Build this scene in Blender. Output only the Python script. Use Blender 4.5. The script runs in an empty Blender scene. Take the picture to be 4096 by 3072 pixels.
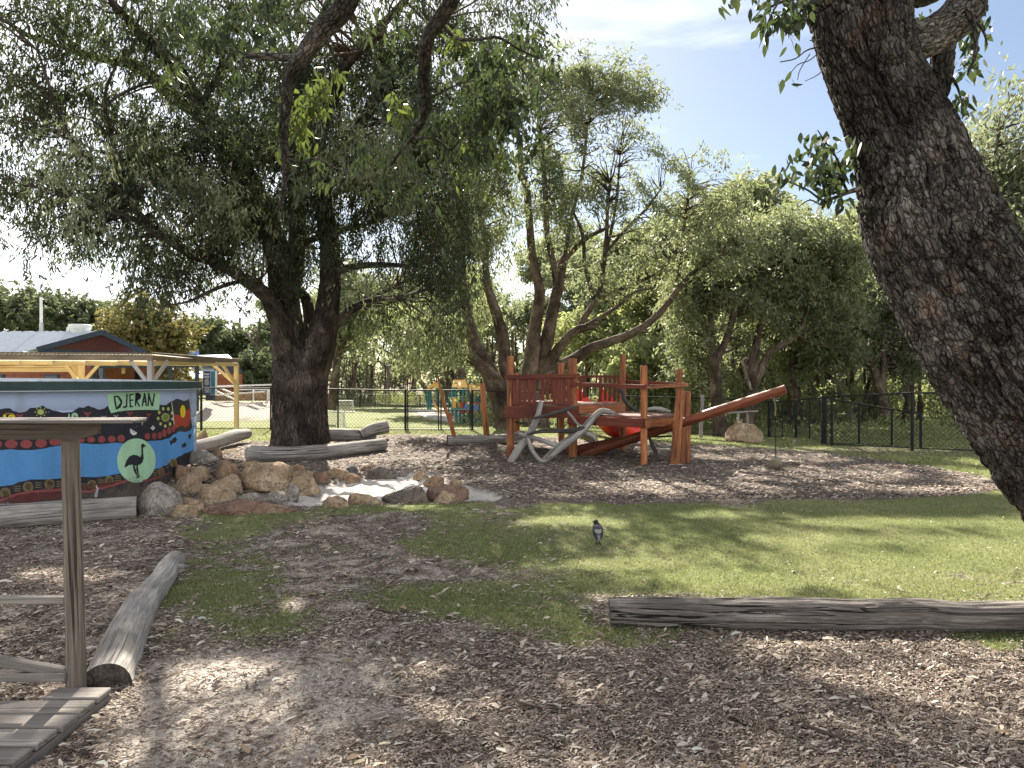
import bpy, bmesh, math, random
import numpy as np
from mathutils import Vector, Matrix
import mathutils.geometry as mgeo

# ------------------------------------------------------------------ camera, sky, sun, exposure
F, CX, HY, CAM = 2840.0, 2048.0, 1527.0, 1.65
sc = bpy.context.scene
COL = sc.collection
cam = bpy.data.objects.new('camera', bpy.data.cameras.new('camera'))
COL.objects.link(cam)
cam.location = (0, 0, CAM)
cam.rotation_euler = (math.radians(90), 0, 0)
cam.data.sensor_width = 36
cam.data.lens = 36 * F / 4096
cam.data.shift_y = -(1536 - HY) / 4096
cam.data.clip_start = 0.05
cam.data.clip_end = 2000
sc.camera = cam

SUN_AZ, SUN_EL = math.radians(-11), math.radians(39)
w = bpy.data.worlds.new('World')
sc.world = w
w.use_nodes = True
nt = w.node_tree
for n in list(nt.nodes):
    nt.nodes.remove(n)
wo = nt.nodes.new('ShaderNodeOutputWorld')
bg = nt.nodes.new('ShaderNodeBackground')
sky = nt.nodes.new('ShaderNodeTexSky')
sky.sky_type = 'NISHITA'
sky.sun_disc = False
sky.sun_elevation = SUN_EL
sky.sun_rotation = SUN_AZ % (2 * math.pi)
sky.dust_density = 0.7
sky.air_density = 1.0
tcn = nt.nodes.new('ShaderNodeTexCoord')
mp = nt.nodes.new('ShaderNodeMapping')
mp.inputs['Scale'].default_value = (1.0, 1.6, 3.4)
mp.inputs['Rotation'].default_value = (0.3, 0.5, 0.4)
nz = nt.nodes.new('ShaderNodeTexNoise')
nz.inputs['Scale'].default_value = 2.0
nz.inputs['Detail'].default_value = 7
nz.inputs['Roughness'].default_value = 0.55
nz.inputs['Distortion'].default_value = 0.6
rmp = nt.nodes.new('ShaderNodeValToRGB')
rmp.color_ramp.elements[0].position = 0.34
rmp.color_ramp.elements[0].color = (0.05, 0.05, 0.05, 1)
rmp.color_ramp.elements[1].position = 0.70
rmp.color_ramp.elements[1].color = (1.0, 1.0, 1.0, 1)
# cloud colour: desaturated sky plus added white that keeps shaded ground bright
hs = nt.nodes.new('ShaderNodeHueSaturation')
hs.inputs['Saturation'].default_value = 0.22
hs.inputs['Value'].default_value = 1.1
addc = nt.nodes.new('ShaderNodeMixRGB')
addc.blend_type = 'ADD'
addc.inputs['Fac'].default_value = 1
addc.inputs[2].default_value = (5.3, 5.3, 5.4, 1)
mx = nt.nodes.new('ShaderNodeMixRGB')
L = nt.links.new
L(tcn.outputs['Generated'], mp.inputs['Vector'])
L(mp.outputs['Vector'], nz.inputs['Vector'])
# cloud veil, brightness added beyond the view to fill shade; blue opening right
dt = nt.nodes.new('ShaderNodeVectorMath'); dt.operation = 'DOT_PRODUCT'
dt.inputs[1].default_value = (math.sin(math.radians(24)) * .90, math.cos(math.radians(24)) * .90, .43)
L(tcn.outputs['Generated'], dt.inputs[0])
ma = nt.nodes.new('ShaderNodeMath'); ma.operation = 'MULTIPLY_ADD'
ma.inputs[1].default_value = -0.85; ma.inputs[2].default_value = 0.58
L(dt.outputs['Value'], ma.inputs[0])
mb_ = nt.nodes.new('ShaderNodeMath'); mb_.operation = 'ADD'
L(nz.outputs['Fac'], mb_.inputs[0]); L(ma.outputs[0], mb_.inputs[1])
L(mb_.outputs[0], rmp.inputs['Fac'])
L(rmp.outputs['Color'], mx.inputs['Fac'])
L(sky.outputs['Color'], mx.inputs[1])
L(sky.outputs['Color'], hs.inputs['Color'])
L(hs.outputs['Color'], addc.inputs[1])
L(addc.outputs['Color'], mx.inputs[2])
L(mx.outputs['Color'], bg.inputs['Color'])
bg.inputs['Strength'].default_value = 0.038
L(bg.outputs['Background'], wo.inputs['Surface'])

sun = bpy.data.objects.new('sun', bpy.data.lights.new('sun', 'SUN'))
COL.objects.link(sun)
SV = Vector((math.cos(SUN_EL) * math.sin(SUN_AZ), math.cos(SUN_EL) * math.cos(SUN_AZ), math.sin(SUN_EL)))
sun.rotation_euler = SV.to_track_quat('Z', 'Y').to_euler()
sun.data.energy = 5.0
sun.data.angle = math.radians(0.55)
sun.data.color = (1.0, 0.92, 0.79)
sc.view_settings.view_transform = 'Standard'
sc.view_settings.look = 'None'
sc.view_settings.gamma = 1
sc.view_settings.use_curve_mapping = False
sc.view_settings.exposure = 1.87
sc.cycles.max_bounces = 8
sc.cycles.transparent_max_bounces = 8
sc.cycles.use_denoising = True

# ------------------------------------------------------------------ noise
def _h(ix, iy, iz, seed):
    n = (ix.astype(np.int64) * 374761393 + iy.astype(np.int64) * 668265263 + iz.astype(np.int64) * 2147483647 + seed * 1274126177) & 0xffffffff
    n = ((n ^ (n >> 13)) * 1274126177) & 0xffffffff
    n = (n ^ (n >> 16)) & 0xffffffff
    return n.astype(np.float64) / 4294967295.0

def vnoise(x, y, z=None, seed=0):
    x = np.asarray(x, float); y = np.asarray(y, float)
    z = np.zeros_like(x) if z is None else np.asarray(z, float)
    ix, iy, iz = np.floor(x), np.floor(y), np.floor(z)
    fx, fy, fz = x - ix, y - iy, z - iz
    fx = fx * fx * (3 - 2 * fx); fy = fy * fy * (3 - 2 * fy); fz = fz * fz * (3 - 2 * fz)
    r = 0
    for a in (0, 1):
        for b in (0, 1):
            for c in (0, 1):
                r = r + _h(ix + a, iy + b, iz + c, seed) * (fx if a else 1 - fx) * (fy if b else 1 - fy) * (fz if c else 1 - fz)
    return r

def fbm(x, y, z=None, oct=4, seed=0):
    s = 0; a = 0.5; t = 0
    for o in range(oct):
        k = 2.03 ** o
        s = s + a * vnoise(np.asarray(x) * k, np.asarray(y) * k, None if z is None else np.asarray(z) * k, seed + o * 7)
        t += a; a *= 0.5
    return s / t

def cells(x, y, seed=0, perx=None):
    """F1 and F2 distance of a jittered cell pattern; perx = period of x in cells"""
    ix, iy = np.floor(x), np.floor(y)
    f1 = np.full(x.shape, 9.0); f2 = np.full(x.shape, 9.0); idv = np.zeros(x.shape)
    zz = np.zeros_like(ix)
    for a in (-1, 0, 1):
        for b in (-1, 0, 1):
            cx, cy = ix + a, iy + b
            hx = cx if perx is None else np.mod(cx, perx)
            px = cx + 0.15 + 0.7 * _h(hx, cy, zz, seed); py = cy + 0.15 + 0.7 * _h(hx, cy, zz + 5, seed)
            d = np.hypot(x - px, y - py)
            i = _h(hx, cy, zz + 9, seed)
            cl = d < f1
            f2 = np.where(cl, f1, np.minimum(f2, d)); idv = np.where(cl, i, idv); f1 = np.where(cl, d, f1)
    return f1, f2, idv

def sst(a, b, x):
    t = np.clip((np.asarray(x, float) - a) / (b - a), 0, 1)
    return t * t * (3 - 2 * t)

# ------------------------------------------------------------------ terrain height
def height(x, y):
    x = np.asarray(x, float); y = np.asarray(y, float)
    h = 0.24 * sst(11, 20, y) * (1 - 0.65 * sst(0, 7, x))
    h = h - 0.34 * sst(18.5, 24.5, y) * sst(2, 8, x)
    ang = x / np.maximum(y, 1.0)
    h = h - 1.1 * sst(21.3, 33, y) * (1 - sst(0.16, 0.30, ang))
    h = h + 1.15 * sst(44.5, 50, y) * (1 - sst(-0.30, -0.26, ang))
    h = h + 0.42 * np.exp(-(((x + 4.75) / 1.0) ** 2 + ((y - 11.2) / 1.25) ** 2))
    h = h + .22 * np.exp(-((y - 47.5) / 2.2) ** 2) * (vnoise(x * 1.1, y * .9, None, 4) - .5) * 2 * (ang < -.27)
    h = h + 0.25 * sst(-60, -25, -x) * 0
    return h

def P(px, py, d):
    return Vector(((px - CX) / F * d, d, CAM - (py - HY) / F * d))

def G(px, py):
    """point of the ground seen at a pixel"""
    ds = np.geomspace(1.2, 140, 4000)
    X = (px - CX) / F * ds; Z = CAM - (py - HY) / F * ds
    k = np.nonzero(Z <= height(X, ds))[0]
    i = k[0] if len(k) else len(ds) - 1
    d = ds[i]
    return Vector((X[i], d, float(height(X[i], d))))

# ------------------------------------------------------------------ mesh building
ORG = {}
class MB:
    def __init__(s):
        s.V = []; s.T = []; s.Q = []; s.C = []; s.n = 0
    def add(s, V, Q=None, T=None, C=None, m=0):
        V = np.asarray(V, float).reshape(-1, 3)
        s.V.append(V)
        C = V + s.n * 0.13 if C is None else np.asarray(C, float)
        s.C.append(C)
        if Q is not None and len(Q): s.Q.append((np.asarray(Q, int) + s.n, m))
        if T is not None and len(T): s.T.append((np.asarray(T, int) + s.n, m))
        s.n += len(V)
        return s
    def box(s, c, size, M=None, m=0, bev=0.0, along=None, jit=None):
        """box with centre c, size (x,y,z), 3x3 orientation M; grain runs along its longest side"""
        sx, sy, sz = [v / 2 for v in size]
        c = Vector(c)
        M = M or Matrix.Identity(3)
        b = min(bev, sx * .45, sy * .45, sz * .45)
        ax = int(np.argmax(size)) if along is None else along
        perm = {0: (1, 2, 0), 1: (0, 2, 1), 2: (0, 1, 2)}[ax]
        if b <= 0:
            loc = [(x, y, z) for x in (-sx, sx) for y in (-sy, sy) for z in (-sz, sz)]
            Q = [(0, 1, 3, 2), (4, 6, 7, 5), (0, 4, 5, 1), (2, 3, 7, 6), (0, 2, 6, 4), (1, 5, 7, 3)]
            T = None
        else:
            loc = []; ix = {}
            for x in (-1, 1):
                for y in (-1, 1):
                    for z in (-1, 1):
                        for k in range(3):
                            v = [x * (sx - b), y * (sy - b), z * (sz - b)]
                            v[k] += (x, y, z)[k] * b
                            ix[(x, y, z, k)] = len(loc); loc.append(tuple(v))
            Q = []; T = []
            for k in range(3):
                i, j = [q for q in range(3) if q != k]
                for sg in (-1, 1):
                    q = []
                    for a, bb in ((-1, -1), (1, -1), (1, 1), (-1, 1)):
                        t = [0, 0, 0]; t[k] = sg; t[i] = a; t[j] = bb
                        q.append(ix[(t[0], t[1], t[2], k)])
                    Q.append(q if (sg > 0) == (k != 1) else q[::-1])
            for k in range(3):      # edges along axis k
                i, j = [q for q in range(3) if q != k]
                for a in (-1, 1):
                    for bb in (-1, 1):
                        q = []
                        for sg, f in ((-1, i), (-1, j), (1, j), (1, i)):
                            t = [0, 0, 0]; t[k] = sg; t[i] = a; t[j] = bb
                            q.append(ix[(t[0], t[1], t[2], f)])
                        Q.append(q)
            for x in (-1, 1):
                for y in (-1, 1):
                    for z in (-1, 1):
                        T.append([ix[(x, y, z, k)] for k in range(3)])
        off = random.random() * 40
        V = [tuple(c + M @ Vector(v)) for v in loc]
        C = [(v[perm[0]] + off, v[perm[1]] + off * .7, v[perm[2]]) for v in loc]
        return s.add(V, Q, T, C, m)
    def bar(s, a, b, wd, ht, up=(0, 0, 1), m=0, bev=0.0):
        """board from a to b; wd across, ht along up"""
        a = Vector(a); b = Vector(b); x = (b - a); l = x.length; x.normalize()
        y = Vector(up).cross(x).normalized(); z = x.cross(y)
        M = Matrix((x, y, z)).transposed()
        return s.box((a + b) / 2, (l, wd, ht), M, m, bev, along=0)
    def tube(s, pts, rad, n=10, m=0, cap=True, capm=None, smooth_k=0, bump=None, oval=1.0, ref=(0, 1, 0)):
        """swept tube; tc = position round the section and along it. bump(cosr, sinr, s, theta) -> outward offset"""
        P_ = np.array([tuple(p) for p in pts], float)
        R_ = np.full(len(P_), float(rad)) if np.isscalar(rad) else np.asarray(rad, float)
        if smooth_k > 1 and len(P_) > 2:
            P_, R_ = catmull(P_, R_, smooth_k)
        d = np.diff(P_, axis=0); sl = np.concatenate([[0], np.cumsum(np.linalg.norm(d, axis=1))])
        tg = np.vstack([d[:1], d[1:] + d[:-1], d[-1:]]) if len(d) > 1 else np.vstack([d, d])
        tg /= np.linalg.norm(tg, axis=1)[:, None] + 1e-12
        r0 = np.array(ref, float)
        if abs(np.dot(r0, tg[0])) > .93: r0 = np.array([0, 0, -1.0])
        A = np.zeros_like(P_); B = np.zeros_like(P_)
        cur = r0
        for i in range(len(P_)):
            cur = cur - np.dot(cur, tg[i]) * tg[i]; cur /= np.linalg.norm(cur) + 1e-12
            A[i] = cur; B[i] = np.cross(tg[i], cur)
        th = np.linspace(0, 2 * np.pi, n, endpoint=False)
        ct, st = np.cos(th), np.sin(th)
        RR = R_[:, None] * np.ones(n)
        if bump is not None:
            S = sl[:, None] + 0 * th; TH = th[None, :] + 0 * S
            RR = RR + bump(RR * ct, RR * st, S, TH, RR)
        V = P_[:, None, :] + RR[..., None] * (ct[None, :, None] * A[:, None, :] + oval * st[None, :, None] * B[:, None, :])
        off = random.random() * 20
        C = np.stack([RR * ct + off, RR * st + off * .6, sl[:, None] + 0 * RR], -1)
        k = len(P_)
        i = np.arange(k - 1)[:, None]; j = np.arange(n)[None, :]; j2 = (j + 1) % n
        Q = np.stack([i * n + j, i * n + j2, (i + 1) * n + j2, (i + 1) * n + j], -1).reshape(-1, 4)
        s.add(V.reshape(-1, 3), Q, None, C.reshape(-1, 3), m)
        if cap:
            for e in (0, k - 1):
                ring = V[e]; c = P_[e]
                Cr = np.stack([R_[e] * ct + off, R_[e] * st + off, np.full(n, 0.0)], -1)
                T = np.array([(n, q, (q + 1) % n) if e else (n, (q + 1) % n, q) for q in range(n)])
                s.add(np.vstack([ring, c[None]]), None, T, np.vstack([Cr, [[off, off, 0]]]), m if capm is None else capm)
        return s
    def build(s, name, mats, parent=None, smooth=False, loc=None):
        V = np.vstack(s.V); C = np.vstack(s.C)
        org = Vector((0, 0, 0))
        if parent is not None and parent.name in ORG: org = ORG[parent.name]
        elif loc is not None: org = Vector(loc)
        V = V - np.array(tuple(org))
        me = bpy.data.meshes.new(name)
        qs = [q for q, _ in s.Q]; ts = [t for t, _ in s.T]
        nq = sum(len(q) for q in qs); ntr = sum(len(t) for t in ts)
        li = np.concatenate([q.ravel() for q in qs] + [t.ravel() for t in ts])
        ls = np.concatenate([np.arange(nq) * 4, nq * 4 + np.arange(ntr) * 3])
        mi = np.concatenate([np.full(len(q), k) for q, k in s.Q] + [np.full(len(t), k) for t, k in s.T])
        me.vertices.add(len(V)); me.vertices.foreach_set('co', V.ravel())
        me.loops.add(len(li)); me.loops.foreach_set('vertex_index', li.astype(np.int32))
        me.polygons.add(len(ls)); me.polygons.foreach_set('loop_start', ls.astype(np.int32))
        me.polygons.foreach_set('material_index', mi.astype(np.int32))
        me.polygons.foreach_set('use_smooth', np.full(len(ls), bool(smooth)))
        me.update(calc_edges=True)
        at = me.attributes.new('tc', 'FLOAT_VECTOR', 'POINT')
        at.data.foreach_set('vector', C.astype(np.float32).ravel())
        for mm in (mats if isinstance(mats, (list, tuple)) else [mats]):
            me.materials.append(mm)
        o = bpy.data.objects.new(name, me)
        COL.objects.link(o)
        if parent is not None: o.parent = parent
        elif loc is not None: o.location = loc
        ORG[o.name] = org
        return o

def catmull(P_, R_, k):
    X = np.hstack([P_, R_[:, None]])
    E = np.vstack([2 * X[0] - X[1], X, 2 * X[-1] - X[-2]])
    out = []
    for i in range(1, len(E) - 2):
        for t in np.arange(k) / k:
            a, b, c, d = E[i - 1], E[i], E[i + 1], E[i + 2]
            out.append(.5 * (2 * b + (c - a) * t + (2 * a - 5 * b + 4 * c - d) * t ** 2 + (3 * b - a - 3 * c + d) * t ** 3))
    out.append(X[-1])
    out = np.array(out)
    return out[:, :3], np.maximum(out[:, 3], .0008)

def tag(o, label=None, cat=None, group=None, kind=None):
    if label: o['label'] = label
    if cat: o['category'] = cat
    if group: o['group'] = group
    if kind: o['kind'] = kind
    return o

def thing(name, label, cat, loc, group=None):
    o = bpy.data.objects.new(name, None)
    COL.objects.link(o)
    o.location = tuple(loc)
    o.empty_display_size = .1
    ORG[o.name] = Vector(loc)
    return tag(o, label, cat, group)

def dup(o, parent=None):
    c = o.copy(); COL.objects.link(c); c.parent = parent
    for ch in o.children: dup(ch, c)
    return c

# ------------------------------------------------------------------ materials
def new_mat(name):
    m = bpy.data.materials.new(name); m.use_nodes = True
    n = m.node_tree.nodes
    return m, m.node_tree, n['Principled BSDF'], n['Material Output']

def ramp(nt, stops, fac=None, interp='LINEAR'):
    r = nt.nodes.new('ShaderNodeValToRGB')
    r.color_ramp.interpolation = interp
    e = r.color_ramp.elements
    while len(e) > 1: e.remove(e[-1])
    e[0].position = stops[0][0]; e[0].color = (*stops[0][1], 1)
    for p, c in stops[1:]:
        k = e.new(p); k.color = (*c, 1)
    if fac is not None: nt.links.new(fac, r.inputs['Fac'])
    return r.outputs['Color']

def noise_n(nt, vec, scale, detail=4, rough=.55, mapscale=None, dist=0.0, out='Fac'):
    if mapscale is not None:
        mpn = nt.nodes.new('ShaderNodeMapping'); mpn.inputs['Scale'].default_value = mapscale
        nt.links.new(vec, mpn.inputs['Vector']); vec = mpn.outputs['Vector']
    n = nt.nodes.new('ShaderNodeTexNoise')
    n.inputs['Scale'].default_value = scale; n.inputs['Detail'].default_value = detail
    n.inputs['Roughness'].default_value = rough; n.inputs['Distortion'].default_value = dist
    nt.links.new(vec, n.inputs['Vector'])
    return n.outputs[out]

def mixc(nt, fac, a, b, blend='MIX'):
    m = nt.nodes.new('ShaderNodeMixRGB'); m.blend_type = blend
    for i, v in ((0, fac), (1, a), (2, b)):
        if isinstance(v, (int, float)): m.inputs[i].default_value = v
        elif isinstance(v, tuple): m.inputs[i].default_value = (*v, 1)
        else: nt.links.new(v, m.inputs[i])
    return m.outputs['Color']

def math_n(nt, op, a, b=0.0, clamp=False):
    m = nt.nodes.new('ShaderNodeMath'); m.operation = op; m.use_clamp = clamp
    for i, v in ((0, a), (1, b)):
        if isinstance(v, (int, float)): m.inputs[i].default_value = v
        else: nt.links.new(v, m.inputs[i])
    return m.outputs[0]

def bump_n(nt, h, strength=.5, dist=.01, normal=None):
    b = nt.nodes.new('ShaderNodeBump')
    b.inputs['Strength'].default_value = strength; b.inputs['Distance'].default_value = dist
    nt.links.new(h, b.inputs['Height'])
    if normal is not None: nt.links.new(normal, b.inputs['Normal'])
    return b.outputs['Normal']

def attr(nt, name='tc', out='Vector'):
    a = nt.nodes.new('ShaderNodeAttribute'); a.attribute_name = name
    return a.outputs[out]

def objrand(nt):
    return nt.nodes.new('ShaderNodeObjectInfo').outputs['Random']

def wood_mat(name, c0, c1, crack=(.03, .025, .02), rough=.8, crack_amt=.5, stretch=.07, scale=22, bump=.5, blot=None, vary=.12, spec=.3):
    """grain along tc.z"""
    m, nt, b, o = new_mat(name)
    tc = attr(nt)
    g = noise_n(nt, tc, scale, 5, .6, (1, 1, stretch), .3)
    col = ramp(nt, [(.32, c0), (.68, c1)], g)
    if blot:
        bl = noise_n(nt, tc, 3.5, 4, .6, (1, 1, .4))
        col = mixc(nt, ramp(nt, [(.42, (0, 0, 0)), (.65, (1, 1, 1))], bl), col, mixc(nt, .65, col, blot))
    g2 = noise_n(nt, tc, scale * 3.2, 4, .7, (1, 1, stretch * .6), .2)
    col = mixc(nt, math_n(nt, 'MULTIPLY', ramp(nt, [(.42, (1, 1, 1)), (.6, (0, 0, 0))], g2), .28 + .35 * crack_amt), col, tuple(v * .45 for v in c0))
    ck = noise_n(nt, tc, scale * .55, 3, .5, (1, 1, stretch * .35), .5)
    ckm = ramp(nt, [(.5, (0, 0, 0)), (.515, (1, 1, 1)), (.53, (1, 1, 1)), (.545, (0, 0, 0))], ck)
    gate = ramp(nt, [(.45, (0, 0, 0)), (.55, (1, 1, 1))], noise_n(nt, tc, 2.5, 2, .5, (1, 1, .3)))
    ckm = math_n(nt, 'MULTIPLY', math_n(nt, 'MULTIPLY', ckm, gate), crack_amt)
    col = mixc(nt, ckm, col, crack)
    r = objrand(nt)
    hsv = nt.nodes.new('ShaderNodeHueSaturation')
    nt.links.new(col, hsv.inputs['Color'])
    nt.links.new(math_n(nt, 'ADD', math_n(nt, 'MULTIPLY', r, vary * 2), 1 - vary), hsv.inputs['Value'])
    nt.links.new(hsv.outputs['Color'], b.inputs['Base Color'])
    b.inputs['Roughness'].default_value = rough
    b.inputs['Specular IOR Level'].default_value = spec
    hgt = math_n(nt, 'SUBTRACT', math_n(nt, 'ADD', math_n(nt, 'MULTIPLY', g, .5), math_n(nt, 'MULTIPLY', g2, .6)), math_n(nt, 'MULTIPLY', ckm, 1.2))
    nt.links.new(bump_n(nt, hgt, bump, .008), b.inputs['Normal'])
    return m

def paint_mat(name, col, rough=.6, dirt=.15, scale=8, bump=.15, spec=.3, metal=0.0, coord='Object'):
    m, nt, b, o = new_mat(name)
    t = nt.nodes.new('ShaderNodeTexCoord').outputs[coord]
    g = noise_n(nt, t, scale, 5, .6)
    f = noise_n(nt, t, scale * 14, 3, .6)
    c = mixc(nt, ramp(nt, [(.4, (0, 0, 0)), (.7, (1, 1, 1))], g), col, tuple(v * (1 - dirt * 1.6) for v in col))
    c = mixc(nt, math_n(nt, 'MULTIPLY', f, dirt), c, tuple(min(1, v * 1.25 + .02) for v in col))
    nt.links.new(c, b.inputs['Base Color'])
    b.inputs['Roughness'].default_value = rough
    b.inputs['Metallic'].default_value = metal
    b.inputs['Specular IOR Level'].default_value = spec
    nt.links.new(bump_n(nt, f, bump, .004), b.inputs['Normal'])
    return m

def leaf_mat(name, cols, trans, tmix=.4, rough=.45, spec=.4):
    """cols: colours picked per leaf, trans: colour of the light that passes through"""
    m, nt, b, o = new_mat(name)
    ge = nt.nodes.new('ShaderNodeNewGeometry')
    r = ge.outputs['Random Per Island']
    stops = [(i / max(1, len(cols) - 1), c) for i, c in enumerate(cols)]
    c = ramp(nt, stops, r)
    t = nt.nodes.new('ShaderNodeTexCoord').outputs['Object']
    cl = noise_n(nt, t, .55, 3, .6)
    hsv = nt.nodes.new('ShaderNodeHueSaturation')
    nt.links.new(c, hsv.inputs['Color'])
    nt.links.new(math_n(nt, 'ADD', math_n(nt, 'MULTIPLY', cl, .8), .6), hsv.inputs['Value'])
    c = hsv.outputs['Color']
    nt.links.new(c, b.inputs['Base Color'])
    b.inputs['Roughness'].default_value = rough
    b.inputs['Specular IOR Level'].default_value = spec
    tr = nt.nodes.new('ShaderNodeBsdfTranslucent')
    nt.links.new(mixc(nt, .75, c, trans), tr.inputs['Color'])
    ms = nt.nodes.new('ShaderNodeMixShader'); ms.inputs[0].default_value = tmix
    nt.links.new(b.outputs[0], ms.inputs[1]); nt.links.new(tr.outputs[0], ms.inputs[2])
    nt.links.new(ms.outputs[0], o.inputs['Surface'])
    return m

def bark_mat(name, dark, mid, pale, cell=38, stretch=.42, bump=1.0, rough=.95, palemix=.5, blot=None, patch=2.5):
    m, nt, b, o = new_mat(name)
    tc = attr(nt)
    warp = noise_n(nt, tc, 9, 3, .6, out='Color')
    vm = nt.nodes.new('ShaderNodeVectorMath'); vm.operation = 'MULTIPLY_ADD'
    nt.links.new(warp, vm.inputs[0]); vm.inputs[1].default_value = (.05, .05, .12); nt.links.new(tc, vm.inputs[2])
    mpn = nt.nodes.new('ShaderNodeMapping'); mpn.inputs['Scale'].default_value = (1, 1, stretch)
    nt.links.new(vm.outputs[0], mpn.inputs['Vector'])
    v = nt.nodes.new('ShaderNodeTexVoronoi'); v.feature = 'DISTANCE_TO_EDGE'; v.inputs['Scale'].default_value = cell
    nt.links.new(mpn.outputs[0], v.inputs['Vector'])
    v2 = nt.nodes.new('ShaderNodeTexVoronoi'); v2.inputs['Scale'].default_value = cell
    nt.links.new(mpn.outputs[0], v2.inputs['Vector'])
    ev = math_n(nt, 'ADD', v.outputs['Distance'], math_n(nt, 'MULTIPLY', noise_n(nt, tc, cell * .35, 4, .7, (1, 1, .4)), .34))
    e = ramp(nt, [(.12, (0, 0, 0)), (.30, (1, 1, 1))], ev)
    fine = noise_n(nt, tc, cell * 3, 4, .65, (1, 1, .5))
    big = noise_n(nt, tc, 2.2, 4, .6)
    cc = mixc(nt, ramp(nt, [(.3, (0, 0, 0)), (.75, (1, 1, 1))], v2.outputs['Color']), mid, pale)
    cc = mixc(nt, math_n(nt, 'MULTIPLY', ramp(nt, [(.35, (0, 0, 0)), (.65, (1, 1, 1))], big), palemix), mid, cc)
    cc = mixc(nt, math_n(nt, 'MULTIPLY', fine, .5), cc, dark)
    if blot: cc = mixc(nt, ramp(nt, [(.6, (0, 0, 0)), (.7, (.7, .7, .7))], noise_n(nt, tc, 4.5, 3, .5)), cc, blot)
    cc = mixc(nt, e, dark, cc)
    if patch:
        pv = noise_n(nt, tc, patch, 3, .6, (1, 1, .6), .3)
        cc = mixc(nt, 1.0, cc, ramp(nt, [(.36, (.42, .40, .38)), (.5, (.85, .83, .80)), (.66, (1.55, 1.5, 1.45))], pv), 'MULTIPLY')
    nt.links.new(cc, b.inputs['Base Color'])
    b.inputs['Roughness'].default_value = rough
    b.inputs['Specular IOR Level'].default_value = .15
    h = math_n(nt, 'ADD', math_n(nt, 'MULTIPLY', e, .8), math_n(nt, 'MULTIPLY', fine, .45))
    nt.links.new(bump_n(nt, h, bump, .02), b.inputs['Normal'])
    return m
M = {}

# ------------------------------------------------------------------ materials in use
M['stain'] = wood_mat('red_stained_log', (.36, .115, .04), (.62, .26, .10), (.05, .016, .01), .55, .9, .10, 13, .8, (.085, .026, .014), spec=.35)
M['stain_board'] = wood_mat('red_stained_board', (.15, .036, .022), (.235, .062, .034), (.04, .012, .01), .6, .5, .05, 20, .35, (.09, .025, .018))
M['stain_deck'] = wood_mat('worn_red_deck', (.22, .10, .08), (.34, .19, .16), (.07, .03, .025), .6, .5, .08, 14, .3, (.30, .22, .20))
M['silver_log'] = wood_mat('silver_grey_log', (.31, .285, .26), (.58, .545, .505), (.02, .016, .014), .9, 1.0, .06, 30, 1.1, (.13, .115, .10))
M['dark_log'] = wood_mat('dark_weathered_log', (.15, .13, .115), (.46, .42, .38), (.014, .011, .01), .9, 1.0, .05, 34, 1.6, (.08, .068, .06))
M['drift'] = wood_mat('grey_driftwood', (.30, .285, .26), (.52, .50, .47), (.03, .025, .02), .9, .8, .06, 18, .7, (.16, .14, .12))
M['drift_dark'] = wood_mat('dark_driftwood', (.05, .045, .04), (.13, .12, .11), (.015, .012, .01), .9, .8, .06, 18, .7)
M['cut_end'] = wood_mat('sawn_log_end', (.05, .042, .036), (.15, .125, .105), (.015, .012, .01), .95, .8, 1.0, 18, .8)
M['grey_timber'] = wood_mat('weathered_round_post', (.15, .125, .10), (.31, .265, .215), (.025, .019, .015), .85, .9, .04, 26, .8, (.11, .095, .08))
M['grey_board'] = wood_mat('weathered_grey_board', (.20, .18, .16), (.31, .285, .255), (.03, .024, .02), .85, .45, .06, 20, .8, (.12, .105, .095), vary=.25)
M['cream_timber'] = wood_mat('cream_painted_timber', (.66, .50, .27), (.76, .60, .34), (.2, .14, .08), .6, .2, .1, 8, .15)
M['pale_timber'] = wood_mat('pale_grey_painted_timber', (.40, .37, .34), (.48, .45, .42), (.2, .16, .12), .6, .2, .1, 8, .15)
M['beam_brown'] = wood_mat('weathered_tan_beam', (.20, .155, .10), (.28, .22, .15), (.06, .04, .03), .7, .5, .06, 8, .3, (.10, .08, .06))
M['fence_black'] = paint_mat('black_powder_coat', (.012, .014, .015), .62, .1, 6, .05, .25)
M['wire'] = paint_mat('black_coated_wire', (.012, .014, .014), .6, .1, 6, .0, .2)
M['galv'] = paint_mat('galvanised_steel', (.45, .47, .48), .4, .2, 5, .05, .5, .6)
M['roof_metal'] = paint_mat('pale_roof_sheet', (.40, .44, .50), .38, .12, 3, .05, .5)
M['translucent_sheet'] = leaf_mat('translucent_roof_sheet', [(.35, .28, .20), (.35, .28, .20)], (.75, .66, .50), .62, .5)
M['stain_dark'] = wood_mat('dark_red_stained_log', (.20, .055, .025), (.36, .115, .05), (.05, .016, .01), .5, .9, .10, 13, .8, (.085, .026, .014), spec=.35)
M['rust'] = paint_mat('rusty_roof_sheet', (.16, .11, .075), .7, .4, 4, .2)
M['green_fascia'] = paint_mat('dark_green_fascia', (.028, .062, .058), .5, .3, 5, .1)
M['dark_trim'] = paint_mat('dark_blue_grey_trim', (.03, .045, .065), .5, .2, 5, .1)
M['maroon'] = paint_mat('maroon_boards', (.19, .035, .04), .6, .25, 6, .2)
M['orange_wall'] = paint_mat('orange_brown_boards', (.30, .095, .045), .55, .25, 6, .2)
M['cream'] = paint_mat('cream_paint', (.62, .45, .22), .6, .12, 6, .2)
M['white'] = paint_mat('white_paint', (.75, .75, .74), .5, .1, 6, .1)
M['glass'] = paint_mat('dark_window_glass', (.02, .025, .03), .08, .1, 3, .0, .8)
M['red_plastic'] = paint_mat('red_plastic', (.75, .045, .022), .35, .08, 6, .05, .5)
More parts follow.
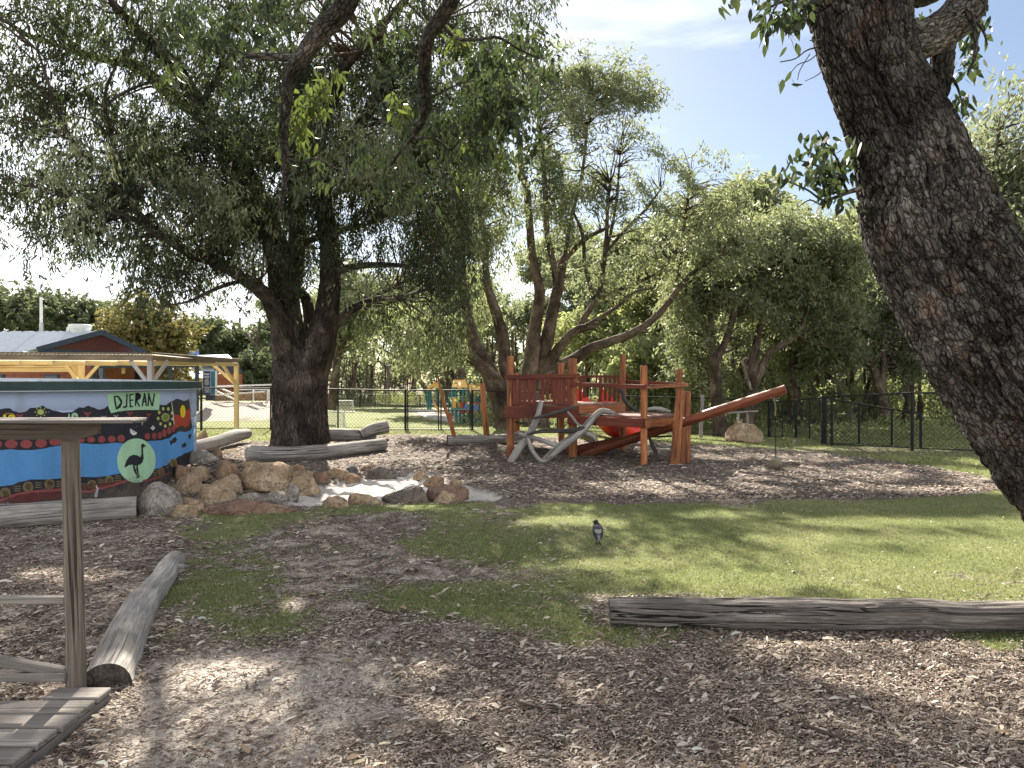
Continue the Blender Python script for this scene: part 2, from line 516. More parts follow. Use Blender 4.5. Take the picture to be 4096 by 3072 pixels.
M['yellow_plastic'] = paint_mat('yellow_plastic', (.80, .42, .08), .4, .1, 5, .05, .5)
M['teal'] = paint_mat('teal_paint', (.02, .20, .22), .4, .12, 6, .05, .5)
M['red_panel'] = paint_mat('red_panel', (.45, .04, .03), .4, .1, 6, .05, .5)
M['blue_panel'] = paint_mat('blue_panel', (.12, .20, .55), .4, .1, 6, .05, .5)
M['mint_plastic'] = paint_mat('pale_mint_plastic', (.42, .62, .58), .4, .1, 6, .05, .5)
M['rope'] = wood_mat('old_rope', (.26, .22, .16), (.42, .37, .28), (.04, .03, .02), .95, .6, .5, 60, 1.0)
M['sign_blue'] = paint_mat('navy_sign_face', (.02, .045, .14), .35, .08, 6, .02, .5)
M['sign_teal'] = paint_mat('teal_sign_face', (.03, .17, .26), .35, .35, 2.5, .02, .5)
M['net'] = paint_mat('white_net', (.72, .72, .70), .8, .1, 6, .0)
M['conc'] = paint_mat('grey_concrete', (.34, .33, .31), .9, .3, 6, .4)

def rock_mat(name, a, b_, c, stain=(.05, .04, .035)):
    m, nt, b, o = new_mat(name)
    t = nt.nodes.new('ShaderNodeTexCoord').outputs['Object']
    lo = noise_n(nt, t, 4.5, 6, .62, None, .4)
    md = noise_n(nt, t, 22, 6, .7)
    fi = noise_n(nt, t, 90, 4, .7)
    col = ramp(nt, [(.34, c), (.5, a), (.66, b_)], lo)
    col = mixc(nt, ramp(nt, [(.46, (0, 0, 0)), (.62, (1, 1, 1))], md), col, mixc(nt, .55, col, stain))
    col = mixc(nt, math_n(nt, 'MULTIPLY', fi, .35), col, (.42, .38, .32))
    vr = nt.nodes.new('ShaderNodeTexVoronoi'); vr.feature = 'DISTANCE_TO_EDGE'; vr.inputs['Scale'].default_value = 3.2
    wv = nt.nodes.new('ShaderNodeVectorMath'); wv.operation = 'MULTIPLY_ADD'
    nt.links.new(noise_n(nt, t, 5, 4, .6, out='Color'), wv.inputs[0]); wv.inputs[1].default_value = (.5, .5, .5); nt.links.new(t, wv.inputs[2])
    nt.links.new(wv.outputs[0], vr.inputs['Vector'])
    cr = ramp(nt, [(0, (1, 1, 1)), (.035, (0, 0, 0))], vr.outputs['Distance'])
    col = mixc(nt, math_n(nt, 'MULTIPLY', cr, .6), col, stain)
    nt.links.new(col, b.inputs['Base Color']); b.inputs['Roughness'].default_value = .9
    b.inputs['Specular IOR Level'].default_value = .2
    h = math_n(nt, 'ADD', md, math_n(nt, 'MULTIPLY', fi, .35)); h = math_n(nt, 'SUBTRACT', h, math_n(nt, 'MULTIPLY', cr, .4))
    nt.links.new(bump_n(nt, h, .9, .02), b.inputs['Normal'])
    return m
M['rock_tan'] = rock_mat('tan_stone', (.40, .275, .155), (.52, .41, .28), (.26, .16, .085))
M['rock_brown'] = rock_mat('brown_stone', (.34, .19, .095), (.46, .31, .18), (.18, .09, .05))
M['rock_grey'] = rock_mat('grey_stone', (.30, .27, .235), (.46, .43, .385), (.19, .16, .13))
M['rock_red'] = rock_mat('red_brown_stone', (.22, .10, .06), (.32, .20, .13), (.10, .045, .035))
M['rock_dark'] = rock_mat('dark_stone', (.09, .07, .06), (.20, .15, .11), (.04, .035, .035))
M['rock_blue'] = rock_mat('blue_grey_stone', (.07, .085, .10), (.13, .15, .17), (.04, .05, .06))

# ------------------------------------------------------------------ ground
def px_poly(pts): return [(g.x, g.y) for g in (G(*p) for p in pts)]
def sdist(X, Y, poly):
    """signed distance, positive inside"""
    px = np.array([p[0] for p in poly]); py = np.array([p[1] for p in poly])
    D = np.full(X.shape, 1e9); ins = np.zeros(X.shape, bool)
    for i in range(len(px)):
        ax, ay, bx, by = px[i], py[i], px[(i + 1) % len(px)], py[(i + 1) % len(px)]
        dx, dy = bx - ax, by - ay
        t = np.clip(((X - ax) * dx + (Y - ay) * dy) / (dx * dx + dy * dy + 1e-9), 0, 1)
        D = np.minimum(D, np.hypot(X - ax - t * dx, Y - ay - t * dy))
        if ay != by:
            c = ((ay > Y) != (by > Y)) & (X < (bx - ax) * (Y - ay) / (by - ay) + ax)
            ins ^= c
    return np.where(ins, D, -D)

MULCH_PX = [(-1500, 1840), (600, 1830), (790, 1775), (1000, 1762), (1150, 1765), (1350, 1753), (1480, 1748), (1560, 1739), (2000, 1739),
            (2300, 1757), (2700, 1772), (3000, 1789), (3300, 1812), (3600, 1850), (3850, 1888), (3990, 1925), (4010, 1950), (3900, 1975), (3700, 1993),
            (3000, 2004), (2000, 2003), (1650, 2005), (1500, 2030), (1250, 2040), (900, 2060), (800, 2110), (930, 2170), (760, 2230), (660, 2330), (700, 2430), (860, 2490), (1100, 2490),
            (1350, 2440), (1600, 2410), (1900, 2480), (2150, 2500), (2400, 2500), (2480, 2450), (3300, 2440), (4600, 2450)]
MULCH = px_poly(MULCH_PX) + [(9, 3.2), (9, -8), (-25, -8), (-25, 14)]
SAND = px_poly([(1140, 2018), (1215, 1950), (1330, 1915), (1450, 1903), (1600, 1890), (1720, 1893), (1850, 1925), (1900, 1950), (2010, 1980), (1960, 1997), (1800, 2002), (1500, 2014), (1420, 2018), (1300, 2030)])
WORN = px_poly([(1150, 2050), (1500, 2040), (1900, 2040), (2000, 2100), (1850, 2250), (1800, 2350), (1500, 2380), (1250, 2330), (1050, 2210), (900, 2120)])
DUST = px_poly([(500, 2640), (800, 2500), (1250, 2520), (1400, 2650), (1330, 2850), (1150, 3000), (700, 3070), (300, 3072), (300, 2900)])
SOFT = px_poly([(1620, 1638), (2250, 1638), (2230, 1675), (2050, 1695), (1900, 1696), (1780, 1685), (1680, 1665)])

def zone_at(X, Y):
    n1 = fbm(X * 1.3, Y * 1.3, oct=4, seed=3) - .5
    n2 = fbm(X * 7, Y * 7, oct=3, seed=9) - .5
    near = sst(10, 5, Y)
    e = sdist(X, Y, MULCH)
    edge_crisp = sst(9.4, 10.1, Y)
    mul = sst(-.10 - .50 * (1 - edge_crisp), .08 + .34 * (1 - edge_crisp), e + n1 * (2.2 * (1 - edge_crisp) + .25) + n2 * .9 * (1 - .7 * edge_crisp))
    worn = sst(-.7, 1.0, sdist(X, Y, WORN) + n1 * 3.2 + n2 * 1.4) * .9
    worn = np.maximum(worn, .82 * sst(1.6, -1.0, X) * sst(9.6, 8, Y) * sst(.3, .7, n1 + .5 + n2 * .6))
    mul = np.maximum(mul, worn)
    sand = sst(-.04, .10, sdist(X, Y, SAND) + n1 * .5 + n2 * .22)
    soft = sst(-.6, .6, sdist(X, Y, SOFT) + n1)
    ang = X / np.maximum(Y, 1)
    bank = sst(44.3, 45.6, Y + n1 * 1.5) * sst(50.8, 49.4, Y + n1 * 1.5) * sst(-.25, -.29, ang)
    bush = sst(-.5, 1.0, n1 * 2 + (Y - 82)) * (ang > -.28)
    tanp = sst(.25, .55, np.abs(0) + sst(14, 17, Y) * sst(18.5, 16, Y) * sst(4.2, 6.5, X) * (n1 + .75))
    mul = np.maximum.reduce([mul, bank, bush * .8, tanp * .45])
    sand = np.maximum(sand, soft)
    dust = sst(-.5, .7, sdist(X, Y, DUST) + n1 * 2.2) * .9
    dust = np.maximum(dust, worn * .75 * sst(-.08, .22, n2 + n1 * .5))
    dust = np.maximum(dust, bank * .9)
    dust = np.maximum(dust, sst(.1, .45, n1) * .25)
    return mul, sand, dust

def axis(fine_a, fine_b, step, lo, hi, grow):
    a = list(np.arange(fine_a, fine_b, step))
    s = step; v = fine_b; up = []
    while v < hi: up.append(v); s *= grow; v += s
    s = step; v = fine_a - step; dn = []
    while v > lo: dn.append(v); s *= grow; v -= s
    return np.array(dn[::-1] + a + up + [hi])
gx = axis(-6.5, 8.5, .065, -420, 420, 1.10)
gy = axis(2.2, 18, .065, -60, 900, 1.045)
GX, GY = np.meshgrid(gx, gy)
mul, sand, dust = zone_at(GX, GY)
fade = sst(30, 14, GY) * sst(14, 9, np.abs(GX))
GZ = height(GX, GY)
GZ = GZ + fade * (mul * (1 - sand) * (fbm(GX * 2.2, GY * 2.2, oct=3, seed=1) - .5) * .07
                  + mul * (1 - sand) * (fbm(GX * 11, GY * 11, oct=2, seed=2) - .5) * .03
                  + (1 - mul) * (fbm(GX * 1.6, GY * 1.6, oct=3, seed=5) - .5) * .05
                  + sand * (fbm(GX * 6, GY * 6, oct=2, seed=6) - .5) * .13 - sand * .05)
nyy, nxx = GX.shape
ii = np.arange(nyy - 1)[:, None] * nxx + np.arange(nxx - 1)[None]
quads = np.stack([ii, ii + 1, ii + 1 + nxx, ii + nxx], -1)
mc = .25 * (mul[:-1, :-1] + mul[1:, :-1] + mul[:-1, 1:] + mul[1:, 1:])
sc_ = .25 * (sand[:-1, :-1] + sand[1:, :-1] + sand[:-1, 1:] + sand[1:, 1:])
fy = GY[:-1, :-1]; fx_ = GX[:-1, :-1]
cls = np.where(sc_ > .5, np.where(fy > 25, 4, 2), np.where(mc > .5, np.where(fy > 75, 5, np.where(fy > 40, 3, 0)), np.where(fy > 20.6, 6, 1)))

gm, gnt, gb, gout = new_mat('ground_cover')
zc = attr(gnt, 'zone')
sep = gnt.nodes.new('ShaderNodeSeparateXYZ'); gnt.links.new(zc, sep.inputs[0])
gt = gnt.nodes.new('ShaderNodeTexCoord').outputs['Object']
# mulch: irregular chips
wp = gnt.nodes.new('ShaderNodeVectorMath'); wp.operation = 'MULTIPLY_ADD'
gnt.links.new(noise_n(gnt, gt, 7, 2, .5, out='Color'), wp.inputs[0]); wp.inputs[1].default_value = (.28, .28, 0); gnt.links.new(gt, wp.inputs[2])
mpv = gnt.nodes.new('ShaderNodeMapping'); mpv.inputs['Scale'].default_value = (1.0, 2.1, 1)
gnt.links.new(wp.outputs[0], mpv.inputs['Vector'])
va = gnt.nodes.new('ShaderNodeTexVoronoi'); va.inputs['Scale'].default_value = 26
gnt.links.new(mpv.outputs[0], va.inputs['Vector'])
vb = gnt.nodes.new('ShaderNodeTexVoronoi'); vb.inputs['Scale'].default_value = 61
mpw = gnt.nodes.new('ShaderNodeMapping'); mpw.inputs['Scale'].default_value = (1.9, 1, 1); mpw.inputs['Rotation'].default_value = (0, 0, .7)
gnt.links.new(wp.outputs[0], mpw.inputs['Vector']); gnt.links.new(mpw.outputs[0], vb.inputs['Vector'])
chipstops = [(.0, (.05, .038, .031)), (.25, (.13, .10, .084)), (.5, (.24, .195, .165)), (.75, (.40, .34, .29)), (1.0, (.60, .535, .465))]
ca = ramp(gnt, chipstops, va.outputs['Color'])
cb = ramp(gnt, chipstops, vb.outputs['Color'])
mcol = mixc(gnt, ramp(gnt, [(.4, (0, 0, 0)), (.6, (1, 1, 1))], noise_n(gnt, gt, 14, 2)), ca, cb)
edge = ramp(gnt, [(.25, (1, 1, 1)), (.75, (.35, .35, .35))], va.outputs['Distance'])
mcol = mixc(gnt, 1.0, mcol, edge, 'MULTIPLY')
mcol = mixc(gnt, ramp(gnt, [(.35, (0, 0, 0)), (.7, (.35, .35, .35))], noise_n(gnt, gt, .9, 4)), mcol, (.06, .045, .038))
# sandy dust between the chips
sfine = noise_n(gnt, gt, 34, 5, .7)
dustm = ramp(gnt, [(.42, (0, 0, 0)), (.62, (1, 1, 1))], math_n(gnt, 'ADD', math_n(gnt, 'MULTIPLY', sep.outputs[2], .42), math_n(gnt, 'MULTIPLY', sfine, .55)))
dustc = ramp(gnt, [(.3, (.34, .295, .25)), (.7, (.56, .50, .44))], noise_n(gnt, gt, 60, 4, .7))
mcol = mixc(gnt, dustm, mcol, dustc)
# grass
gn = noise_n(gnt, gt, 70, 4, .75, (1, .55, 1))
gl = noise_n(gnt, gt, .8, 5, .6)
gcol = ramp(gnt, [(.3, (.055, .07, .027)), (.5, (.135, .16, .06)), (.72, (.28, .285, .13))], gn)
gcol = mixc(gnt, ramp(gnt, [(.42, (0, 0, 0)), (.68, (.65, .65, .65))], gl), gcol, ramp(gnt, [(.3, (.15, .15, .075)), (.7, (.31, .29, .16))], gn))
field = ramp(gnt, [(0, (0, 0, 0)), (1, (1, 1, 1))], sep.outputs[0])
# sand
snc = ramp(gnt, [(.3, (.34, .315, .285)), (.7, (.60, .565, .52))], noise_n(gnt, gt, 14, 7, .8))
gm_mask = ramp(gnt, [(.38, (0, 0, 0)), (.62, (1, 1, 1))], math_n(gnt, 'ADD', math_n(gnt, 'MULTIPLY', sep.outputs[0], .62), math_n(gnt, 'MULTIPLY', noise_n(gnt, gt, 40, 4, .75), .38)))
gcolor = mixc(gnt, gm_mask, gcol, mcol)
gcolor = mixc(gnt, sep.outputs[1], gcolor, snc)
gnt.links.new(gcolor, gb.inputs['Base Color'])
gb.inputs['Roughness'].default_value = .95
gb.inputs['Specular IOR Level'].default_value = .12
hh = mixc(gnt, gm_mask, gn, edge)
hh = mixc(gnt, sep.outputs[1], hh, noise_n(gnt, gt, 16, 5, .65))
gnt.links.new(bump_n(gnt, hh, .8, .02), gb.inputs['Normal'])

def ground_part(name, k):
    q = quads[cls == k]
    if not len(q): return
    used, inv = np.unique(q.ravel(), return_inverse=True)
    V = np.stack([GX.ravel()[used], GY.ravel()[used], GZ.ravel()[used]], -1)
    mb = MB(); mb.add(V, inv.reshape(-1, 4))
    o = mb.build(name, gm, None, True)
    a = o.data.attributes.new('zone', 'FLOAT_VECTOR', 'POINT')
    a.data.foreach_set('vector', np.stack([mul.ravel()[used], sand.ravel()[used], dust.ravel()[used]], -1).astype(np.float32).ravel())
    tag(o, kind='structure')
ground_part('mulch_ground', 0)
ground_part('lawn', 1)
ground_part('sandpit', 2)
ground_part('mulch_bank', 3)
ground_part('softfall_ground', 4)
ground_part('forest_floor', 5)
ground_part('playing_field', 6)

rng = np.random.default_rng(7)
def surf(X, Y):
    """height of the built ground sheet"""
    i = np.clip(np.searchsorted(gy, Y) - 1, 0, len(gy) - 2); j = np.clip(np.searchsorted(gx, X) - 1, 0, len(gx) - 2)
    u = (X - gx[j]) / (gx[j + 1] - gx[j]); v = (Y - gy[i]) / (gy[i + 1] - gy[i])
    return GZ[i, j] * (1 - u) * (1 - v) + GZ[i, j + 1] * u * (1 - v) + GZ[i + 1, j] * (1 - u) * v + GZ[i + 1, j + 1] * u * v

def scatter_view(n, dmin, dmax, power=1.0, half=.80):
    """points in the wedge in front of the camera, denser near"""
    u = rng.random(n)
    d = dmin * (dmax / dmin) ** (u ** power)
    x = (rng.random(n) * 2 - 1) * half * d
    return x, d

def island_mat(name, stops, rough=.85, tr=None, tmix=.3, spec=.2):
    m, nt, b, o = new_mat(name)
    r = nt.nodes.new('ShaderNodeNewGeometry').outputs['Random Per Island']
    c = ramp(nt, stops, r)
    nt.links.new(c, b.inputs['Base Color']); b.inputs['Roughness'].default_value = rough
    b.inputs['Specular IOR Level'].default_value = spec
    if tr:
        t = nt.nodes.new('ShaderNodeBsdfTranslucent'); nt.links.new(mixc(nt, .6, c, tr), t.inputs['Color'])
        ms = nt.nodes.new('ShaderNodeMixShader'); ms.inputs[0].default_value = tmix
        nt.links.new(b.outputs[0], ms.inputs[1]); nt.links.new(t.outputs[0], ms.inputs[2]); nt.links.new(ms.outputs[0], o.inputs['Surface'])
    return m
M['chips'] = island_mat('wood_chips', [(0, (.06, .043, .033)), (.3, (.145, .108, .085)), (.6, (.26, .205, .165)), (.85, (.41, .345, .285)), (1, (.56, .50, .43))])
M['blades'] = island_mat('grass_blades', [(0, (.045, .062, .026)), (.4, (.10, .125, .05)), (.62, (.19, .205, .09)), (1, (.44, .41, .25))], .65, (.34, .40, .12), .42)
M['litter'] = island_mat('fallen_leaves', [(0, (.20, .13, .07)), (.4, (.38, .30, .20)), (.8, (.55, .50, .42)), (1, (.40, .44, .40))])

def chip_mesh(X, Y, Ln, Wd, tilt=.35, lift=.004):
    n = len(X); th = rng.random(n) * np.pi
    th = np.where(rng.random(n) < .5, th * .45 - .3, th)
    Z = surf(X, Y) + lift + rng.random(n) * .012
    c = np.stack([X, Y, Z], -1)
    a = np.stack([np.cos(th), np.sin(th), (rng.random(n) - .5) * tilt], -1)
    b = np.stack([-np.sin(th), np.cos(th), (rng.random(n) - .5) * tilt * 2], -1)
    a *= Ln[:, None] / 2; b *= Wd[:, None] / 2
    up = np.zeros((n, 3)); up[:, 2] = Wd * .28
    cv = rng.normal(0, .25, n)[:, None] * b
    V = np.stack([c - a - b * .6, c - a + b * .6, c + b + cv + up, c - b + cv + up, c + a + b * .5, c + a - b * .5], 1).reshape(-1, 3)
    i = np.arange(n)[:, None] * 6
    Q = np.concatenate([i + np.array([[0, 3, 2, 1]]), i + np.array([[3, 5, 4, 2]])])
    return V, Q
X, Y = scatter_view(390000, 2.3, 11.5, 1.0)
m_, s_, d_ = zone_at(X, Y)
k = (rng.random(len(X)) < m_ * (1 - s_) * (1 - .72 * d_)) | (rng.random(len(X)) < .003 + .03 * (X < .5) * (Y < 9))
k &= ~((X < -2.05) & (Y < 3.7))
X, Y = X[k], Y[k]
ln = np.clip(rng.lognormal(math.log(.0158), .55, len(X)), .006, .10) * (1 + Y * .03)
V, Q = chip_mesh(X, Y, ln, ln * (.12 + .2 * rng.random(len(X)) + .28 * (ln < .016)), .6)
mb = MB().add(V, Q); tag(mb.build('mulch_chips', M['chips']), kind='stuff')
X, Y = scatter_view(60000, 10.0, 22, 1.0, .74)
m_, s_, d_ = zone_at(X, Y)
k = rng.random(len(X)) < m_ * (1 - s_)
X, Y = X[k], Y[k]
ln = np.clip(rng.lognormal(math.log(.05), .4, len(X)), .02, .12)
V, Q = chip_mesh(X, Y, ln, ln * .35)
mb = MB().add(V, Q); tag(mb.build('far_mulch_chips', M['chips']), kind='stuff')

# fallen leaves and bark scraps lying on top
X, Y = scatter_view(520, 2.6, 12, .9)
m_, s_, d_ = zone_at(X, Y)
ln = (.03 + rng.random(len(X)) * .04) * np.where(m_ > .5, 1, .6)
V, Q = chip_mesh(X, Y, ln, ln * .38, .5, .014)
mb = MB().add(V, Q); tag(mb.build('leaf_litter', M['litter']), kind='stuff')

def blades(n, dmin, dmax, hgt, wd, half=.8, power=1.0):
    X, Y = scatter_view(n, dmin, dmax, power, half)
    m_, s_, d_ = zone_at(X, Y)
    k = rng.random(len(X)) < (1 - m_) ** 1.3 * (1 - s_)
    X, Y = X[k], Y[k]; n = len(X)
    Z = surf(X, Y) - .004
    th = rng.random(n) * 2 * np.pi
    h = hgt * (.45 + .8 * rng.random(n)); lean = rng.normal(0, .65, (n, 2)) * h[:, None]
    wv = np.stack([np.cos(th), np.sin(th), 0 * th], -1) * (wd * (.6 + .8 * rng.random(n)))[:, None]
    c = np.stack([X, Y, Z], -1)
    tip = c + np.stack([lean[:, 0], lean[:, 1], h], -1)
    V = np.stack([c - wv, c + wv, tip], 1).reshape(-1, 3)
    T = np.arange(n * 3).reshape(-1, 3)
    return MB().add(V, None, T)
tag(blades(330000, 4.2, 11.5, .026, .0032, .8, 1.0).build('short_grass', M['blades']), kind='stuff')
tag(blades(120000, 11, 22, .05, .008, .78, .8).build('far_short_grass', M['blades']), kind='stuff')

# ------------------------------------------------------------------ painted tank
TC = Vector((-8.03, 10.44, 0)); TR = 3.10
tank = thing('painted_water_tank', 'round water tank painted with a river, black hills, an emu and the word DJERAN', 'water tank', (TC.x, TC.y, 0))
NSEG = 196; DU = 2 * math.pi * TR / NSEG
tw, tnt, tb, to = new_mat('tank_wall_paint')
t_ = tnt.nodes.new('ShaderNodeTexCoord').outputs['Object']
st = noise_n(tnt, t_, 3.2, 5, .6, (1, 1, .12))
wc = mixc(tnt, ramp(tnt, [(.5, (0, 0, 0)), (.72, (1, 1, 1))], st), (.36, .44, .62), (.24, .26, .30))
wc = mixc(tnt, math_n(tnt, 'MULTIPLY', noise_n(tnt, t_, 30, 4, .7), .35), wc, (.46, .54, .70))
tnt.links.new(wc, tb.inputs['Base Color']); tb.inputs['Roughness'].default_value = .75
tnt.links.new(bump_n(tnt, noise_n(tnt, t_, 45, 5, .6), .35, .006), tb.inputs['Normal'])

def mural_mat(name, c, var=.26, streak=.5):
    m, nt, b, o = new_mat(name)
    t = nt.nodes.new('ShaderNodeTexCoord').outputs['Object']
    g = noise_n(nt, t, 14, 5, .65, (1, 1, 3)); f = noise_n(nt, t, 2.2, 4, .6, (1, 1, .3))
    cc = mixc(nt, math_n(nt, 'MULTIPLY', g, var * 2), c, tuple(min(1, v * 1.5 + .02) for v in c))
    cc = mixc(nt, math_n(nt, 'MULTIPLY', ramp(nt, [(.45, (0, 0, 0)), (.75, (1, 1, 1))], f), streak), cc, tuple(v * .5 for v in c))
    sz = nt.nodes.new('ShaderNodeSeparateXYZ'); nt.links.new(t, sz.inputs[0])
    mud = math_n(nt, 'ADD', sz.outputs[2], math_n(nt, 'MULTIPLY', noise_n(nt, t, 9, 5, .7), .7))
    cc = mixc(nt, ramp(nt, [(.45, (.75, .75, .75)), (.75, (0, 0, 0))], mud), cc, (.17, .13, .10))
    ch = noise_n(nt, t, 26, 4, .8)
    cc = mixc(nt, ramp(nt, [(.66, (0, 0, 0)), (.69, (.8, .8, .8))], ch), cc, (.36, .36, .36))
    nt.links.new(cc, b.inputs['Base Color']); b.inputs['Roughness'].default_value = .6
    b.inputs['Specular IOR Level'].default_value = .25
    nt.links.new(bump_n(nt, noise_n(nt, t, 45, 5, .6), .35, .006), b.inputs['Normal'])
    return m
MU = dict(black=mural_mat('mural_black', (.020, .020, .028), .2), blue=mural_mat('mural_blue', (.085, .26, .54)), mint=mural_mat('mural_mint', (.36, .58, .38)),
          red=mural_mat('mural_dull_red', (.25, .055, .055)), flagred=mural_mat('mural_brick_red', (.34, .045, .025)), yellow=mural_mat('mural_yellow', (.68, .50, .015)),
          green=mural_mat('mural_olive_green', (.40, .45, .12)), tan=mural_mat('mural_ochre', (.24, .18, .09)), white=mural_mat('mural_white', (.62, .62, .64)),
          char=mural_mat('mural_charcoal', (.035, .033, .028)))

def wall_uz(px, py):
    """pixel -> (arc position, height) on the near side of the tank wall"""
    dx, dy = (px - CX) / F, 1.0
    n = math.hypot(dx, dy); ux, uy = dx / n, dy / n
    cd = TC.x * ux + TC.y * uy; c2 = TC.x ** 2 + TC.y ** 2 - TR ** 2
    disc = cd * cd - c2
    t = cd - math.sqrt(max(disc, 0.0))
    x, y = t * ux, t * uy
    th = math.atan2(y - TC.y, x - TC.x)     # near side is around -45 degrees
    return th * TR, CAM - (py - HY) / F * y

# wall: blockwork courses
mb = MB()
th = np.arange(NSEG) * 2 * np.pi / NSEG
zs = []
for c in range(9):
    zs += [(-.05 + c * .2, 0), (-.05 + c * .2 + .006, .0) , (-.05 + (c + 1) * .2 - .006, .0)]
zr = []
for c in range(9):
    z0 = -.1 + c * .2
    zr += [(z0, -.004), (z0 + .005, 0), (z0 + .195, 0)]
zr.append((1.585, 0))
zr = [q for q in zr if q[0] <= 1.585]
rings = [np.stack([(TR + o_) * np.cos(th) + TC.x, (TR + o_) * np.sin(th) + TC.y, np.full(NSEG, z)], -1) for z, o_ in zr]
i = np.arange(len(rings) - 1)[:, None]; j = np.arange(NSEG)[None]; j2 = (j + 1) % NSEG
Q = np.stack([i * NSEG + j, i * NSEG + j2, (i + 1) * NSEG + j2, (i + 1) * NSEG + j], -1).reshape(-1, 4)
mb.add(np.vstack(rings), Q).build('wall', tw, tank, True)
def ringband(r0, z0, r1, z1):
    a = np.stack([r0 * np.cos(th) + TC.x, r0 * np.sin(th) + TC.y, np.full(NSEG, z0)], -1)
    b = np.stack([r1 * np.cos(th) + TC.x, r1 * np.sin(th) + TC.y, np.full(NSEG, z1)], -1)
    Q = np.stack([np.arange(NSEG), (np.arange(NSEG) + 1) % NSEG, (np.arange(NSEG) + 1) % NSEG + NSEG, np.arange(NSEG) + NSEG], -1)
    return np.vstack([a, b]), Q
mb = MB()
for a in ((TR + .002, 1.585, TR + .065, 1.585), (TR + .065, 1.585, TR + .075, 1.53), (TR + .075, 1.53, TR + .085, 1.53), (TR + .085, 1.53, TR + .085, 1.648), (TR + .085, 1.648, TR + .05, 1.655), (TR + .05, 1.655, TR + .05, 1.58)):
    V, Qq = ringband(*a); mb.add(V, Qq)
mb.build('fascia', M['green_fascia'], tank)
mb = MB()
V, Qq = ringband(TR + .087, 1.532, TR + .087, 1.545); mb.add(V, Qq)
mb.build('drip_edge', M['roof_metal'], tank)
# low corrugated roof, ribs running one way
nr = 150
g = np.linspace(-(TR + .04), TR + .04, nr * 2)
rows = np.linspace(-1, 1, 13)
VV = []
for q, x in enumerate(g):
    half = math.sqrt(max((TR + .04) ** 2 - x * x, 1e-4))
    yy = rows * half
    zz = 1.650 + .05 * (1 - (x ** 2 + yy ** 2) / (TR + .04) ** 2) + (.007 if q % 4 < 2 else 0)
    VV.append(np.stack([np.full(13, 0.0) + x, yy, zz], -1))
VV = np.array(VV)
an = math.radians(102); RX = VV[..., 0] * math.cos(an) - VV[..., 1] * math.sin(an) + TC.x; RY = VV[..., 0] * math.sin(an) + VV[..., 1] * math.cos(an) + TC.y
i = np.arange(len(g) - 1)[:, None] * 13; j = np.arange(12)[None]
Q = np.stack([i + j, i + j + 1, i + 13 + j + 1, i + 13 + j], -1).reshape(-1, 4)
MB().add(np.stack([RX, RY, VV[..., 2]], -1).reshape(-1, 3), Q).build('roof', M['roof_metal'], tank)

def c2(p): return (p[0] * .42194, 1500 + p[1] * .42194)
def wrap(u, z, off):
    # follow the facets of the wall
    k = math.floor(u / DU); f = u / DU - k
    a0, a1 = k * DU / TR, (k + 1) * DU / TR
    x = (1 - f) * math.cos(a0) + f * math.cos(a1); y = (1 - f) * math.sin(a0) + f * math.sin(a1)
    return (TC.x + (TR + off) * x, TC.y + (TR + off) * y, z)
def paint(name, polys, mat, layer, dense=0):
    """polys: outlines in pixels of the mural crop, laid on the wall as paint"""
    mb = MB(); off = .0025 * layer
    for poly in polys:
        pl = [wall_uz(*c2(p)) for p in poly]
        pl = [p for q, p in enumerate(pl) if q == 0 or (abs(p[0] - pl[q - 1][0]) + abs(p[1] - pl[q - 1][1])) > 1e-4]
        bm = bmesh.new()
        vs = [bm.verts.new((u, z, 0)) for u, z in pl]
        try: f = bm.faces.new(vs)
        except ValueError: bm.free(); continue
        bmesh.ops.triangulate(bm, faces=bm.faces[:], ngon_method='EAR_CLIP')
        us = [p[0] for p in pl]
        k0, k1 = math.floor(min(us) / DU) + 1, math.floor(max(us) / DU)
        for k in range(k0, k1 + 1):
            bmesh.ops.bisect_plane(bm, geom=bm.verts[:] + bm.edges[:] + bm.faces[:], plane_co=(k * DU, 0, 0), plane_no=(1, 0, 0), dist=1e-6)
        bmesh.ops.triangulate(bm, faces=bm.faces[:])
        bm.verts.index_update()
        V = [wrap(v.co.x, v.co.y, off) for v in bm.verts]
        T = []
        for f in bm.faces:
            ids = [v.index for v in f.verts]
            a, b, c = [Vector(V[q]) for q in ids]
            nn = (b - a).cross(c - a); out = Vector((a.x - TC.x, a.y - TC.y, 0))
            T.append(ids if nn.dot(out) > 0 else ids[::-1])
        if T: mb.add(V, None, T)
        bm.free()
    if mb.n: return mb.build(name, mat, tank)
def dense(pts, amp=0, step=14, seed=1):
    out = []
    r = random.Random(seed)
    for a, b in zip(pts[:-1], pts[1:]):
        n = max(1, int(abs(b[0] - a[0]) / step))
        for q in range(n):
            t = q / n; t2 = t * t * (3 - 2 * t)
            out.append((a[0] + (b[0] - a[0]) * t, a[1] + (b[1] - a[1]) * (t2 if amp >= 0 else t) + r.uniform(-1, 1) * abs(amp)))
    out.append(pts[-1]); return out
def ell(cx, cy, rx, ry, n=22, wob=.04, seed=0):
    r = random.Random(seed + int(cx * 7 + cy))
    return [(cx + rx * math.cos(a) * (1 + r.uniform(-wob, wob)), cy + ry * math.sin(a) * (1 + r.uniform(-wob, wob))) for a in [2 * math.pi * q / n for q in range(n)]]
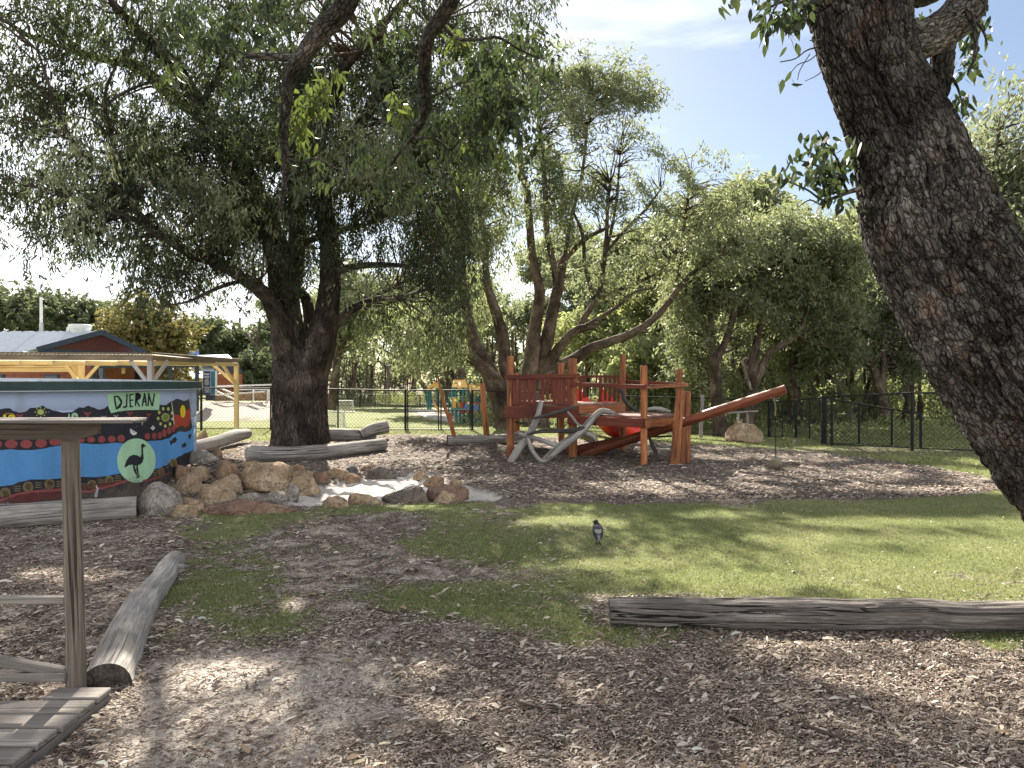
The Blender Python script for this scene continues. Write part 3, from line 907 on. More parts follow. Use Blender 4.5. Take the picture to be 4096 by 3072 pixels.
def stroke(pts, wd, taper=None):
    """quads along a polyline"""
    out = []
    L_, R_ = [], []
    for i in range(len(pts)):
        a = pts[max(0, i - 1)]; b = pts[min(len(pts) - 1, i + 1)]
        dx, dy = b[0] - a[0], b[1] - a[1]; n = math.hypot(dx, dy) or 1
        w_ = (wd if taper is None else wd + (taper - wd) * i / (len(pts) - 1)) / 2
        L_.append((pts[i][0] - dy / n * w_, pts[i][1] + dx / n * w_)); R_.append((pts[i][0] + dy / n * w_, pts[i][1] - dx / n * w_))
    return L_ + R_[::-1]
def arc(cx, cy, rx, ry, a0, a1, wd, n=14):
    return stroke([(cx + rx * math.cos(math.radians(a0 + (a1 - a0) * q / n)), cy + ry * math.sin(math.radians(a0 + (a1 - a0) * q / n))) for q in range(n + 1)], wd)

hill = dense([(-700, 330), (-400, 300), (-200, 330), (0, 325), (60, 315), (95, 316), (125, 342), (185, 356), (240, 348), (288, 312), (350, 310), (408, 290), (440, 315), (520, 340), (600, 356), (680, 352), (722, 325),
              (748, 306), (790, 311), (835, 290), (870, 305), (940, 328), (990, 318), (1015, 295), (1060, 300), (1500, 280), (1545, 285), (1570, 285), (1620, 252), (1680, 224), (1715, 236), (1740, 246), (1775, 240), (1792, 224)])
river_top = dense([(-700, 760), (-200, 722), (0, 712), (100, 705), (200, 712), (300, 712), (400, 700), (500, 680), (600, 666), (750, 648), (900, 656), (1000, 652), (1100, 642), (1180, 650), (1300, 640), (1440, 625),
                   (1520, 620), (1600, 600), (1650, 562), (1700, 535), (1760, 541), (1800, 525), (1822, 497)])
river_bot = dense([(-700, 1170), (-200, 1085), (0, 1055), (100, 1045), (200, 1010), (300, 990), (400, 990), (500, 985), (600, 978), (760, 965), (900, 968), (1000, 960), (1100, 940), (1150, 935), (1300, 915), (1450, 895),
                   (1500, 885), (1560, 860), (1640, 810), (1700, 770), (1760, 740), (1836, 712)])
bot = [(-700, 1640), (-200, 1560), (400, 1490), (1000, 1420), (1300, 1330), (1560, 1160), (1700, 1040), (1836, 950)]
paint('painted_hills', [hill + [(1800, 300), (1808, 330), (1802, 380), (1812, 430), (1822, 497)] + river_top[::-1][1:]], MU['black'], 1)
paint('painted_river', [river_top + [(1836, 470)] + river_bot[::-1]], MU['blue'], 1)
paint('painted_riverbed', [river_bot + [(1836, 950)] + dense(bot)[::-1]], MU['black'], 1)
paint('painted_flag_field', [[(1640, 372), (1700, 382), (1755, 347), (1798, 308), (1806, 400), (1796, 465), (1762, 500), (1722, 478), (1685, 492), (1650, 522)]], MU['flagred'], 2)
paint('painted_flag_band', [[(1655, 530), (1690, 486), (1722, 480), (1762, 502), (1798, 470), (1820, 478), (1798, 520), (1760, 536), (1700, 530), (1670, 545)], [(1626, 255), (1680, 228), (1738, 248), (1788, 232), (1796, 305), (1755, 345), (1700, 380), (1640, 370)]], MU['char'], 2)
paint('painted_flag_disc', [ell(1729, 345, 25, 60, 26, .01)], MU['yellow'], 3)
paint('painted_flagpole', [stroke([(1622, 255), (1632, 330), (1640, 400), (1646, 470)], 5)], MU['white'], 3)
dots = [(-330, 680, 60, 42), (-180, 668, 60, 42), (-40, 655, 60, 42), (105, 655, 61, 42), (248, 655, 56, 40), (388, 648, 56, 42), (522, 632, 57, 38), (655, 622, 50, 34), (765, 615, 36, 28), (862, 613, 38, 29), (962, 610, 35, 33), (1057, 607, 37, 32), (1147, 602, 36, 36),
        (1395, 580, 27, 32), (1460, 577, 22, 33), (1512, 572, 20, 34), (1555, 550, 21, 38), (1600, 525, 20, 37), (1640, 510, 16, 33)]
for d_ in dots: paint('painted_dot', [ell(*d_, 22, .02)], MU['red'], 2)
paint('painted_plate', [[(1012, 178), (1090, 166), (1300, 158), (1520, 153), (1512, 240), (1505, 332), (1400, 330), (1300, 331), (1200, 336), (1120, 346), (1050, 362), (1028, 310), (1018, 250)]], MU['mint'], 2)
def c5(p): return ((350 + p[0] * .27559) / .42194, (40 + p[1] * .27559) / .42194)
LET = [('D', [[(385, 165), (396, 260), (416, 352)], [(380, 170), (442, 165)], [(436, 162), (488, 225), (490, 262)], [(491, 250), (470, 318), (410, 350)]]),
       ('J', [[(568, 130), (565, 210), (562, 312)], [(568, 308), (535, 326), (508, 322)]]),
       ('E', [[(608, 140), (612, 220), (618, 322)], [(600, 148), (662, 132)], [(615, 225), (658, 215)], [(605, 318), (658, 308)]]),
       ('R', [[(700, 120), (694, 200), (690, 306)], [(690, 122), (735, 120), (765, 145), (760, 185), (700, 235)], [(705, 232), (730, 270), (752, 315)]]),
       ('A', [[(788, 308), (805, 210), (828, 118)], [(822, 118), (838, 200), (848, 308)], [(800, 240), (845, 238)]]),
       ('N', [[(872, 306), (880, 210), (886, 118)], [(878, 120), (905, 220), (932, 308)], [(934, 310), (952, 215), (966, 120)]])]
for nm, sts in LET:
    paint('painted_letter_' + nm.lower(), [stroke([c5(q) for q in s_], 13) for s_ in sts], MU['black'], 3)
paint('painted_disc', [ell(1290, 811, 183, 210, 48, .006)], MU['mint'], 2)
emu = [(1333, 662), (1343, 651), (1356, 650), (1366, 661), (1384, 677), (1362, 680), (1353, 694), (1354, 740), (1359, 790), (1348, 826), (1325, 848), (1300, 856), (1285, 862), (1255, 850), (1232, 853), (1215, 853),
       (1207, 868), (1196, 863), (1190, 876), (1174, 874), (1184, 845), (1198, 806), (1222, 772), (1262, 754), (1300, 762), (1326, 778), (1337, 750), (1337, 700)]
paint('painted_emu', [emu, stroke([(1262, 850), (1268, 900), (1284, 935), (1303, 968)], 12, 8), stroke([(1283, 975), (1300, 966), (1316, 972)], 6), stroke([(1296, 850), (1292, 890), (1302, 925), (1312, 957)], 11, 7), stroke([(1300, 962), (1312, 956), (1328, 958)], 6)], MU['black'], 3)
spir = []
for cx, cy, r in ((-130, 1150, 48), (50, 1118, 46), (265, 1058, 45), (468, 1034, 46), (672, 1030, 40), (870, 1042, 42), (1035, 998, 38)):
    spir += [arc(cx, cy, r, r, 0, 340, 6, 20), arc(cx, cy, r * .62, r * .62, 40, 380, 6, 16), arc(cx, cy, r * .25, r * .25, 0, 330, 6, 10)]
for cx, cy, rx, ry in ((1525, 915, 30, 38), (1640, 830, 32, 36)):
    spir += [arc(cx, cy, rx, ry, 0, 340, 6, 20), arc(cx, cy, rx * .5, ry * .5, 40, 380, 6, 16)]
for q in spir: paint('painted_spiral', [q], MU['tan'], 2)
dash = []
for cx, cy, sl in ((165, 1085, -.3), (365, 1045, -.05), (565, 1030, .05), (785, 1050, .1), (960, 1020, -.1), (1118, 980, -.1), (1470, 930, -.2), (1585, 860, -.35)):
    s_ = 30 if cx < 1300 else 17
    for k_ in (-1, 0, 1): dash.append(stroke([(cx - s_, cy + k_ * 22 - sl * -s_), (cx + s_, cy + k_ * 20 + sl * s_)], 8, 4))
for q in dash: paint('painted_dash', [q], MU['tan'], 2)
rl = dense([(-700, 1330), (-200, 1230), (0, 1188), (100, 1150), (200, 1120), (300, 1106), (450, 1096), (600, 1088), (780, 1102), (850, 1106), (950, 1075), (1050, 1050), (1150, 1020), (1200, 1006)], 3)
rl2 = dense([(1350, 1006), (1400, 998), (1500, 972), (1560, 945), (1610, 925)], 3)
paint('painted_red_line', [stroke(rl, 20), stroke(rl2, 15, 8)], MU['red'], 2)
paint('painted_fish', [[(1605, 612), (1622, 625), (1640, 596), (1662, 586), (1676, 612), (1660, 640), (1632, 648), (1614, 672)]], MU['black'], 2)
paint('painted_fish', [[(1720, 648), (1732, 658), (1746, 638), (1762, 645), (1764, 668), (1750, 686), (1735, 682), (1722, 698)]], MU['black'], 2)
paint('painted_fish', [[(1784, 556), (1790, 570), (1800, 553), (1810, 562), (1808, 592), (1798, 604), (1790, 600), (1786, 618)]], MU['black'], 2)
paint('painted_moon', [[(1232, 505), (1229, 530), (1238, 556), (1262, 572), (1288, 565), (1297, 545), (1280, 550), (1262, 548), (1246, 530)]], MU['white'], 2)
paint('painted_sun', [ell(384, 350, 31, 27)] + [ell(384 + 50 * math.cos(a), 352 + 42 * math.sin(a), 7, 6, 8) for a in [k_ * math.pi / 4 for k_ in range(8)]], MU['green'], 2)
paint('painted_sun_motif', [arc(1566, 402, r, r * 1.1, 0, 345, 5, 16) for r in (10, 22, 33)] + [stroke([(1566 + 34 * math.cos(a), 402 + 34 * math.sin(a)), (1566 + 48 * math.cos(a), 402 + 46 * math.sin(a))], 5) for a in [k_ * .6283 + .3 for k_ in range(10)]]
      + [ell(1566 + 70 * math.cos(a), 400 + 84 * math.sin(a), 13, 17, 12) for a in [k_ * .7 + .2 for k_ in range(9)]], MU['green'], 2)
paint('painted_arch', [stroke([(652, 366), (652, 425)], 12), arc(707, 395, 25, 32, 180, 360, 13), stroke([(682, 395), (682, 425)], 13), stroke([(732, 395), (733, 425)], 12)], MU['mint'], 2)
paint('painted_arch', [stroke([(45, 375), (46, 410)], 22), arc(105, 405, 24, 24, 180, 360, 15)] + [ell(85 + 55 * math.cos(a), 395 + 32 * math.sin(a), 5, 5, 8) for a in [math.pi + k_ * .35 for k_ in range(10)]], MU['yellow'], 2)
def shrub(cx, cy, s, w_=9): return [stroke([(cx, cy + 45 * s), (cx, cy)], w_), stroke([(cx, cy + 4), (cx - 30 * s, cy - 30 * s)], w_), stroke([(cx, cy + 4), (cx + 32 * s, cy - 32 * s)], w_), stroke([(cx, cy), (cx - 2, cy - 28 * s)], w_)]
for a in ((825, 382, 1.0, 14), (185, 400, .9, 12), (1228, 375, .9, 13), (1195, 408, .5, 9), (1278, 405, .6, 9), (1405, 385, .7, 10)):
    paint('painted_shrub', shrub(*a), MU['red'], 2)
for a in ((1095, 400, .7, 4), (980, 410, .7, 4), (1346, 455, .5, 4)):
    paint('painted_shrub', shrub(*a), MU['white'], 2)
paint('painted_flower', [ell(1447 + dx, 502 + dy, 8, 8, 8) for dx, dy in ((0, -16), (0, 14), (-14, 0), (14, 0), (0, 0))], MU['white'], 2)
paint('painted_stork', [[(903, 1048), (915, 1046), (920, 1058), (931, 1075), (924, 1110), (926, 1140), (912, 1160), (895, 1160), (888, 1140), (902, 1110), (912, 1080), (906, 1062)]], MU['white'], 3)
paint('painted_turtle', [stroke(dense([(-40, 1240), (10, 1215), (80, 1205), (125, 1225), (165, 1255), (240, 1262), (320, 1266), (290, 1280), (140, 1268)], 0), 6), stroke([(0, 1290), (40, 1288), (95, 1300), (130, 1290), (145, 1310)], 6), stroke([(140, 1268), (150, 1295), (200, 1300)], 6)], MU['white'], 2)

# ------------------------------------------------------------------ wooden play fort
def at(cx, cy, d):       # pixel of the fort crop -> world
    return P(1900 + cx * .58770, 1350 + cy * .58770, d)
def rpx(r, d): return r * .5877 * d / F
fort = thing('timber_play_fort', 'red-stained timber play fort with two decks, round posts and a slanting log', 'play fort', (1.4, 15.2, float(height(1.4, 15.2))))
def logbump(seed, a=.02, f=5):
    def fn(x, y, s, th, R):
        return R * (a * 2.2 * (fbm(x * f + seed, y * f, s * 1.3, 3, seed) - .5) + a * .8 * (vnoise(x * 22, y * 22, s * 5, seed) - .5))
    return fn
def post(name, parent, x, y, ztop, r, zb=None, mat='stain', lean=(0, 0), seed=0, n=18):
    zb = float(height(x, y)) - .12 if zb is None else zb
    mb = MB()
    k = 14
    pts = [(x + lean[0] * t, y + lean[1] * t, zb + (ztop - .012 - zb) * t) for t in np.linspace(0, 1, k)]
    rad = [r * (1.04 - .05 * t) for t in np.linspace(0, 1, k)]
    pts.append((x + lean[0], y + lean[1], ztop)); rad.append(r * .9)
    mb.tube(pts, rad, n, bump=logbump(seed, .022))
    return mb.build(name, M[mat], parent, True)
def ztop(cy, d): return at(0, cy, d).z
FP = {}
for nm, cx, top, d, r in (('a', 241, 125, 14.8, 24), ('b', 667, 143, 14.8, 28), ('c', 1150, 190, 13.7, 23), ('d', 1391, 215, 14.7, 22), ('e', 1006, 115, 16.0, 21), ('f', 588, 172, 17.4, 21), ('g', 285, 240, 17.4, 20)):
    p = at(cx, top, d); FP[nm] = p
    post('post', fort, p.x, p.y, p.z, rpx(r, d), seed=ord(nm), lean=(.0, 0))
    FP[nm] = p
p = at(238, 735, 14.62); post('short_post', fort, p.x, p.y, p.z, rpx(23, 14.6), seed=3)
tag(fort.children[-1], 'short post stub with a pale cut top')
# decks: individual boards
def deck(poly, z, n_dir, wd, th_, name, mat='stain_deck', gap=.006):
    """boards clipped to a convex polygon, running along n_dir"""
    d = Vector((n_dir[0], n_dir[1])).normalized(); nrm = Vector((-d.y, d.x))
    pr = [Vector(p[:2]) for p in poly]
    lo = min(p.dot(nrm) for p in pr); hi = max(p.dot(nrm) for p in pr)
    k = max(1, round((hi - lo) / wd)); w_ = (hi - lo) / k
    for q in range(k):
        a, b = lo + q * w_ + gap / 2, lo + (q + 1) * w_ - gap / 2
        ext = []
        for t in (a, b):
            xs = []
            for i in range(len(pr)):
                u, v = pr[i], pr[(i + 1) % len(pr)]
                du, dv = u.dot(nrm) - t, v.dot(nrm) - t
                if du * dv < 0: xs.append((u + (v - u) * (du / (du - dv))).dot(d))
            if len(xs) >= 2: ext.append((min(xs), max(xs), t))
        if len(ext) < 2: continue
        c = []
        for s0, s1, t in ext:
            c.append((s0 * d + t * nrm)); c.append((s1 * d + t * nrm))
        zz = z + random.uniform(-.002, .002)
        V = [(p.x, p.y, zz - th_) for p in c] + [(p.x, p.y, zz) for p in c]
        tcs = [(p.dot(nrm) + q * 1.7, zq, p.dot(d)) for zq in (0, th_) for p in c]
        MB().add(V, [(0, 2, 3, 1), (4, 5, 7, 6), (0, 1, 5, 4), (2, 6, 7, 3), (0, 4, 6, 2), (1, 3, 7, 5)], None, tcs).build(name, M[mat], fort)
def inset(pts, k=.08):
    c = sum((Vector(p) for p in pts), Vector((0, 0))) / len(pts)
    return [Vector(p) + (Vector(p) - c).normalized() * k for p in pts]
A, B, C, D, E, Fp, Gp = [FP[k].xy for k in 'abcdefg']
up_z, lo_z = 1.185, .985
random.seed(5)
deck(inset([A, B, E, Fp, Gp], .09), up_z, (1.0, .02), .14, .035, 'deck_board')
deck(inset([B, C, D, E], .05), lo_z, (1.3, -1.1), .14, .035, 'deck_board')
def beam(name, a, b, z0, z1, th_=.05, mat='stain_board', ext=.05, offy=0.0):
    a = Vector((a.x, a.y, (z0 + z1) / 2)); b = Vector((b.x, b.y, (z0 + z1) / 2)); dr = (b - a).normalized()
    nn = Vector((dr.y, -dr.x, 0))
    MB().bar(a - dr * ext + nn * offy, b + dr * ext + nn * offy, th_, z1 - z0, bev=.006).build(name, M[mat], fort)
beam('beam', A, B, .90, up_z - .037, .05, ext=.12, offy=.09)
beam('beam', B, E, .98, up_z - .037, .05, 'stain', ext=-.02, offy=.05)
beam('beam', A, Gp, .93, up_z - .037, .05, ext=.05, offy=-.09)
beam('beam', Fp, E, .93, up_z - .037, .05, ext=.05, offy=-.1)
beam('beam', B, C, .77, lo_z - .037, .05, ext=.06, offy=.10)
beam('beam', C, D, .77, lo_z - .037, .05, 'stain', ext=.10, offy=.10)
beam('beam', E, D, .79, lo_z - .037, .05, ext=.05, offy=-.10)
# end of the joist sticking out at the far left
# guard rails and slats
def rail(a, b, za, zb, h=.07, th_=.05, ext=.12, offy=.1, mat='stain_board'):
    a = Vector((a.x, a.y, za)); b = Vector((b.x, b.y, zb)); dr = (b - a).normalized(); nn = Vector((dr.y, -dr.x, 0)).normalized()
    MB().bar(a - dr * ext + nn * offy, b + dr * ext + nn * offy, th_, h, bev=.008).build('rail', M[mat], fort)
rail(A, B, 1.745, 1.775, .085, .07, .13, .13)
rail(B, C, 1.60, 1.555, .085, .05, .10, .12)
rail(C, D, 1.555, 1.585, .075, .05, .12, .12, 'stain')
rail(E, D, 1.66, 1.60, .07, .05, .05, -.1)
rail(Fp, E, 1.775, 1.775, .06, .06, .10, -.1)
rail(Gp, Fp, 1.70, 1.76, .06, .06, .10, -.1)
rail(A, B, 1.215, 1.215, .05, .04, -.02, .085)
def slats(a, b, z0, z1, ts, wd, offy=.1, mat='stain_board'):
    a = Vector((a.x, a.y, 0)); b = Vector((b.x, b.y, 0)); dr = (b - a).normalized(); nn = Vector((dr.y, -dr.x, 0)); L_ = (b - a).length
    for t in ts:
        c = a + (b - a) * t + nn * offy
        w_ = wd * random.uniform(.85, 1.12)
        yaw = math.atan2(dr.y, dr.x); Rm = Matrix.Rotation(yaw, 3, 'Z') @ Matrix.Rotation(random.uniform(-.012, .012), 3, 'Y')
        MB().box(c + Vector((0, 0, (z0 + z1) / 2 + random.uniform(-.01, .01))), (w_, .022, z1 - z0), Rm, bev=.004).build('slat', M[mat], fort)
slats(A, B, 1.17, 1.735, [.075, .15, .225, .30, .372], .085, .105)
slats(A, B, 1.17, 1.735, [.70, .775, .85, .925], .09, .105)
slats(Fp, E, 1.20, 1.80, [.29, .36, .62, .70, .77, .84, .91], .085, -.075)
slats(Gp, Fp, 1.2, 1.74, [.58, .69, .80, .91], .08, -.075, 'stain_board')
# slanting log with its three leaning props
lg = [P(2323, 1822, 15.05), P(2440, 1783, 14.9), P(2560, 1745, 14.65), P(2715, 1696, 14.2), P(2850, 1650, 13.95), P(3000, 1602, 13.65), P(3143, 1556, 13.35)]
MB().tube(lg, [.088, .094, .097, .098, .098, .094, .088], 20, smooth_k=5, bump=logbump(8, .02), capm=1).build('slanting_log', [M['stain_dark'], M['stain_board']], fort, True)
pp = [((2697, 1880), (2722, 1560), 13.72, .088), ((2727, 1870), (2733, 1709), 13.95, .068), ((2746, 1862), (2750, 1565), 14.15, .072)]
for (b_, t_p, d, r) in pp:
    a = P(b_[0], b_[1], d); b2 = P(t_p[0], t_p[1], d)
    MB().tube([a, a.lerp(b2, .3), a.lerp(b2, .6), b2], [r * 1.1, r * 1.02, r, r * .93], 16, smooth_k=4, bump=logbump(int(d * 9), .025)).build('leaning_prop', M['stain'], fort, True)
MB().bar(P(2270, 1805, 15.1), P(2480, 1762, 15.9), .12, .16, bev=.02).build('low_beam', M['stain_board'], fort)
# driftwood branches fixed to the fort
def branch(pts, d0, d1, mat='drift', n=10, name='driftwood_branch', seed=1):
    k = len(pts)
    W = [at(p[0], p[1], d0 + (d1 - d0) * i / (k - 1)) for i, p in enumerate(pts)]
    R = [rpx(p[2], d0) for p in pts]
    MB().tube(W, R, n, smooth_k=5, bump=logbump(seed, .13, 9)).build(name, M[mat], fort, True)
branch([(222, 872, 20), (262, 815, 27), (310, 740, 27), (352, 690, 24), (395, 610, 26), (428, 530, 20), (440, 480, 18), (452, 438, 17)], 14.15, 14.55, seed=11)
branch([(410, 892, 12), (465, 845, 20), (520, 795, 27), (600, 730, 30), (680, 672, 30), (748, 615, 27), (800, 555, 24), (850, 508, 22), (885, 502, 21), (945, 516, 13)], 13.95, 14.45, n=12, seed=12)
branch([(290, 648, 12), (340, 668, 16), (420, 690, 16), (500, 715, 17), (560, 740, 17), (600, 742, 13)], 14.1, 14.15, seed=13)
branch([(340, 650, 10), (365, 700, 15), (388, 765, 15), (430, 825, 16), (482, 868, 11)], 14.15, 13.95, seed=14)
branch([(355, 660, 8), (440, 640, 14), (530, 636, 16), (640, 634, 18), (720, 622, 17), (768, 612, 12)], 14.05, 14.2, 'drift_dark', seed=15)
branch([(380, 552, 6), (460, 535, 11), (540, 515, 12), (620, 492, 14), (685, 472, 9)], 14.3, 14.35, 'drift_dark', seed=16)
branch([(630, 505, 7), (665, 545, 9), (700, 590, 9), (745, 612, 9)], 14.3, 14.2, seed=17)
branch([(735, 650, 18), (775, 658, 22), (810, 678, 18), (832, 705, 9)], 14.3, 14.2, seed=18)
branch([(278, 512, 6), (330, 522, 9), (400, 525, 8)], 14.9, 14.9, 'drift_dark', seed=19)
branch([(272, 576, 6), (350, 586, 7), (450, 586, 6)], 14.95, 14.9, 'drift_dark', seed=20)
branch([(968, 348, 7), (1003, 372, 14), (1012, 410, 15), (1040, 455, 14), (1075, 485, 12), (1110, 500, 8)], 15.6, 15.5, 'drift_dark', seed=21)
branch([(1170, 490, 10), (1225, 484, 14), (1270, 492, 17), (1330, 505, 9)], 15.9, 15.9, seed=22)
branch([(1185, 675, 6), (1205, 730, 12), (1228, 775, 14), (1238, 800, 8)], 14.6, 14.5, 'drift_dark', seed=23)
branch([(1205, 695, 7), (1235, 728, 10), (1280, 742, 10), (1345, 738, 6)], 14.6, 14.6, seed=24)
branch([(1190, 672, 5), (1260, 675, 7), (1340, 670, 6)], 14.9, 14.9, 'drift_dark', seed=25)
MB().tube([at(365, 500, 14.9), at(365, 610, 14.9)], .012, 6).tube([at(375, 600, 14.9), at(366, 640, 14.9)], .012, 6).build('rope', M['rope'], fort, True)
# red slide behind
mb = MB()
path = [P(2350, 1600, 16.9), P(2395, 1640, 17.5), P(2440, 1698, 18.1), P(2485, 1738, 18.6), P(2535, 1748, 19.0)]
pw, _ = catmull(np.array([tuple(p) for p in path]), np.zeros(5) + .1, 6)
prof = [(-.27, .26), (-.30, .26), (-.31, .0), (-.24, -.08), (.24, -.08), (.31, .0), (.30, .26), (.27, .26), (.26, .03), (.22, -.03), (-.22, -.03), (-.26, .03)]
rows = []
for i in range(len(pw)):
    t = pw[min(i + 1, len(pw) - 1)] - pw[max(i - 1, 0)]; t /= np.linalg.norm(t)
    sx = np.cross(t, [0, 0, 1]); sx /= np.linalg.norm(sx); uz = np.cross(sx, t)
    rows.append([pw[i] + sx * a * 1.15 + uz * b * 1.15 for a, b in prof])
V = np.array(rows); n = len(prof)
i = np.arange(len(rows) - 1)[:, None] * n; j = np.arange(n)[None]; j2 = (j + 1) % n
Q = np.stack([i + j, i + j2, i + n + j2, i + n + j], -1).reshape(-1, 4)
mb.add(V.reshape(-1, 3), Q).build('slide', M['red_plastic'], fort, True)
tag(fort.children[-1], 'bright red plastic slide chute')
sl = fort.children[-1]
for cx, cy, d in ((948, 600, 17.35), (950, 627, 17.6), (972, 629, 17.7)):
    p = at(cx, cy, d); MB().tube([p, p + Vector((0, -.03, 0))], .03, 10).build('bolt_hole', M['dark_trim'], sl, True)
for q in ((735, 412, 800, 442), (828, 415, 850, 440)):
    p0 = at(q[0], q[3], 16.75); p1 = at(q[2], q[3], 16.75); p2 = at((q[0] * .4 + q[2] * .6), q[1] + 2, 16.75); p3 = at(q[0] + 3, q[1], 16.75)
    dy = Vector((0, .07, 0))
    MB().add([p0, p1, p2, p3, p0 + dy, p1 + dy, p2 + dy, p3 + dy], [(0, 1, 2, 3), (7, 6, 5, 4), (0, 4, 5, 1), (1, 5, 6, 2), (2, 6, 7, 3), (3, 7, 4, 0)]).build('slide_lip', M['red_plastic'], fort)

# rope ball hung from the slanting log
bc = P(3102, 1853, 13.36)
ball = thing('rope_ball_swing', 'knotted rope ball hanging on a thin rope from the slanting log', 'rope swing', bc)
mb = MB()
for k_ in range(3):
    ax = [Matrix.Identity(3), Matrix.Rotation(math.pi / 2, 3, 'X'), Matrix.Rotation(math.pi / 2, 3, 'Y')][k_]
    Rm = Matrix.Rotation(.6, 3, 'Y') @ Matrix.Rotation(.4, 3, 'X') @ ax
    for o_ in (-.045, -.015, .015, .045):
        r = math.sqrt(.098 ** 2 - o_ ** 2 * .7) + .004 * k_
        pts = [bc + Rm @ Vector((r * math.cos(a), r * math.sin(a), o_)) for a in np.linspace(0, 2 * math.pi, 22)]
        mb.tube(pts, .0135, 6, cap=False)
ico = bmesh.new(); bmesh.ops.create_icosphere(ico, subdivisions=2, radius=.09)
mb.add([tuple(bc + v.co) for v in ico.verts], None, [[v.index for v in f.verts] for f in ico.faces]); ico.free()
mb.build('ball', M['rope'], ball, True)
tp = P(3100, 1575, 13.42)
MB().tube([bc + Vector((0, 0, .09)), bc.lerp(tp, .5) + Vector((.004, 0, 0)), bc.lerp(tp, .75)], .007, 6).build('rope', M['fence_black'], ball, True)
MB().tube([bc.lerp(tp, .68), bc.lerp(tp, .8) + Vector((.008, 0, 0)), bc.lerp(tp, .9) + Vector((-.012, 0, 0)), tp + Vector((0, 0, -.02))], [.012, .017, .011, .014], 8, smooth_k=4).build('knotted_rope', M['rope'], ball, True)
MB().tube([tp + Vector((.105 * math.cos(a), 0, .0 + .105 * math.sin(a))) for a in np.linspace(0, 2 * math.pi, 18)], .01, 6, cap=False).build('rope_loop', M['rope'], ball, True)

# two stained poles with a rope between them
a = [P(1821, 1792, 16.6), P(1818, 1755, 16.6), P(1808, 1712, 16.6), P(1797, 1672, 16.6), P(1779, 1627, 16.6), P(1768, 1590, 16.6), P(1760, 1550, 16.6), P(1752, 1503, 16.6)]
t = thing('forked_climbing_pole', 'thin red-stained forked pole leaning left in front of the fence', 'pole', a[0])
MB().tube(a, [.048, .047, .05, .045, .04, .036, .028, .02], 12, smooth_k=4, bump=logbump(31, .04)).build('stem', M['stain'], t, True)
MB().tube([P(1800, 1690, 16.6), P(1803, 1652, 16.58)], [.045, .042], 12, bump=logbump(32, .03)).build('fork_stub', M['stain'], t, True)
a = P(1950, 1775, 16.9)
t = thing('round_climbing_pole', 'thicker red-stained round pole leaning slightly left beside the fort', 'pole', a)
MB().tube([a, P(1943, 1700, 16.9), P(1936, 1620, 16.9), P(1929, 1540, 16.9), P(1929, 1536, 16.9)], [.075, .07, .068, .062, .055], 16, smooth_k=3, bump=logbump(33, .025)).build('pole', M['stain'], t, True)
mb = MB(); q0 = P(1822, 1730, 16.55); q1 = P(1935, 1752, 16.85)
mb.tube([q0, q0.lerp(q1, .35) + Vector((0, 0, -.05)), q0.lerp(q1, .7) + Vector((0, 0, -.05)), q1], .009, 6, smooth_k=5)
tag(mb.build('slack_rope', M['rope'], None, True), 'slack thin rope strung between the two stained poles', 'rope')

# ------------------------------------------------------------------ logs
def log(name, label, pts, rads, mat, n=28, seed=1, k=8, amp=.05, stubs=(), group=None):
    base = Vector(pts[0])
    t = thing(name, label, 'log', base, group)
    def fn(x, y, s, th, R):
        c_, s_ = np.cos(th), np.sin(th)
        ridges = 1 - np.abs(2 * fbm(c_ * 4.5 + seed, s_ * 4.5, s * .9, 3, seed + 7) - 1) * 2.4
        split = sst(.74, .80, 1 - np.abs(vnoise(c_ * 2.4 + .15 * np.sin(s * 9), s_ * 2.4, s * .35 + seed, seed + 2) - .5) * 7)
        return R * (amp * 1.6 * (fbm(c_ * 1.3 + seed, s_ * 1.3, s * 1.6, 3, seed) - .5) + amp * .45 * (ridges - .3) + amp * .5 * (vnoise(c_ * 14, s_ * 14, s * 6, seed) - .5) - amp * .5 * split)
    MB().tube(pts, rads, n, smooth_k=k, bump=fn, capm=1).build('trunk', [M[mat], M['cut_end']], t, True)
    for p, r in stubs:
        MB().tube(p, r, 12, smooth_k=4, bump=fn).build('branch_stub', M[mat], t, True)
    return t
def gp(px, py, dz):
    g = G(px, py); return Vector((g.x, g.y, g.z + dz))
y0 = 4.70
log('fallen_log', 'long dark weathered log lying across the lower right foreground', [(.665, 4.84, .082), (.75, 4.835, .084), (1.0, 4.80, .09), (1.35, 4.79, .088), (1.6, 4.76, .095), (2.0, 4.755, .092), (2.3, 4.74, .088), (2.7, 4.75, .092), (3.0, 4.72, .085), (3.4, 4.72, .088), (3.8, 4.70, .08), (4.8, 4.68, .08)],
    [.086, .090, .100, .098, .108, .11, .104, .108, .098, .1, .093, .09], 'dark_log', 60, 2, 16, .12)
log('fallen_log', 'smooth silver-grey log with a knobbed far end beside the boardwalk', [(-2.19, 3.82, .0), (-2.30, 4.12, .0), (-2.45, 4.5, .015), (-2.69, 5.15, .02), (-2.84, 5.73, .03), (-2.95, 6.1, .045), (-3.01, 6.36, .06), (-3.02, 6.44, .06)],
    [.132, .130, .127, .116, .096, .096, .078, .035], 'silver_log', 40, 5, 14, .045, stubs=[([(-2.94, 6.02, .04), (-2.85, 6.07, .05), (-2.78, 6.10, .055)], [.062, .045, .018])])
log('fallen_log', 'pale grey log lying at the foot of the painted tank', [(-6.35, 7.78, .10), (-6.05, 7.93, .11), (-5.7, 8.10, .115), (-5.2, 8.33, .12), (-4.80, 8.52, .125), (-4.56, 8.63, .125)], [.13, .14, .14, .14, .135, .135], 'silver_log', 32, 8, 14, .05)
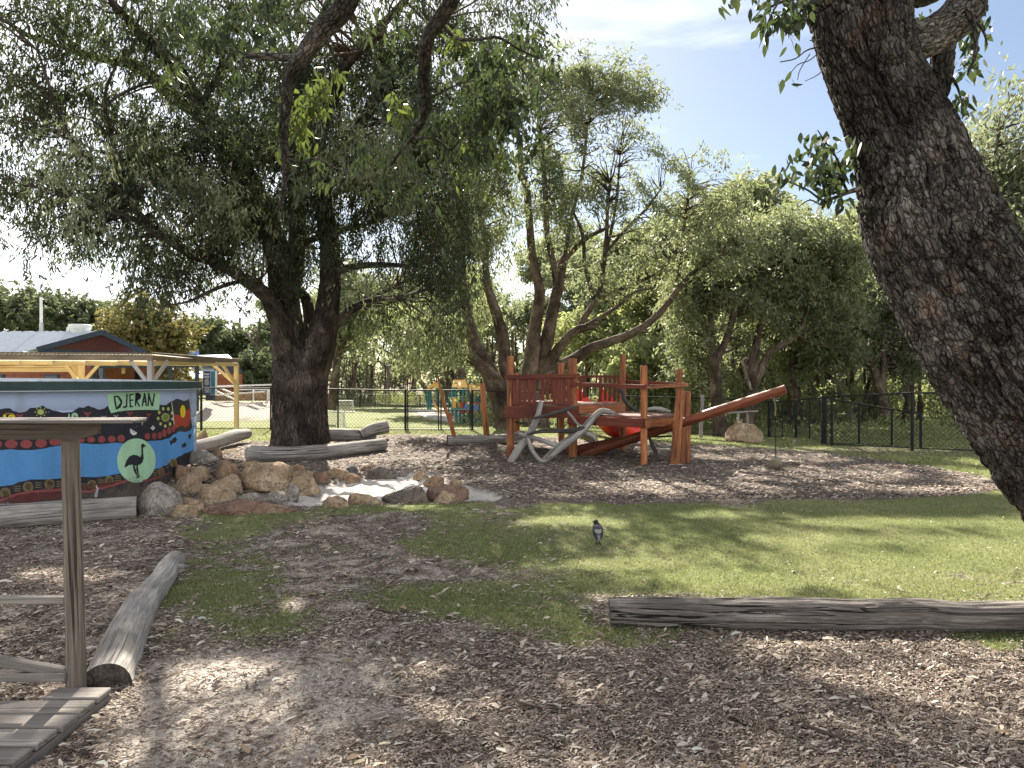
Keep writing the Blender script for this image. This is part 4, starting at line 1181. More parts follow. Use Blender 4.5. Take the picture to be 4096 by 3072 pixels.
def logpx(label, pts, rads, mat, seed, **k):
    """pts: (pixel x, pixel y of the underside)"""
    W = []
    for (px, py, lift), r in zip(pts, rads):
        g = G(px, py); W.append((g.x, g.y + r * .7, g.z + r * .82 + lift))
    return log('fallen_log', label, W, rads, mat, 28, seed, 10, .05, **k)
logpx('long grey log lying in front of the big tree trunk', [(985, 1845, .0), (1120, 1846, 0), (1280, 1835, 0), (1420, 1818, .01), (1532, 1802, .02)], [.17, .16, .15, .145, .135], 'silver_log', 11)
logpx('grey log lying directly behind the big tree trunk', [(1240, 1765, 0), (1330, 1762, 0), (1420, 1760, 0), (1500, 1757, 0)], [.17, .16, .15, .13], 'silver_log', 12)
logpx('stout log end propped up behind the big tree', [(1440, 1762, .05), (1490, 1760, .12), (1545, 1757, .17)], [.11, .16, .165], 'silver_log', 13)
logpx('knobbly grey log behind the right edge of the painted tank', [(740, 1822, .02), (800, 1812, .03), (860, 1800, .06), (930, 1785, .10), (985, 1772, .12)], [.14, .145, .14, .15, .12], 'silver_log', 14)
logpx('grey log lying behind the two stained climbing poles', [(1788, 1783, 0), (1880, 1780, 0), (1980, 1775, 0), (2080, 1768, 0)], [.135, .13, .12, .11], 'silver_log', 15)
# twiggy driftwood beside the fort
t = thing('driftwood_pile', 'thin grey driftwood sticks heaped at the left foot of the fort', 'driftwood', P(2000, 1765, 16.2))
for k_, pts in enumerate(([(1938, 1762), (1970, 1752), (2010, 1756), (2050, 1745)], [(1960, 1765), (2000, 1762), (2060, 1768), (2095, 1760)], [(2030, 1750), (2060, 1735), (2085, 1725)])):
    MB().tube([P(a, b, 16.0 + .1 * k_) for a, b in pts], [.02, .03, .03, .018][:len(pts)], 8, smooth_k=4, bump=logbump(50 + k_, .08, 8)).build('stick', M['drift'], t, True)

# ------------------------------------------------------------------ rocks
def rock(px, py, wpx, hpx, mat, label, seed, flat=1.0, lift=0.0, deep=.8, group='stones round the sandpit', dd=None, sharp=.55):
    g = G(px, py) if dd is None else P(px, py, dd)
    d = g.y
    w_, h_ = wpx * d / F, hpx * d / F
    r = np.random.default_rng(seed)
    bm = bmesh.new(); bmesh.ops.create_icosphere(bm, subdivisions=4, radius=1)
    V = np.array([tuple(v.co) for v in bm.verts]); T = [[v.index for v in f.verts] for f in bm.faces]; bm.free()
    V0 = V.copy()
    for q in range(13):
        n = r.normal(size=3); n[2] = abs(n[2]) * .8; n /= np.linalg.norm(n)
        c = r.uniform(.46, .84) if sharp > .2 else r.uniform(.72, .95); s = V @ n
        V = V - np.clip(s - c, 0, None)[:, None] * n * (sharp + .4)
    V = V * (1 + .26 * (fbm(V0[:, 0] * 1.2 + seed, V0[:, 1] * 1.2, V0[:, 2] * 1.2, 3, seed)[:, None] - .5) + .10 * (fbm(V0[:, 0] * 5 + seed, V0[:, 1] * 5, V0[:, 2] * 5, 3, seed)[:, None] - .5))
    V[:, 2] = np.where(V[:, 2] < -.35, -.35 + (V[:, 2] + .35) * .3, V[:, 2])
    V -= (V.max(0) + V.min(0)) / 2 * [1, 1, 0]
    ex = V.max(0) - V.min(0)
    zmin, zmax = V[:, 2].min(), V[:, 2].max()
    dp = w_ * deep
    V = np.stack([V[:, 0] / ex[0] * w_ * 1.02, V[:, 1] / ex[1] * dp, (V[:, 2] - zmin) / (zmax - zmin) * (h_ * .94 + .05)], -1)
    V += np.array([g.x, g.y + dp * .42, g.z - .05 + lift])
    mb = MB().add(V, None, T)
    o = mb.build('rock', M[mat], None, True, loc=(g.x, g.y + dp * .42, g.z))
    tag(o, label, 'rock', group); return o
def rc(bx0, by0, bx1, by1, *a, **k):
    return rock(500 + (bx0 + bx1) / 2 * .6555, 1700 + by1 * .6555, (bx1 - bx0) * .6555, (by1 - by0) * .6555, *a, **k)
RK = [
 ((18, 345, 292, 560), 'rock_grey', 'big rounded grey boulder between the pale log and the rock heap', dict(deep=.85, sharp=.15)),
 ((330, 150, 545, 236), 'rock_grey', 'flat grey slab lit on top, resting against the tank edge', dict()),
 ((515, 135, 592, 208), 'rock_brown', 'small brown stone at the top back of the heap', dict()),
 ((275, 238, 395, 330), 'rock_brown', 'small brownish stone tucked against the painted riverbed', dict()),
 ((365, 252, 508, 345), 'rock_tan', 'brown angular stone high on the heap, beside the tank', dict()),
 ((505, 213, 668, 330), 'rock_brown', 'rounded brown boulder behind the flat tan one', dict()),
 ((655, 228, 1003, 412), 'rock_tan', 'largest tan boulder, in the middle of the rock heap', dict(sharp=.3)),
 ((955, 275, 1168, 422), 'rock_tan', 'long tan boulder sloping down to the white sand', dict()),
 ((250, 290, 445, 420), 'rock_tan', 'tan broken-faced stone just right of the round grey boulder', dict()),
 ((455, 303, 705, 418), 'rock_tan', 'flat-topped tan stone left of the largest boulder', dict()),
 ((370, 368, 645, 488), 'rock_tan', 'broad tan stone at the front centre of the heap', dict()),
 ((640, 416, 842, 480), 'rock_grey', 'low grey stone below the largest boulder', dict()),
 ((838, 402, 990, 458), 'rock_grey', 'small speckled stone in front of the largest boulder', dict()),
 ((978, 358, 1058, 452), 'rock_grey', 'small upright grey stone at the left edge of the sand', dict()),
 ((250, 450, 472, 522), 'rock_tan', 'flat pale slab in front of the heap', dict()),
 ((228, 490, 420, 562), 'rock_tan', 'thin tan slab at the front foot of the round boulder', dict()),
 ((430, 455, 1012, 548), 'rock_red', 'very long reddish slab edging the grass', dict(deep=.28, sharp=.7)),
 ((640, 215, 832, 268), 'rock_tan', 'flat pale stone behind the heap near the long log', dict(deep=.5)),
 ((1000, 240, 1102, 294), 'rock_brown', 'brown stone at the back left corner of the sandpit', dict()),
 ((1040, 276, 1152, 334), 'rock_tan', 'low tan stone at the back left of the sand', dict()),
 ((1132, 284, 1245, 348), 'rock_red', 'dark red wedge stone at the back edge of the sand', dict()),
 ((1198, 262, 1395, 330), 'rock_tan', 'long flat tan stone along the back of the sandpit', dict(deep=.5)),
 ((1334, 298, 1432, 342), 'rock_brown', 'small pointed brown stone in the back edge of the sand', dict()),
 ((1308, 240, 1422, 292), 'rock_blue', 'dark blue-grey pointed stone behind the sandpit', dict()),
 ((1418, 244, 1522, 278), 'rock_red', 'low reddish stone behind the dark slab', dict()),
 ((1452, 254, 1656, 322), 'rock_dark', 'long dark brown slab at the back of the sandpit', dict(deep=.5)),
 ((1748, 284, 1852, 328), 'rock_tan', 'low tan stone at the far right back of the sand', dict()),
 ((1816, 308, 1945, 364), 'rock_brown', 'brown stone half buried in white sand on the right', dict()),
 ((1975, 325, 2058, 374), 'rock_tan', 'small pale peaked stone at the right end of the sandpit', dict()),
 ((1832, 360, 2094, 458), 'rock_red', 'dark red-brown arched stone at the right front of the sandpit', dict(deep=.45)),
 ((1872, 404, 2042, 474), 'rock_tan', 'pale tan stone in front of the arched red-brown one', dict()),
 ((1556, 374, 1848, 474), 'rock_dark', 'jagged dark stone at the front edge of the sand', dict(deep=.5, sharp=.8)),
 ((1352, 416, 1568, 486), 'rock_tan', 'rounded tan stone at the front edge of the sand', dict(deep=.6)),
 ((1176, 438, 1358, 510), 'rock_tan', 'squarish tan stone at the front left edge of the sand', dict(deep=.6)),
 ((1640, 272, 1745, 300), 'rock_grey', 'thin grey stone at the right back of the sandpit', dict()),
]
for k_, (b_, m_, l_, kw) in enumerate(RK): rc(*b_, m_, l_, 100 + k_, **kw)
rock(2998, 1770, 160, 84, 'rock_tan', 'large pale-topped boulder beside the black gate', 333, deep=.8, group=None, sharp=.8)
rock(3180, 1772, 26, 18, 'rock_grey', 'small grey round stone at the foot of the black gate', 334, group=None)
rock(910, 1812, 70, 18, 'rock_tan', 'flat stone on the mulch between the knobbly log and the tree', 335, group=None)
rock(2665, 1740, 70, 34, 'rock_tan', 'pale stone on the lawn behind the fort', 336, group=None)
rock(800, 1760, 60, 45, 'rock_tan', 'sawn orange log end, built as a stone, just behind the knobbly log', 338, group=None)  # orange log end given the shape and tag of a stone
rock(875, 1762, 90, 26, 'rock_brown', 'small brown stone behind the knobbly log', 337, group=None)
rock(1880, 1787, 26, 12, 'rock_grey', 'pale pebble beneath the log behind the climbing poles', 339, group=None)

# ------------------------------------------------------------------ timber counter at the left edge
t = thing('timber_play_counter', 'weathered timber counter on a round post, cut off by the left edge', 'play counter', (-2.29, 3.74, 0))
mb = MB(); mb.tube([P(305, 2790, 3.74), P(303, 2600, 3.74), P(297, 2350, 3.74), P(291, 2100, 3.74), P(284, 1900, 3.74), P(281, 1706, 3.74)], [.049, .047, .0465, .0455, .044, .043], 28, smooth_k=8, bump=logbump(41, .02))
mb.build('post', M['grey_timber'], t, True)
xl = -5.2
zt = P(0, 1678, 3.72).z
for i, (ya, yb) in enumerate(((3.50, 3.64), (3.645, 3.785))):
    ex = P(545, 1690, 3.5).x - .02 - .07 * i
    MB().box(((xl + ex) / 2, (ya + yb) / 2, zt), (ex - xl, yb - ya, .016), bev=.003).build('counter_board', M['grey_board'], t)
zb = P(0, 1708, 3.70).z; ex = P(400, 1720, 3.68).x
hb = .062
V = []
for y_ in (3.66, 3.71 - .02):
    V += [(xl, y_, zb - hb), (ex - .10, y_, zb - hb), (ex, y_, zb - .03), (ex, y_, zt - .010), (xl, y_, zt - .010)]
MB().add(V, [(0, 1, 3, 4), (9, 8, 6, 5), (0, 5, 6, 1), (1, 6, 7, 2), (2, 7, 8, 3), (3, 8, 9, 4)], [(1, 2, 3), (8, 7, 6)], [(v[1], v[2], v[0]) for v in V]).build('beam', M['grey_timber'], t)
MB().bar((xl, 3.80, P(0, 2408, 3.80).z), P(268, 2398, 3.78), .05, .038, bev=.004).build('rail', M['grey_board'], t)
MB().bar(P(-400, 2575, 3.62), P(268, 2690, 3.72), .05, .045, bev=.004).build('brace', M['grey_board'], t)
MB().bar((xl, 3.66, .115), P(268, 2703, 3.70), .055, .045, bev=.004).build('rail', M['grey_board'], t)
# hidden far post that carries the other end
MB().tube([(-4.9, 3.74, -.1), (-4.9, 3.74, zt - .01)], .045, 16).build('post', M['grey_timber'], t, True)

t = thing('plank_boardwalk', 'low grey plank boardwalk in the bottom left corner', 'boardwalk', (-3, 3, 0))
yy = [3.70, 3.556, 3.406, 3.263, 3.10, 2.955, 2.81, 2.66, 2.51, 2.36, 2.2]
random.seed(8)
for a, b in zip(yy[:-1], yy[1:]):
    xr = -2.075 + random.uniform(-.008, .008)
    xl_ = -2.36 if a > 3.65 else -5.5
    MB().box(((xr + xl_) / 2, (a + b) / 2, .045 + random.uniform(-.003, .003)), (xr - xl_, a - b - .020, .032), Matrix.Rotation(random.uniform(-.002, .002), 3, 'Z'), bev=.005).build('plank', M['grey_board'], t)
MB().box((-2.10, 2.93, .0), (.045, 1.52, .055), bev=.004).build('edge_joist', M['grey_board'], t)

# ------------------------------------------------------------------ black chain fences
def wires(mb, a0, a1, b0, b1, pitch=.075, r=.0022):
    """diamond mesh between bottom line a0-a1 and top line b0-b1"""
    a0, a1, b0, b1 = map(Vector, (a0, a1, b0, b1))
    Lg = (a1 - a0).length; H = ((b0 - a0).length + (b1 - a1).length) / 2
    def pt(u, v): return a0.lerp(a1, u / Lg).lerp(b0.lerp(b1, u / Lg), v / H)
    dy = Vector((0, r, 0))
    for sg in (1, -1):
        c = -H if sg > 0 else 0
        while c < (Lg if sg > 0 else Lg + H):
            if sg > 0: u0, v0, u1, v1 = c, 0, c + H, H
            else: u0, v0, u1, v1 = c, 0, c - H, H
            # clip u to 0..Lg
            def clip(u0, v0, u1, v1):
                if u0 > u1: u0, v0, u1, v1 = u1, v1, u0, v0
                if u1 <= 0 or u0 >= Lg: return None
                if u0 < 0: v0 += (v1 - v0) * (0 - u0) / (u1 - u0); u0 = 0
                if u1 > Lg: v1 = v0 + (v1 - v0) * (Lg - u0) / (u1 - u0); u1 = Lg
                return u0, v0, u1, v1
            q = clip(u0, v0, u1, v1)
            if q:
                p, s = pt(q[0], q[1]), pt(q[2], q[3])
                n = (s - p).cross(Vector((0, 1, 0))).normalized() * r
                mb.add([p + n, p - n + dy, p - n - dy, s + n, s - n + dy, s - n - dy], [(0, 1, 4, 3), (1, 2, 5, 4), (2, 0, 3, 5)])
            c += pitch * 1.414
def fence(name, label, posts, cat='fence', closed=True, toprail=.021, botrail=.014, wr=.0022, mid=False):
    """posts: (px, y top, y bottom, depth, post radius)"""
    W = [(P(p[0], p[1], p[3]), P(p[0], p[2], p[3]), p[4]) for p in posts]
    t = thing(name, label, cat, W[0][1])
    for tpt, bpt, r in W:
        gz = float(height(bpt.x, bpt.y))
        if r > 0: MB().tube([(bpt.x, bpt.y, min(bpt.z, gz) - .08), tpt + Vector((0, 0, .02))], r, 10).build('post', M['fence_black'], t, True)
    for (t0, b0, _), (t1, b1, _) in zip(W[:-1], W[1:]):
        MB().tube([t0, t1], toprail, 8).build('top_rail', M['fence_black'], t, True)
        MB().tube([b0 + Vector((0, 0, .03)), b1 + Vector((0, 0, .03))], botrail, 6).build('bottom_rail', M['fence_black'], t, True)
        if mid: MB().tube([b0.lerp(t0, .5), b1.lerp(t1, .5)], .014, 6).build('middle_rail', M['fence_black'], t, True)
        mb = MB(); wires(mb, b0 + Vector((0, 0, .03)), b1 + Vector((0, 0, .03)), t0, t1, r=wr)
        mb.build('chain_link_panel', M['wire'], t)
    return t
fence('chain_link_fence', 'black chain-link fence running from the painted tank past the big tree', [(560, 1549, 1716, 20.4, .03), (805, 1551, 1719, 20.4, .034), (1083, 1553, 1719, 20.5, .025), (1352, 1557, 1721, 20.6, .022), (1622, 1562, 1727, 20.6, .036)])
def gate(label, x0, x1, top, bot, d, midy):
    p = [P(x0, bot, d), P(x0, top + 10, d), P(x0 + 6, top + 2, d), P(x0 + 14, top, d), P(x1 - 14, top, d), P(x1 - 6, top + 2, d), P(x1, top + 10, d), P(x1, bot, d)]
    t = thing('chain_link_gate', label, 'gate', p[0])
    MB().tube(p + [p[0]], .02, 8, cap=False).build('gate_frame', M['fence_black'], t, True)
    MB().tube([P(x0, midy, d), P(x1, midy, d)], .015, 6).build('middle_rail', M['fence_black'], t, True)
    mb = MB(); wires(mb, P(x0, bot, d), P(x1, bot, d), P(x0, top, d), P(x1, top, d), r=.0022); mb.build('chain_link_panel', M['wire'], t)
gate('left leaf of the double gate in front of the yellow-roofed playground', 1631, 1754, 1561, 1726, 20.6, 1645)
gate('right leaf of the double gate behind the forked pole', 1764, 1880, 1561, 1726, 20.6, 1641)
fence('chain_link_fence', 'black chain-link fence running behind the timber fort', [(1889, 1561, 1726, 20.6, .036), (2230, 1574, 1727, 21.8, .022), (2550, 1586, 1731, 23.0, .04), (2700, 1590, 1736, 23.6, .022), (2860, 1594, 1740, 24.1, .03), (2958, 1597, 1742, 24.4, .022), (3077, 1605, 1746, 24.5, .055)])
fence('chain_link_gate', 'wide black double gate right of the pale-topped boulder', [(3080, 1606, 1748, 24.3, .0), (3130, 1604, 1753, 23.0, .025), (3184, 1601, 1763, 21.4, .045), (3238, 1595, 1770, 19.6, .022), (3296, 1588, 1779, 17.9, .065)], 'gate', mid=True)
fence('chain_link_fence', 'black chain-link fence running out of frame behind the leaning trunk', [(3298, 1588, 1779, 17.8, .0), (3327, 1586, 1781, 17.6, .035), (3649, 1572, 1797, 16.4, .036), (3960, 1568, 1810, 15.8, .03), (4300, 1560, 1830, 15.0, .03), (4700, 1550, 1850, 14.4, .03)])
fence('chain_link_fence', 'lower black fence dropping in steps left of the leaning trunk', [(3306, 1592, 1779, 18.1, .0), (3436, 1616, 1780, 17.9, .026), (3567, 1638, 1788, 17.4, .026), (3683, 1653, 1801, 16.8, .032)])
fence('chain_link_fence', 'far black fence along the edge of the bush beyond the field', [(1310, 1578, 1622, 70, .05), (1440, 1579, 1624, 70, .05), (1500, 1579, 1625, 70, .05), (1680, 1581, 1628, 70, .05), (1800, 1581, 1630, 69, .05), (1950, 1583, 1633, 68, .05)], wr=.004, toprail=.03, botrail=.03)
# concrete strip under the gates
g0 = G(1430, 1728); g1 = G(1900, 1729)
mb = MB(); mb.box(((g0.x + g1.x) / 2, 20.75, float(height(0.5, 20.75)) + .012), (g1.x - g0.x, .22, .05), bev=.01)
tag(mb.build('concrete_strip', M['conc']), kind='structure')

# ------------------------------------------------------------------ small goals
def goal(label, x0, x1, yt, yb, d, tilt=0):
    a = P(x0, yb, d); t = thing('mini_goal', label, 'goal', a)
    r = .035; dp = Vector((0, .7, 0))
    A0, B0, A1, B1 = P(x0, yb, d), P(x0, yt, d), P(x1, yb, d), P(x1, yt, d)
    MB().tube([A0, B0.lerp(A0, .08), B0.lerp(B1, .03), B1.lerp(B0, .03), B1.lerp(A1, .08), A1], r, 8, smooth_k=3).build('goal_frame', M['white'], t, True)
    MB().tube([A0, A0 + dp, A1 + dp, A1], r, 8).build('ground_bar', M['white'], t, True)
    mb = MB()
    for k_ in range(15):
        q = k_ / 14
        mb.tube([B0.lerp(B1, q), A0.lerp(A1, q) + dp], .012, 3, cap=False)
    for k_ in range(9):
        q = k_ / 8
        mb.tube([B0.lerp(A0 + dp, q), B1.lerp(A1 + dp, q)], .012, 3, cap=False)
    mb.build('net', M['net'], t)
    return t
goal('white small goal standing further off on the field', 1338, 1412, 1603, 1648, 58)
goal('white small goal seen side-on just right of the big trunk', 1290, 1375, 1648, 1716, 37.5)

# ------------------------------------------------------------------ distant yellow-roofed play set
def q2(x, y, d): return P(1650 + x * .20344, 1480 + y * .20344, d)
ps = thing('playground_tower_set', 'far play set with yellow gable roofs, teal posts and red panels', 'playground', q2(900, 1000, 43))
def pbar(x0, y0, x1, y1, r, mat, d=43.0, nm='post', d1=None):
    MB().tube([q2(x0, y0, d), q2(x1, y1, d1 or d)], r, 8).build(nm, M[mat], ps, True)
for x, yb, d in ((785, 900, 43), (858, 1000, 43), (1000, 1040, 43), (1085, 1040, 43), (940, 1010, 44.5), (1240, 1030, 43), (1310, 1000, 43.5), (1020, 1040, 44.2)):
    pbar(x, yb, x, 340 if x < 1090 else 440, .075, 'teal', d)
for x, yb in ((305, 780), (355, 780), (490, 780)): pbar(x, yb, x, 360, .07, 'teal', 46)
def groof(xa, xb, ye, xr0, xr1, yr, d, dep=2.0):
    e0, e1, r0, r1 = q2(xa, ye, d), q2(xb, ye, d), q2(xr0, yr, d + dep / 2), q2(xr1, yr, d + dep / 2)
    back0 = e0 + Vector((0, dep, 0)); back1 = e1 + Vector((0, dep, 0)); th_ = Vector((0, 0, -.07))
    V = [e0, e1, r1, r0, back0, back1, e0 + th_, e1 + th_, back0 + th_, back1 + th_, r0 + th_, r1 + th_]
    MB().add(V, [(0, 1, 2, 3), (4, 3, 2, 5), (0, 6, 7, 1), (6, 10, 11, 7), (10, 8, 9, 11), (4, 5, 9, 8)], [(0, 3, 4), (1, 5, 2)]).build('roof', M['yellow_plastic'], ps)
groof(845, 1082, 345, 800, 1035, 192, 43); groof(1160, 1345, 435, 1110, 1335, 288, 43)
MB().add([q2(770, 325, 43.3), q2(845, 345, 43), q2(800, 192, 44)], None, [(0, 1, 2)]).build('gable_end', M['yellow_plastic'], ps)
MB().add([q2(1085, 410, 43.3), q2(1160, 435, 43), q2(1110, 288, 44)], None, [(0, 1, 2)]).build('gable_end', M['yellow_plastic'], ps)
a, b, c = q2(293, 360, 45.5), q2(430, 240, 45.5), q2(520, 330, 45.5); dv = Vector((0, 1.8, 0)); tt = Vector((0, 0, -.15))
MB().add([a, b, c, a + dv, b + dv, c + dv, a + tt, b + tt * 1.6, c + tt, a + dv + tt, b + dv + tt, c + dv + tt], [(0, 1, 4, 3), (1, 2, 5, 4), (0, 6, 7, 1), (1, 7, 8, 2), (6, 9, 10, 7), (7, 10, 11, 8)]).build('roof', M['yellow_plastic'], ps)
def panel(x0, y0, x1, y1, mat, d=42.9, nm='panel', th_=.06):
    p0, p1 = q2(x0, y1, d), q2(x1, y0, d)
    MB().box(((p0.x + p1.x) / 2, d, (p0.z + p1.z) / 2), (p1.x - p0.x, th_, p1.z - p0.z), bev=.02).build(nm, M[mat], ps)
panel(785, 530, 860, 750, 'yellow_plastic'); panel(940, 630, 1000, 850, 'red_panel'); panel(1035, 630, 1130, 860, 'red_panel'); panel(1130, 630, 1310, 855, 'red_panel', 42.95)
panel(1330, 640, 1375, 830, 'yellow_plastic'); panel(1265, 900, 1380, 975, 'red_panel', 43.4); panel(1010, 545, 1060, 640, 'yellow_plastic', 44)
for cx, cy, r, m_ in ((1215, 740, 88, 'blue_panel'), (1085, 735, 70, 'blue_panel')):
    p = q2(cx, cy, 42.85); rr = r * .20344 * 42.85 / F
    MB().tube([p, p + Vector((0, -.08, 0))], rr, 24).build('round_window', M[m_], ps, True)
panel(770, 745, 1340, 790, 'teal', 43.6, 'platform', 1.5)
for z_ in (440, 480, 520, 560, 600, 660): MB().tube([q2(700, z_ + 40, 44), q2(730, z_ + 5, 43.6), q2(840, z_ - 10, 43.4)], .025, 6).build('climbing_rail', M['teal'], ps, True)
pbar(712, 860, 712, 470, .04, 'teal', 44)
for a in ((860, 530, 940, 720), (860, 620, 925, 720), (1085, 520, 1140, 620), (965, 520, 1060, 520)): pbar(*a, .03, 'yellow_plastic', nm='hand_rail')
mb = MB()
for sg in (-.3, .3):
    o_ = Vector((sg * .3, 0, 0))
p0, p1, p2, p3 = q2(1460, 820, 43), q2(1560, 890, 42.7), q2(1640, 970, 42.4), q2(1710, 1000, 42.2)
W_ = Vector((0, .7, 0)); up = Vector((0, 0, .16))
for aa, bb in ((p0, p1), (p1, p2), (p2, p3)):
    mb.add([aa, bb, bb + W_, aa + W_], [(0, 1, 2, 3)]); mb.add([aa, bb, bb + up, aa + up], [(0, 1, 2, 3)]); mb.add([aa + W_, bb + W_, bb + up + W_, aa + up + W_], [(0, 1, 2, 3)])
mb.build('slide', M['mint_plastic'], ps)
p0, p1, p2 = q2(410, 660, 45.5), q2(460, 760, 45.3), q2(545, 860, 45)
mb = MB()
for aa, bb in ((p0, p1), (p1, p2)):
    mb.add([aa, bb, bb + W_, aa + W_], [(0, 1, 2, 3)]); mb.add([aa, bb, bb + up * 1.5, aa + up * 1.5], [(0, 1, 2, 3)])
mb.build('slide', M['yellow_plastic'], ps)
for y_ in (610, 690): pbar(1460, y_, 1660, y_, .035, 'teal', 45, 'bar')
for x_ in (1465, 1520, 1580): pbar(x_, 850, x_, 480, .04, 'teal', 45)
pbar(1440, 480, 1580, 480, .035, 'teal', 45, 'bar')
pbar(860, 905, 1400, 905, .035, 'teal', 42.9, 'bar'); pbar(180, 665, 700, 670, .03, 'white', 46, 'bar')
for x_ in (860, 930, 990, 1060, 1150, 1250, 1330): pbar(x_, 1030, x_, 905, .03, 'teal', 42.9, 'leg')
# little red and blue climbing frame seen through the fort
t = thing('play_cubby', 'small red and blue cubby roof seen through the fort slats', 'cubby', P(2150, 1600, 38))
r0, r1 = P(2140, 1553, 38), P(2167, 1553, 38)
e = [P(2128, 1570, 37), P(2168, 1572, 37), P(2168, 1572, 39), P(2128, 1570, 39)]
MB().add([r0, r1] + e, [(2, 3, 1, 0), (5, 0, 1, 4)], [(2, 0, 5), (3, 4, 1)]).build('roof', M['red_panel'], t)
MB().box((P(2150, 1600, 38).x, 38, P(0, 1585, 38).z), (.35, 1.2, .35), bev=.02).build('wall', M['blue_panel'], t)
for x_ in (2136, 2166): MB().tube([P(x_, 1600, 37.5), P(x_, 1572, 37.5)], .04, 6).build('post', M['blue_panel'], t)

# ------------------------------------------------------------------ slim timber uprights on the lawn
t = thing('grey_timber_upright', 'slim bleached timber upright in front of the far fence', 'post', P(2806, 1750, 19.8))
MB().tube([P(2803, 1752, 19.8), P(2805, 1690, 19.8), P(2808, 1640, 19.8), P(2809, 1582, 19.8)], [.05, .045, .05, .05], 10, smooth_k=3, bump=logbump(61, .06)).build('post', M['drift'], t, True)
MB().tube([P(2800, 1587, 19.8), P(2818, 1583, 19.8)], .03, 8).build('cap', M['drift'], t, True)
t = thing('wooden_balance_bar', 'pale horizontal bar on short posts between the two right-hand trunks', 'bar', P(2955, 1700, 21))
MB().tube([P(2890, 1653, 21), P(3032, 1646, 21)], .035, 8).build('bar', M['drift'], t, True)
MB().tube([P(2955, 1735, 21), P(2953, 1650, 21)], .04, 8).build('post', M['drift'], t, True)
MB().tube([P(2990, 1735, 21.2), P(2990, 1650, 21.2)], .04, 8).build('post', M['drift'], t, True)

# ------------------------------------------------------------------ pergola
pg = thing('timber_pergola', 'cream and tan timber pergola roof standing behind the painted tank', 'pergola', (P(945, 1733, 20).x, 20, float(height(-7.7, 20))))
DA = 14.9
cA = P(610, 1437, 15.8)
def pgb(a, b, w_, h_, mat, nm): MB().bar(a, b, w_, h_, bev=.006).build(nm, M[mat], pg)
pgb(P(-900, 1418, 14.6), P(612, 1427, 15.8), .07, .17, 'beam_brown', 'front_beam')
pgb(P(612, 1425, 15.84), P(952, 1447, 20), .07, .17, 'beam_brown', 'side_beam')
pgb(P(-900, 1447, 18.6), P(790, 1452, 19.9), .05, .13, 'cream_timber', 'back_beam')
pgb(P(620, 1449, 16.1), P(948, 1458, 19.8), .05, .10, 'cream_timber', 'inner_beam')
# corrugated roof sheet
mb = MB()
a0, a1 = P(-900, 1401, 14.5), P(618, 1410, 15.7); b0, b1 = P(-900, 1432, 19.0), P(955, 1442, 20.1)
n = 260; V = []
for k_ in range(n + 1):
    q = k_ / n; zz = Vector((0, 0, -.05 + .009 * math.sin(k_ * 1.9)))
    V += [a0.lerp(a1, q) + zz, b0.lerp(b1, q) + zz]
mb.add(V, [(2 * k_, 2 * k_ + 2, 2 * k_ + 3, 2 * k_ + 1) for k_ in range(n)]).build('roof_sheet', M['translucent_sheet'], pg, True)
for q in np.linspace(0, 1, 12):
    pgb(P(-900, 1446, 14.7).lerp(P(600, 1452, 15.9), q), P(-900, 1455, 18.6).lerp(P(940, 1458, 19.8), q), .045, .09, 'cream_timber', 'rafter')
def ppost(px, top, bot, d, w_, mat, br):
    a, b = P(px, bot, d), P(px, top, d)
    gz = float(height(a.x, a.y))
    MB().box((a.x, d, (b.z + min(a.z, gz) - .1) / 2), (w_, w_, b.z - min(a.z, gz) + .1), bev=.008).build('post', M[mat], pg)
    for dx, dy in br:
        MB().bar(P(px, top, d) + Vector((0, 0, -.62)) + Vector((0, -.02, 0)), P(px, top, d) + Vector((dx, dy, -.04)), .05, .08, bev=.004).build('brace', M[mat], pg)
ppost(602, 1434, 1800, 15.85, .11, 'pale_timber', [(-.42, -.05), (.18, .42)])
ppost(946, 1452, 1733, 19.95, .11, 'cream_timber', [(-.55, -.3), (-.2, -.5)])
ppost(326, 1447, 1700, 19.2, .12, 'cream_timber', [(-.48, 0), (.5, 0)])
for k_, (ya, yb) in enumerate(((1438, 1452), (1453, 1461), (1462, 1470), (1471, 1488))):
    z0, z1 = P(0, yb, 19.35).z, P(0, ya + 1, 19.35).z
    MB().box(((P(-900, 0, 19.35).x + P(314, 0, 19.35).x) / 2, 19.35 - .012 * (k_ % 2), (z0 + z1) / 2), (P(314, 0, 19.35).x - P(-900, 0, 19.35).x, .03, z1 - z0), bev=.004).build('infill_board', M['cream_timber'], pg)
MB().box((P(300, 0, 19.3).x, 19.3, P(0, 1520, 19.3).z), (.16, .05, .85), bev=.004).build('infill_post', M['cream_timber'], pg)

# ------------------------------------------------------------------ main building
bd = thing('school_building', 'long building with pale metal roof, maroon gable and orange board walls', 'building', (-24, 40, 0))
gl, ga, gr = P(152, 1396, 36), P(399, 1329, 38), P(572, 1411, 40)
gzb = -1.0
def corr_sheet(o, ux, vy, n, amp, name, mat, parent):
    ux, vy, o = Vector(ux), Vector(vy), Vector(o); nn = ux.cross(vy).normalized()
    V = []
    for k_ in range(n + 1):
        q = k_ / n; z_ = nn * (amp if k_ % 2 else 0)
        V += [o + ux * q + z_, o + ux * q + vy + z_]
    MB().add(V, [(2 * k_, 2 * k_ + 2, 2 * k_ + 3, 2 * k_ + 1) for k_ in range(n)]).build(name, M[mat], parent)
rd = Vector((-26, 2.2, 0))            # ridge runs away to the left
dn = (gl - ga)
corr_sheet(ga + Vector((0, 0, .05)) - rd * .0, rd, dn * 1.55, 130, .05, 'roof_front', 'roof_metal', bd)
